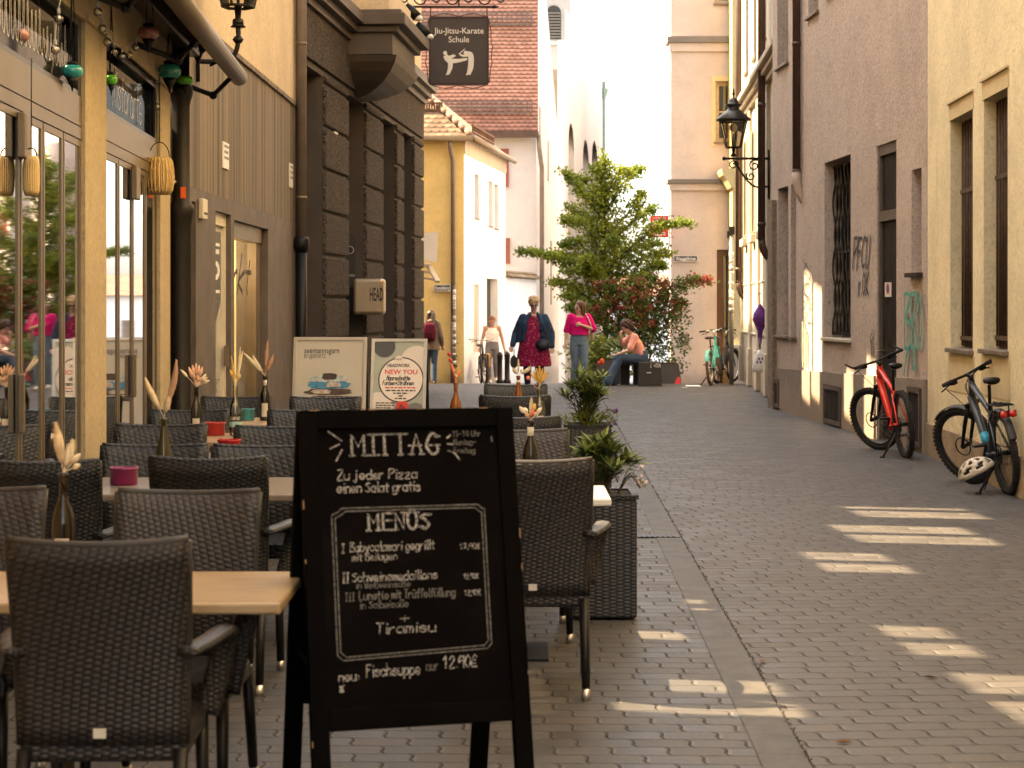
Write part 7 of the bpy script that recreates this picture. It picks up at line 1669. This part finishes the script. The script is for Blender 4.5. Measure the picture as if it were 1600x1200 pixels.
def planter(label, x0, x1, y0, y1, h, plant, seed, nst, hp_, spread, lime=0, viol=0, dot=0):
    t = thing('planter_box', label, 'planter', ((x0+x1)/2, (y0+y1)/2, 0), 0, 'rattan planters along the kerb'); w_, d = (x1-x0)/2, (y1-y0)/2
    mb = MB(); mb.bb(-w_, w_, -d, d, .015, h); mb.build('box', M_plw, t, bevel=.012)
    mb = MB()
    for a in ((-w_-.008,w_+.008,-d-.008,-d+.025),(-w_-.008,w_+.008,d-.025,d+.008),(-w_-.008,-w_+.025,-d+.025,d-.025),(w_-.025,w_+.008,-d+.025,d-.025)): mb.bb(*a, h+.001, h+.022)
    mb.build('rim', M_wvd, t); MB().bb(-w_+.02,w_-.02,-d+.02,d-.02,h,h+.012).build('soil', M_soil, t)
    p = thing('oleander_plant', plant, 'plant', ((x0+x1)/2, (y0+y1)/2, h+.01), 0, 'oleanders in the planters'); rg = random.Random(seed)
    ms = MB(); ml = MB(); my = MB()
    for i in range(nst):
        b = Vector((rg.uniform(-.3,.3)*w_, rg.uniform(-.4,.4)*d, 0)); a = rg.uniform(0,6.283); k_ = rg.uniform(.1,1)
        tip = Vector((math.cos(a)*spread*k_, math.sin(a)*spread*k_, hp_*rg.uniform(.55,1)*(1-.35*k_))); mid = b.lerp(tip,.5)+Vector((0,0,.06))
        pts = smooth3([b, mid, tip], 5); ms.tube(pts, [.007*(1-.7*j/len(pts)) for j in range(len(pts))], 5)
        for j in range(2, len(pts)):
            q = j/len(pts); nl = 7 if q > .6 else 4
            for _ in range(nl):
                a2 = rg.uniform(0,6.283); up = rg.uniform(.15,1.0); dd = Vector((math.cos(a2), math.sin(a2), up))+(tip-b).normalized()*.6
                blade(my if (q > .8 and rg.random() < .45) else ml, pts[j], dd, rg.uniform(.09,.16), rg.uniform(.013,.021), rg.uniform(.1,.8), rg)
    ms.build('stems', M_stem, p); ml.build('leaves', M_olea, p); my.build('young_leaves', M_oleb, p)
    if dot:
        mb = MB(); mb.ell((.12,.0,hp_*.95), (.02,.02,.025), 8, 6); mb.ell((.10,.02,hp_*.92), (.018,.018,.02), 8, 6); mb.build('bloom', M_flo, p)
    if lime:
        g = thing('ground_cover_plant', 'lime green low plant filling the far planter under the oleander', 'plant', ((x0+x1)/2, (y0+y1)/2, h+.01)); mb = MB()
        for i in range(420):
            a = rg.uniform(0,6.283); r_ = math.sqrt(rg.random()); c = Vector((math.cos(a)*r_*(w_+.05), math.sin(a)*r_*(d+.03), rg.uniform(0,.10)*(1.2-r_*.4))); blade(mb, c, (math.cos(a)*.6, math.sin(a)*.6, rg.uniform(.4,1.2)), rg.uniform(.03,.07), .014, .4, rg)
        mb.build('foliage', M_lime, g)
    if viol:
        g = thing('trailing_flower', 'thin trailing flower stalks at the edge of the '+('far' if lime else 'near')+' planter', 'plant', ((x0+x1)/2, (y0+y1)/2, h+.01)); ms = MB(); mf = MB(); ml = MB()
        for i in range(viol):
            a = rg.uniform(-1.2,1.4); e = Vector((math.cos(a)*(w_+rg.uniform(.02,.07)), math.sin(a)*d-.05, rg.uniform(.0,.13))); b = Vector((math.cos(a)*w_*.5, math.sin(a)*d*.5, 0)); pts = smooth3([b, b.lerp(e,.5)+Vector((0,0,.08)), e], 4); ms.tube(pts, .0022, 4)
            for _ in range(4): q = e+Vector((rg.gauss(0,.008), rg.gauss(0,.008), rg.uniform(0,.035))); mf.ell(q, (.006,.006,.010), 6, 4)
            for q in pts[2:]: blade(ml, q, (rg.gauss(0,1), rg.gauss(0,1), rg.gauss(.2,.6)), .035, .008, .2, rg)
        ms.build('stalks', M_stem, g); mf.build('blossoms', M_vio if lime else surf('white_blossom', (.6,.5,.5), .7, bump=0), g); ml.build('leaves', M_olea, g)
    return t
planter('near dark rattan planter box standing at the kerb', .30, .632, 9.70, 10.08, .615, 'oleander in the near planter box with long upright leaves', 3, 17, .30, .20, 0, 6)
planter('far dark rattan planter box on the kerb with lime green ground cover', .43, .81, 15.6, 16.0, .60, 'taller oleander in the far planter box with an orange bloom', 8, 17, .55, .22, 1, 7, 1)
# ---- tree and red shrub at the crossing
def leaf_quad(mb, p, s_, rg, n=None):
    n = Vector((rg.gauss(0,1), rg.gauss(0,1), rg.gauss(.7,.8))).normalized() if n is None else n
    a = n.orthogonal().normalized(); b = n.cross(a); q = rg.uniform(0,6.283); x = a*math.cos(q)+b*math.sin(q); y = n.cross(x); p = Vector(p)
    mb.add([p-x*s_, p-y*s_*.55+n*s_*.1, p+x*s_, p+y*s_*.55+n*s_*.1], [(0,1,2,3)])
def limb(ms, ml, pts, r0, dens, rad, lsz, rg, mats2=None, start=.15, flat=.55):
    pts = smooth3(pts, 6); k = len(pts); ms.tube(pts, [max(.006, r0*(1-.9*i/k)) for i in range(k)], 6)
    L_ = sum((pts[i+1]-pts[i]).length for i in range(k-1)); n = int(L_*dens)
    for i in range(n):
        q = start+(1-start)*rg.random(); f = q*(k-1); j = min(int(f), k-2); c = pts[j].lerp(pts[j+1], f-j); rr = rad*(1.05-.75*q)
        # twigs: leaves sit in little sprays
        tw = Vector((rg.gauss(0,1)*rr, rg.gauss(0,1)*rr, rg.gauss(.1,1)*rr*flat))
        e = c+tw
        if rg.random() < .22: ms.tube([c, c.lerp(e,.5)+Vector((0,0,.02)), e], [.006,.004,.002], 4)
        m_ = ml if mats2 is None else (mats2 if rg.random() < .36*(1 if tw.z > -.02 else .12) else ml)
        for _ in range(7): leaf_quad(m_, e+Vector((rg.gauss(0,.055), rg.gauss(0,.055), rg.gauss(0,.04))), lsz*rg.uniform(.7,1.3), rg)
M_bark = surf('grey_bark', (.09,.065,.045), .9, var=.3, scale=9, bump=.8, bscale=25, sx=(1,1,.3))
M_lf1 = leaf_mat('tree_leaf', (.28,.32,.03), (.11,.16,.022), 2.2, .45); M_lfb = leaf_mat('bush_leaf', (.13,.19,.03), (.05,.095,.02), 2.5, .3); M_lfr = leaf_mat('red_shrub_leaf', (.36,.045,.05), (.17,.03,.03), 3, .3)
TY = 41.0
t = thing('green_tree', 'green tree with long spreading tiers of branches behind the planter', 'tree', (bx(945,TY), TY, zg(TY)))
rg = random.Random(21); ms = MB(); ml = MB(); T = lambda px_, py_, dy=0: ap(px_, py_, TY+dy)-Vector(t.location)
trunk = [Vector((0,0,.3)), T(947,500), T(944,430), T(946,360), T(942,300), T(943,245)]
limb(ms, ml, trunk, .055, 90, .21, .042, rg, start=.35, flat=1)
for L_ in ([(945,470),(905,420,-.3),(860,400,-.5),(812,393,-.6)], [(945,450),(900,405,.3),(855,398,.5)], [(945,430),(905,380,.2),(880,385,.3)], [(944,400),(910,350,-.2),(880,345,-.3)], [(944,380),(920,345,.3),(890,322,.4)],
           [(943,345),(910,300,-.2),(880,268,-.3)], [(943,330),(915,285,.2),(893,278,.2)], [(943,310),(935,275),(930,262)], [(943,340),(970,290,.2),(1000,262,.2)], [(943,320),(965,270,-.2),(985,270,-.2)], [(944,370),(985,330,-.2),(1005,300,-.3)],
           [(944,390),(990,345,.3),(1022,325,.4)], [(945,420),(1000,375,-.3),(1035,352,-.5),(1078,349,-.6)], [(945,430),(990,390,.3),(1030,380,.5)], [(945,450),(1000,405,-.3),(1045,395,-.3)], [(945,470),(1010,420,.2),(1035,415,.4)],
           [(945,490),(900,450,-.4),(865,440,-.5)], [(945,500),(905,470,.4),(880,460,.5)], [(946,500),(985,450,-.5),(1010,430,-.6)], [(945,480),(930,430,-.6),(915,400,-.8)], [(945,440),(960,400,-.5),(955,370,-.7)], [(945,510),(915,490,-.6),(890,480,-.7)], [(945,460),(925,420,-.5),(885,425,-.8)]):
    pts = [T(q[0], q[1], q[2] if len(q) > 2 else 0) for q in L_]; limb(ms, ml, pts, .028, 92, .16, .040, rg)
tr = ms.build('trunk', M_bark, t); ml.build('crown', M_lf1, t)
t = thing('red_shrub', 'dense shrub with dark red leaf tips and green base behind the seated person', 'shrub', (bx(1010,40.2), 40.2, zg(40.2)))
rg = random.Random(5); ms = MB(); ml = MB(); mr = MB(); T = lambda px_, py_, dy=0: ap(px_, py_, 40.2+dy)-Vector(t.location)
for L_ in ([(1005,580),(1000,500),(965,452,-.3),(935,445,-.4)], [(1005,580),(1020,500),(1040,440,-.3)], [(1005,580),(1035,480),(1070,442,-.4),(1108,438,-.5)], [(1005,580),(995,490,-.5),(985,455,-.6)], [(1005,580),(1045,500,-.2),(1062,470,-.3)], [(1005,580),(1010,470),(1020,430)],
           [(1005,580),(970,500,-.3),(950,470,-.4)], [(1005,580),(960,520,-.3),(925,480,-.3)], [(1005,580),(1000,480,-.6),(1000,440,-.6)]):
    limb(ms, ml, [T(q[0], q[1], q[2] if len(q) > 2 else 0) for q in L_], .02, 75, .19, .034, rg, mr, .35)
for i in range(900):
    px_ = rg.gauss(1000, 38); py_ = rg.uniform(470, 585); 
    if px_ < 925 or px_ > 1078: continue
    e = T(px_, py_, rg.uniform(-.5,.5))
    for _ in range(6): leaf_quad(mr if rg.random() < max(0, (520-py_)/120) else ml, e+Vector((rg.gauss(0,.06), rg.gauss(0,.06), rg.gauss(0,.05))), .036*rg.uniform(.7,1.3), rg)
ms.build('branches', M_bark, t); ml.build('green_leaves', M_lfb, t); mr.build('red_leaves', M_lfr, t)
t = thing('low_bush', 'low lime green bush with broad leaves left of the seated person', 'bush', (bx(945,39.4), 39.4, zg(39.4)))
rg = random.Random(15); ml = MB(); ms = MB(); T = lambda px_, py_, dy=0: ap(px_, py_, 39.4+dy)-Vector(t.location)
for i in range(420):
    e = T(rg.gauss(935,20), rg.uniform(528,590), rg.uniform(-.25,.3))
    for _ in range(5): leaf_quad(ml, e+Vector((rg.gauss(0,.05), rg.gauss(0,.05), rg.gauss(0,.05))), .042*rg.uniform(.7,1.3), rg)
for i in range(9): e = T(rg.gauss(938,18), rg.uniform(540,570)); ms.tube([(rg.uniform(-.1,.1),0,.3), e], .008, 5)
ml.build('foliage', M_oleb, t); ms.build('stems', M_stem, t)
mb = MB(); c = T(958,541,-.35)
for k_ in range(4): a = k_*.9; leaf_quad(mb, c+Vector((k_*.08-.12, 0, .02*k_)), .20, rg, Vector((.2,-.6,.7)).normalized())
mb.build('broad_leaf', M_olea, t)
# planter troughs and seat cubes
M_grey = surf('dark_grey_panel', (.050,.042,.038), .6, var=.1, scale=3, bump=.08); M_tri = surf('red_panel', (.60,.03,.035), .5, bump=0)
def trough(label, px0, px1, Y, top_, tri):
    a, b = bx(px0, Y), bx(px1, Y); z0 = zg(Y); t = thing('plant_trough', label, 'planter', ((a+b)/2, Y, z0), 0, 'faceted grey plant troughs'); w_ = (b-a)/2
    vs = [(-w_,-.35,0),(w_,-.35,0),(w_,.45,0),(-w_,.45,0),(-w_*.86,-.25,top_),(w_*.78,-.25,top_),(w_*.78,.4,top_),(-w_*.86,.4,top_)]
    MB().add(vs, [(0,3,2,1),(4,5,6,7),(0,1,5,4),(1,2,6,5),(2,3,7,6),(3,0,4,7)]).build('body', M_grey, t)
    mb = MB(); mb.add([Vector(q)+Vector((0,-.006,.0)) for q in tri(w_, top_)], [(0,1,2)] if len(tri(w_, top_)) == 3 else [(0,1,2,3)]); mb.build('red_facet', M_tri, t)
    MB().bb(-w_*.8, w_*.72, -.2, .36, top_, top_+.015).build('soil', M_soil, t); return t
trough('faceted dark grey plant trough with a red corner, right of the seat cube', 1025, 1063, 39.6, .42, lambda w_, h: [(w_*.35,-.352,0.01),(w_*.98,-.352,.01),(w_*.80,-.29,h*.5)])
trough('faceted dark grey plant trough with a red facet left of the seated person', 928, 980, 39.3, .50, lambda w_, h: [(-w_*.3,-.33,.12),(w_*.25,-.33,.05),(w_*.1,-.31,h*.62)])
t = thing('seat_cube', 'dark grey cube seat with white scrawl, nearest the street', 'seat', (bx(1016,37.6), 37.75, 0)); 
MB().bb(-.225,.225,-.2,.2,.0,.475).build('body', M_grey, t, bevel=.012)
mb = MB(); chalk(mb, 'IX+ITA', fm((.0,-.203,.375), (1,0,0), (0,0,1)), 0, 0, .07, .010, .2, jit=1); mb.box((-.03,-.2015,.27), (.09,.002,.02)); mb.build('scrawl', M_white, t)
t = thing('bench_block', 'dark bench block the seated person sits on', 'bench', (bx(993,38.3), 38.35, 0)); MB().bb(-.36,.20,-.22,.2,.40,.455).build('seat', M_grey, t, bevel=.01)
mb = MB(); mb.bb(-.30,-.12,-.15,.15,0,.398); mb.build('leg', M_black, t); mb = MB(); mb.bb(-.04,.15,-.15,.15,0,.398); mb.build('leg', M_black, t)
# pole by the bikes, bollards, papers, drain
t = thing('sign_pole', 'slim grey pole with stickers beside the mint green bicycle', 'pole', (bx(1143,38.4), 38.4, 0))
mb = MB(); mb.tube([(0,0,0),(0,0,3.05)], .045, 12); mb.build('post', surf('galvanised', (.26,.235,.205), .5, .4, var=.15, scale=9, bump=.1), t); mb = MB(); mb.box((0,-.02,3.08), (.11,.11,.16)); mb.box((-.07,0,3.0),(.04,.04,.14)); mb.build('clamp', M_iron, t)
mb = MB(); rg = random.Random(6)
for i in range(14): mb.lathe([(.047,0),(.047,rg.uniform(.04,.12))], (0,0,rg.uniform(.9,2.9)), 12)
mb.build('stickers', bpy.data.materials['stickers'], t)
def bollard(px_, Y, label):
    t = thing('bollard', label, 'bollard', (bx(px_, Y), Y, zg(Y)), 0, 'iron bollards'); mb = MB(); mb.lathe([(.09,0),(.09,.08),(.065,.10),(.062,.64),(.075,.66),(.075,.70),(.05,.75),(.01,.78)], n=16); mb.build('post', M_iron, t)
    MB().lathe([(.0765,.60),(.0765,.63)], n=16).build('collar', M_iron, t)
bollard(781, 47.0, 'dark iron bollard nearest the woman in the white top'); bollard(792.5, 46.6, 'dark iron bollard nearest the woman in the denim jacket')
for i, (px_, Y, lab) in enumerate(((1083, 37.6, 'long white paper strip on the paving in front of the bicycles'), (1070, 36.9, 'small paper scrap on the paving near the seat cube'))):
    t = MB().box((0,0,.0), (.28 if i == 0 else .10, .5 if i == 0 else .1, .004)).build('litter', M_white); t.location = (bx(px_, Y), Y, .010); tag(t, lab, 'litter')
t = thing('drain_cover', 'small iron drain cover in the paving beside the kerb', 'drain', (.99, 13.2, .006)); mb = MB(); mb.bb(-.13,.16,-.08,.08,0,.006); mb.build('frame', M_iron, t)
mb = MB()
for k_ in range(7): mb.bb(-.11+k_*.036, -.092+k_*.036, -.07, .07, .006, .009)
mb.build('grate', M_black, t)
# purple umbrella and white skirt hung on the pale house
p = ap(1186, 495, 34.2); t = thing('hanging_umbrella', 'purple folded umbrella hanging on the pale stucco wall', 'umbrella', (p.x+.02, 34.2, 1.25))
mb = MB(); mb.lathe([(.01,-.42),(.03,-.3),(.05,-.12),(.14,.08),(.12,.20),(.05,.30),(.02,.36)], n=10); mb.build('canopy', surf('purple_cloth', (.13,.03,.20), .8, var=.5, scale=9, sx=(1,1,3), bump=.4), t)
mb = MB(); mb.tube([(0,0,-.5),(0,0,.5)], .009, 6); mb.tube([(.03*math.cos(a), 0, .53+.03*math.sin(a)) for a in [i*.5 for i in range(9)]], .008, 6); mb.build('handle', M_stem, t)
t = thing('hanging_bag', 'white cloth bag with purple print hanging below the umbrella', 'bag', (p.x-.0, 34.1, .60))
mb = MB(); mb.loft([((0,0,-.20),.13,.05),((0,0,-.12),.14,.06),((0,0,.10),.08,.04),((0,0,.2),.03,.02)], 14); mb.build('cloth', M_white, t); mb = MB(); mb.tube([(-.03,0,.18),(0,0,.42),(.03,0,.18)], .006, 5); mb.build('strap', M_plq, t)
mb = MB()
for k_ in range(4): mb.ell((-.05+k_*.03,-.052,-.02+(k_ % 2)*.06), (.018,.008,.025), 8, 5)
mb.build('print', bpy.data.materials['purple_cloth'], t)

M_dry = surf('dry_leaf', (.16,.075,.03), .8, var=.3, bump=0)
for i, (px_, Y, lab) in enumerate(((1318, 6.98, 'small dry brown leaf on the paving near the bottom edge, right of the kerb'), (1192, 8.55, 'small dry brown leaf lying against the kerb strip'), (1455, 8.2, 'small dry brown leaf alone on the street paving between sun patches'))):
    mb = MB(); mb.add([(-.035,0,.002),(0,-.014,.008),(.038,.003,.004),(.002,.016,.012),(.0,.0,.001)], [(0,1,4),(1,2,4),(2,3,4),(3,0,4)]); o = mb.build('fallen_leaf', M_dry); o.location = (bx(px_, Y), Y, .007); o.rotation_euler = (0,0,i*1.3); tag(o, lab, 'leaf')
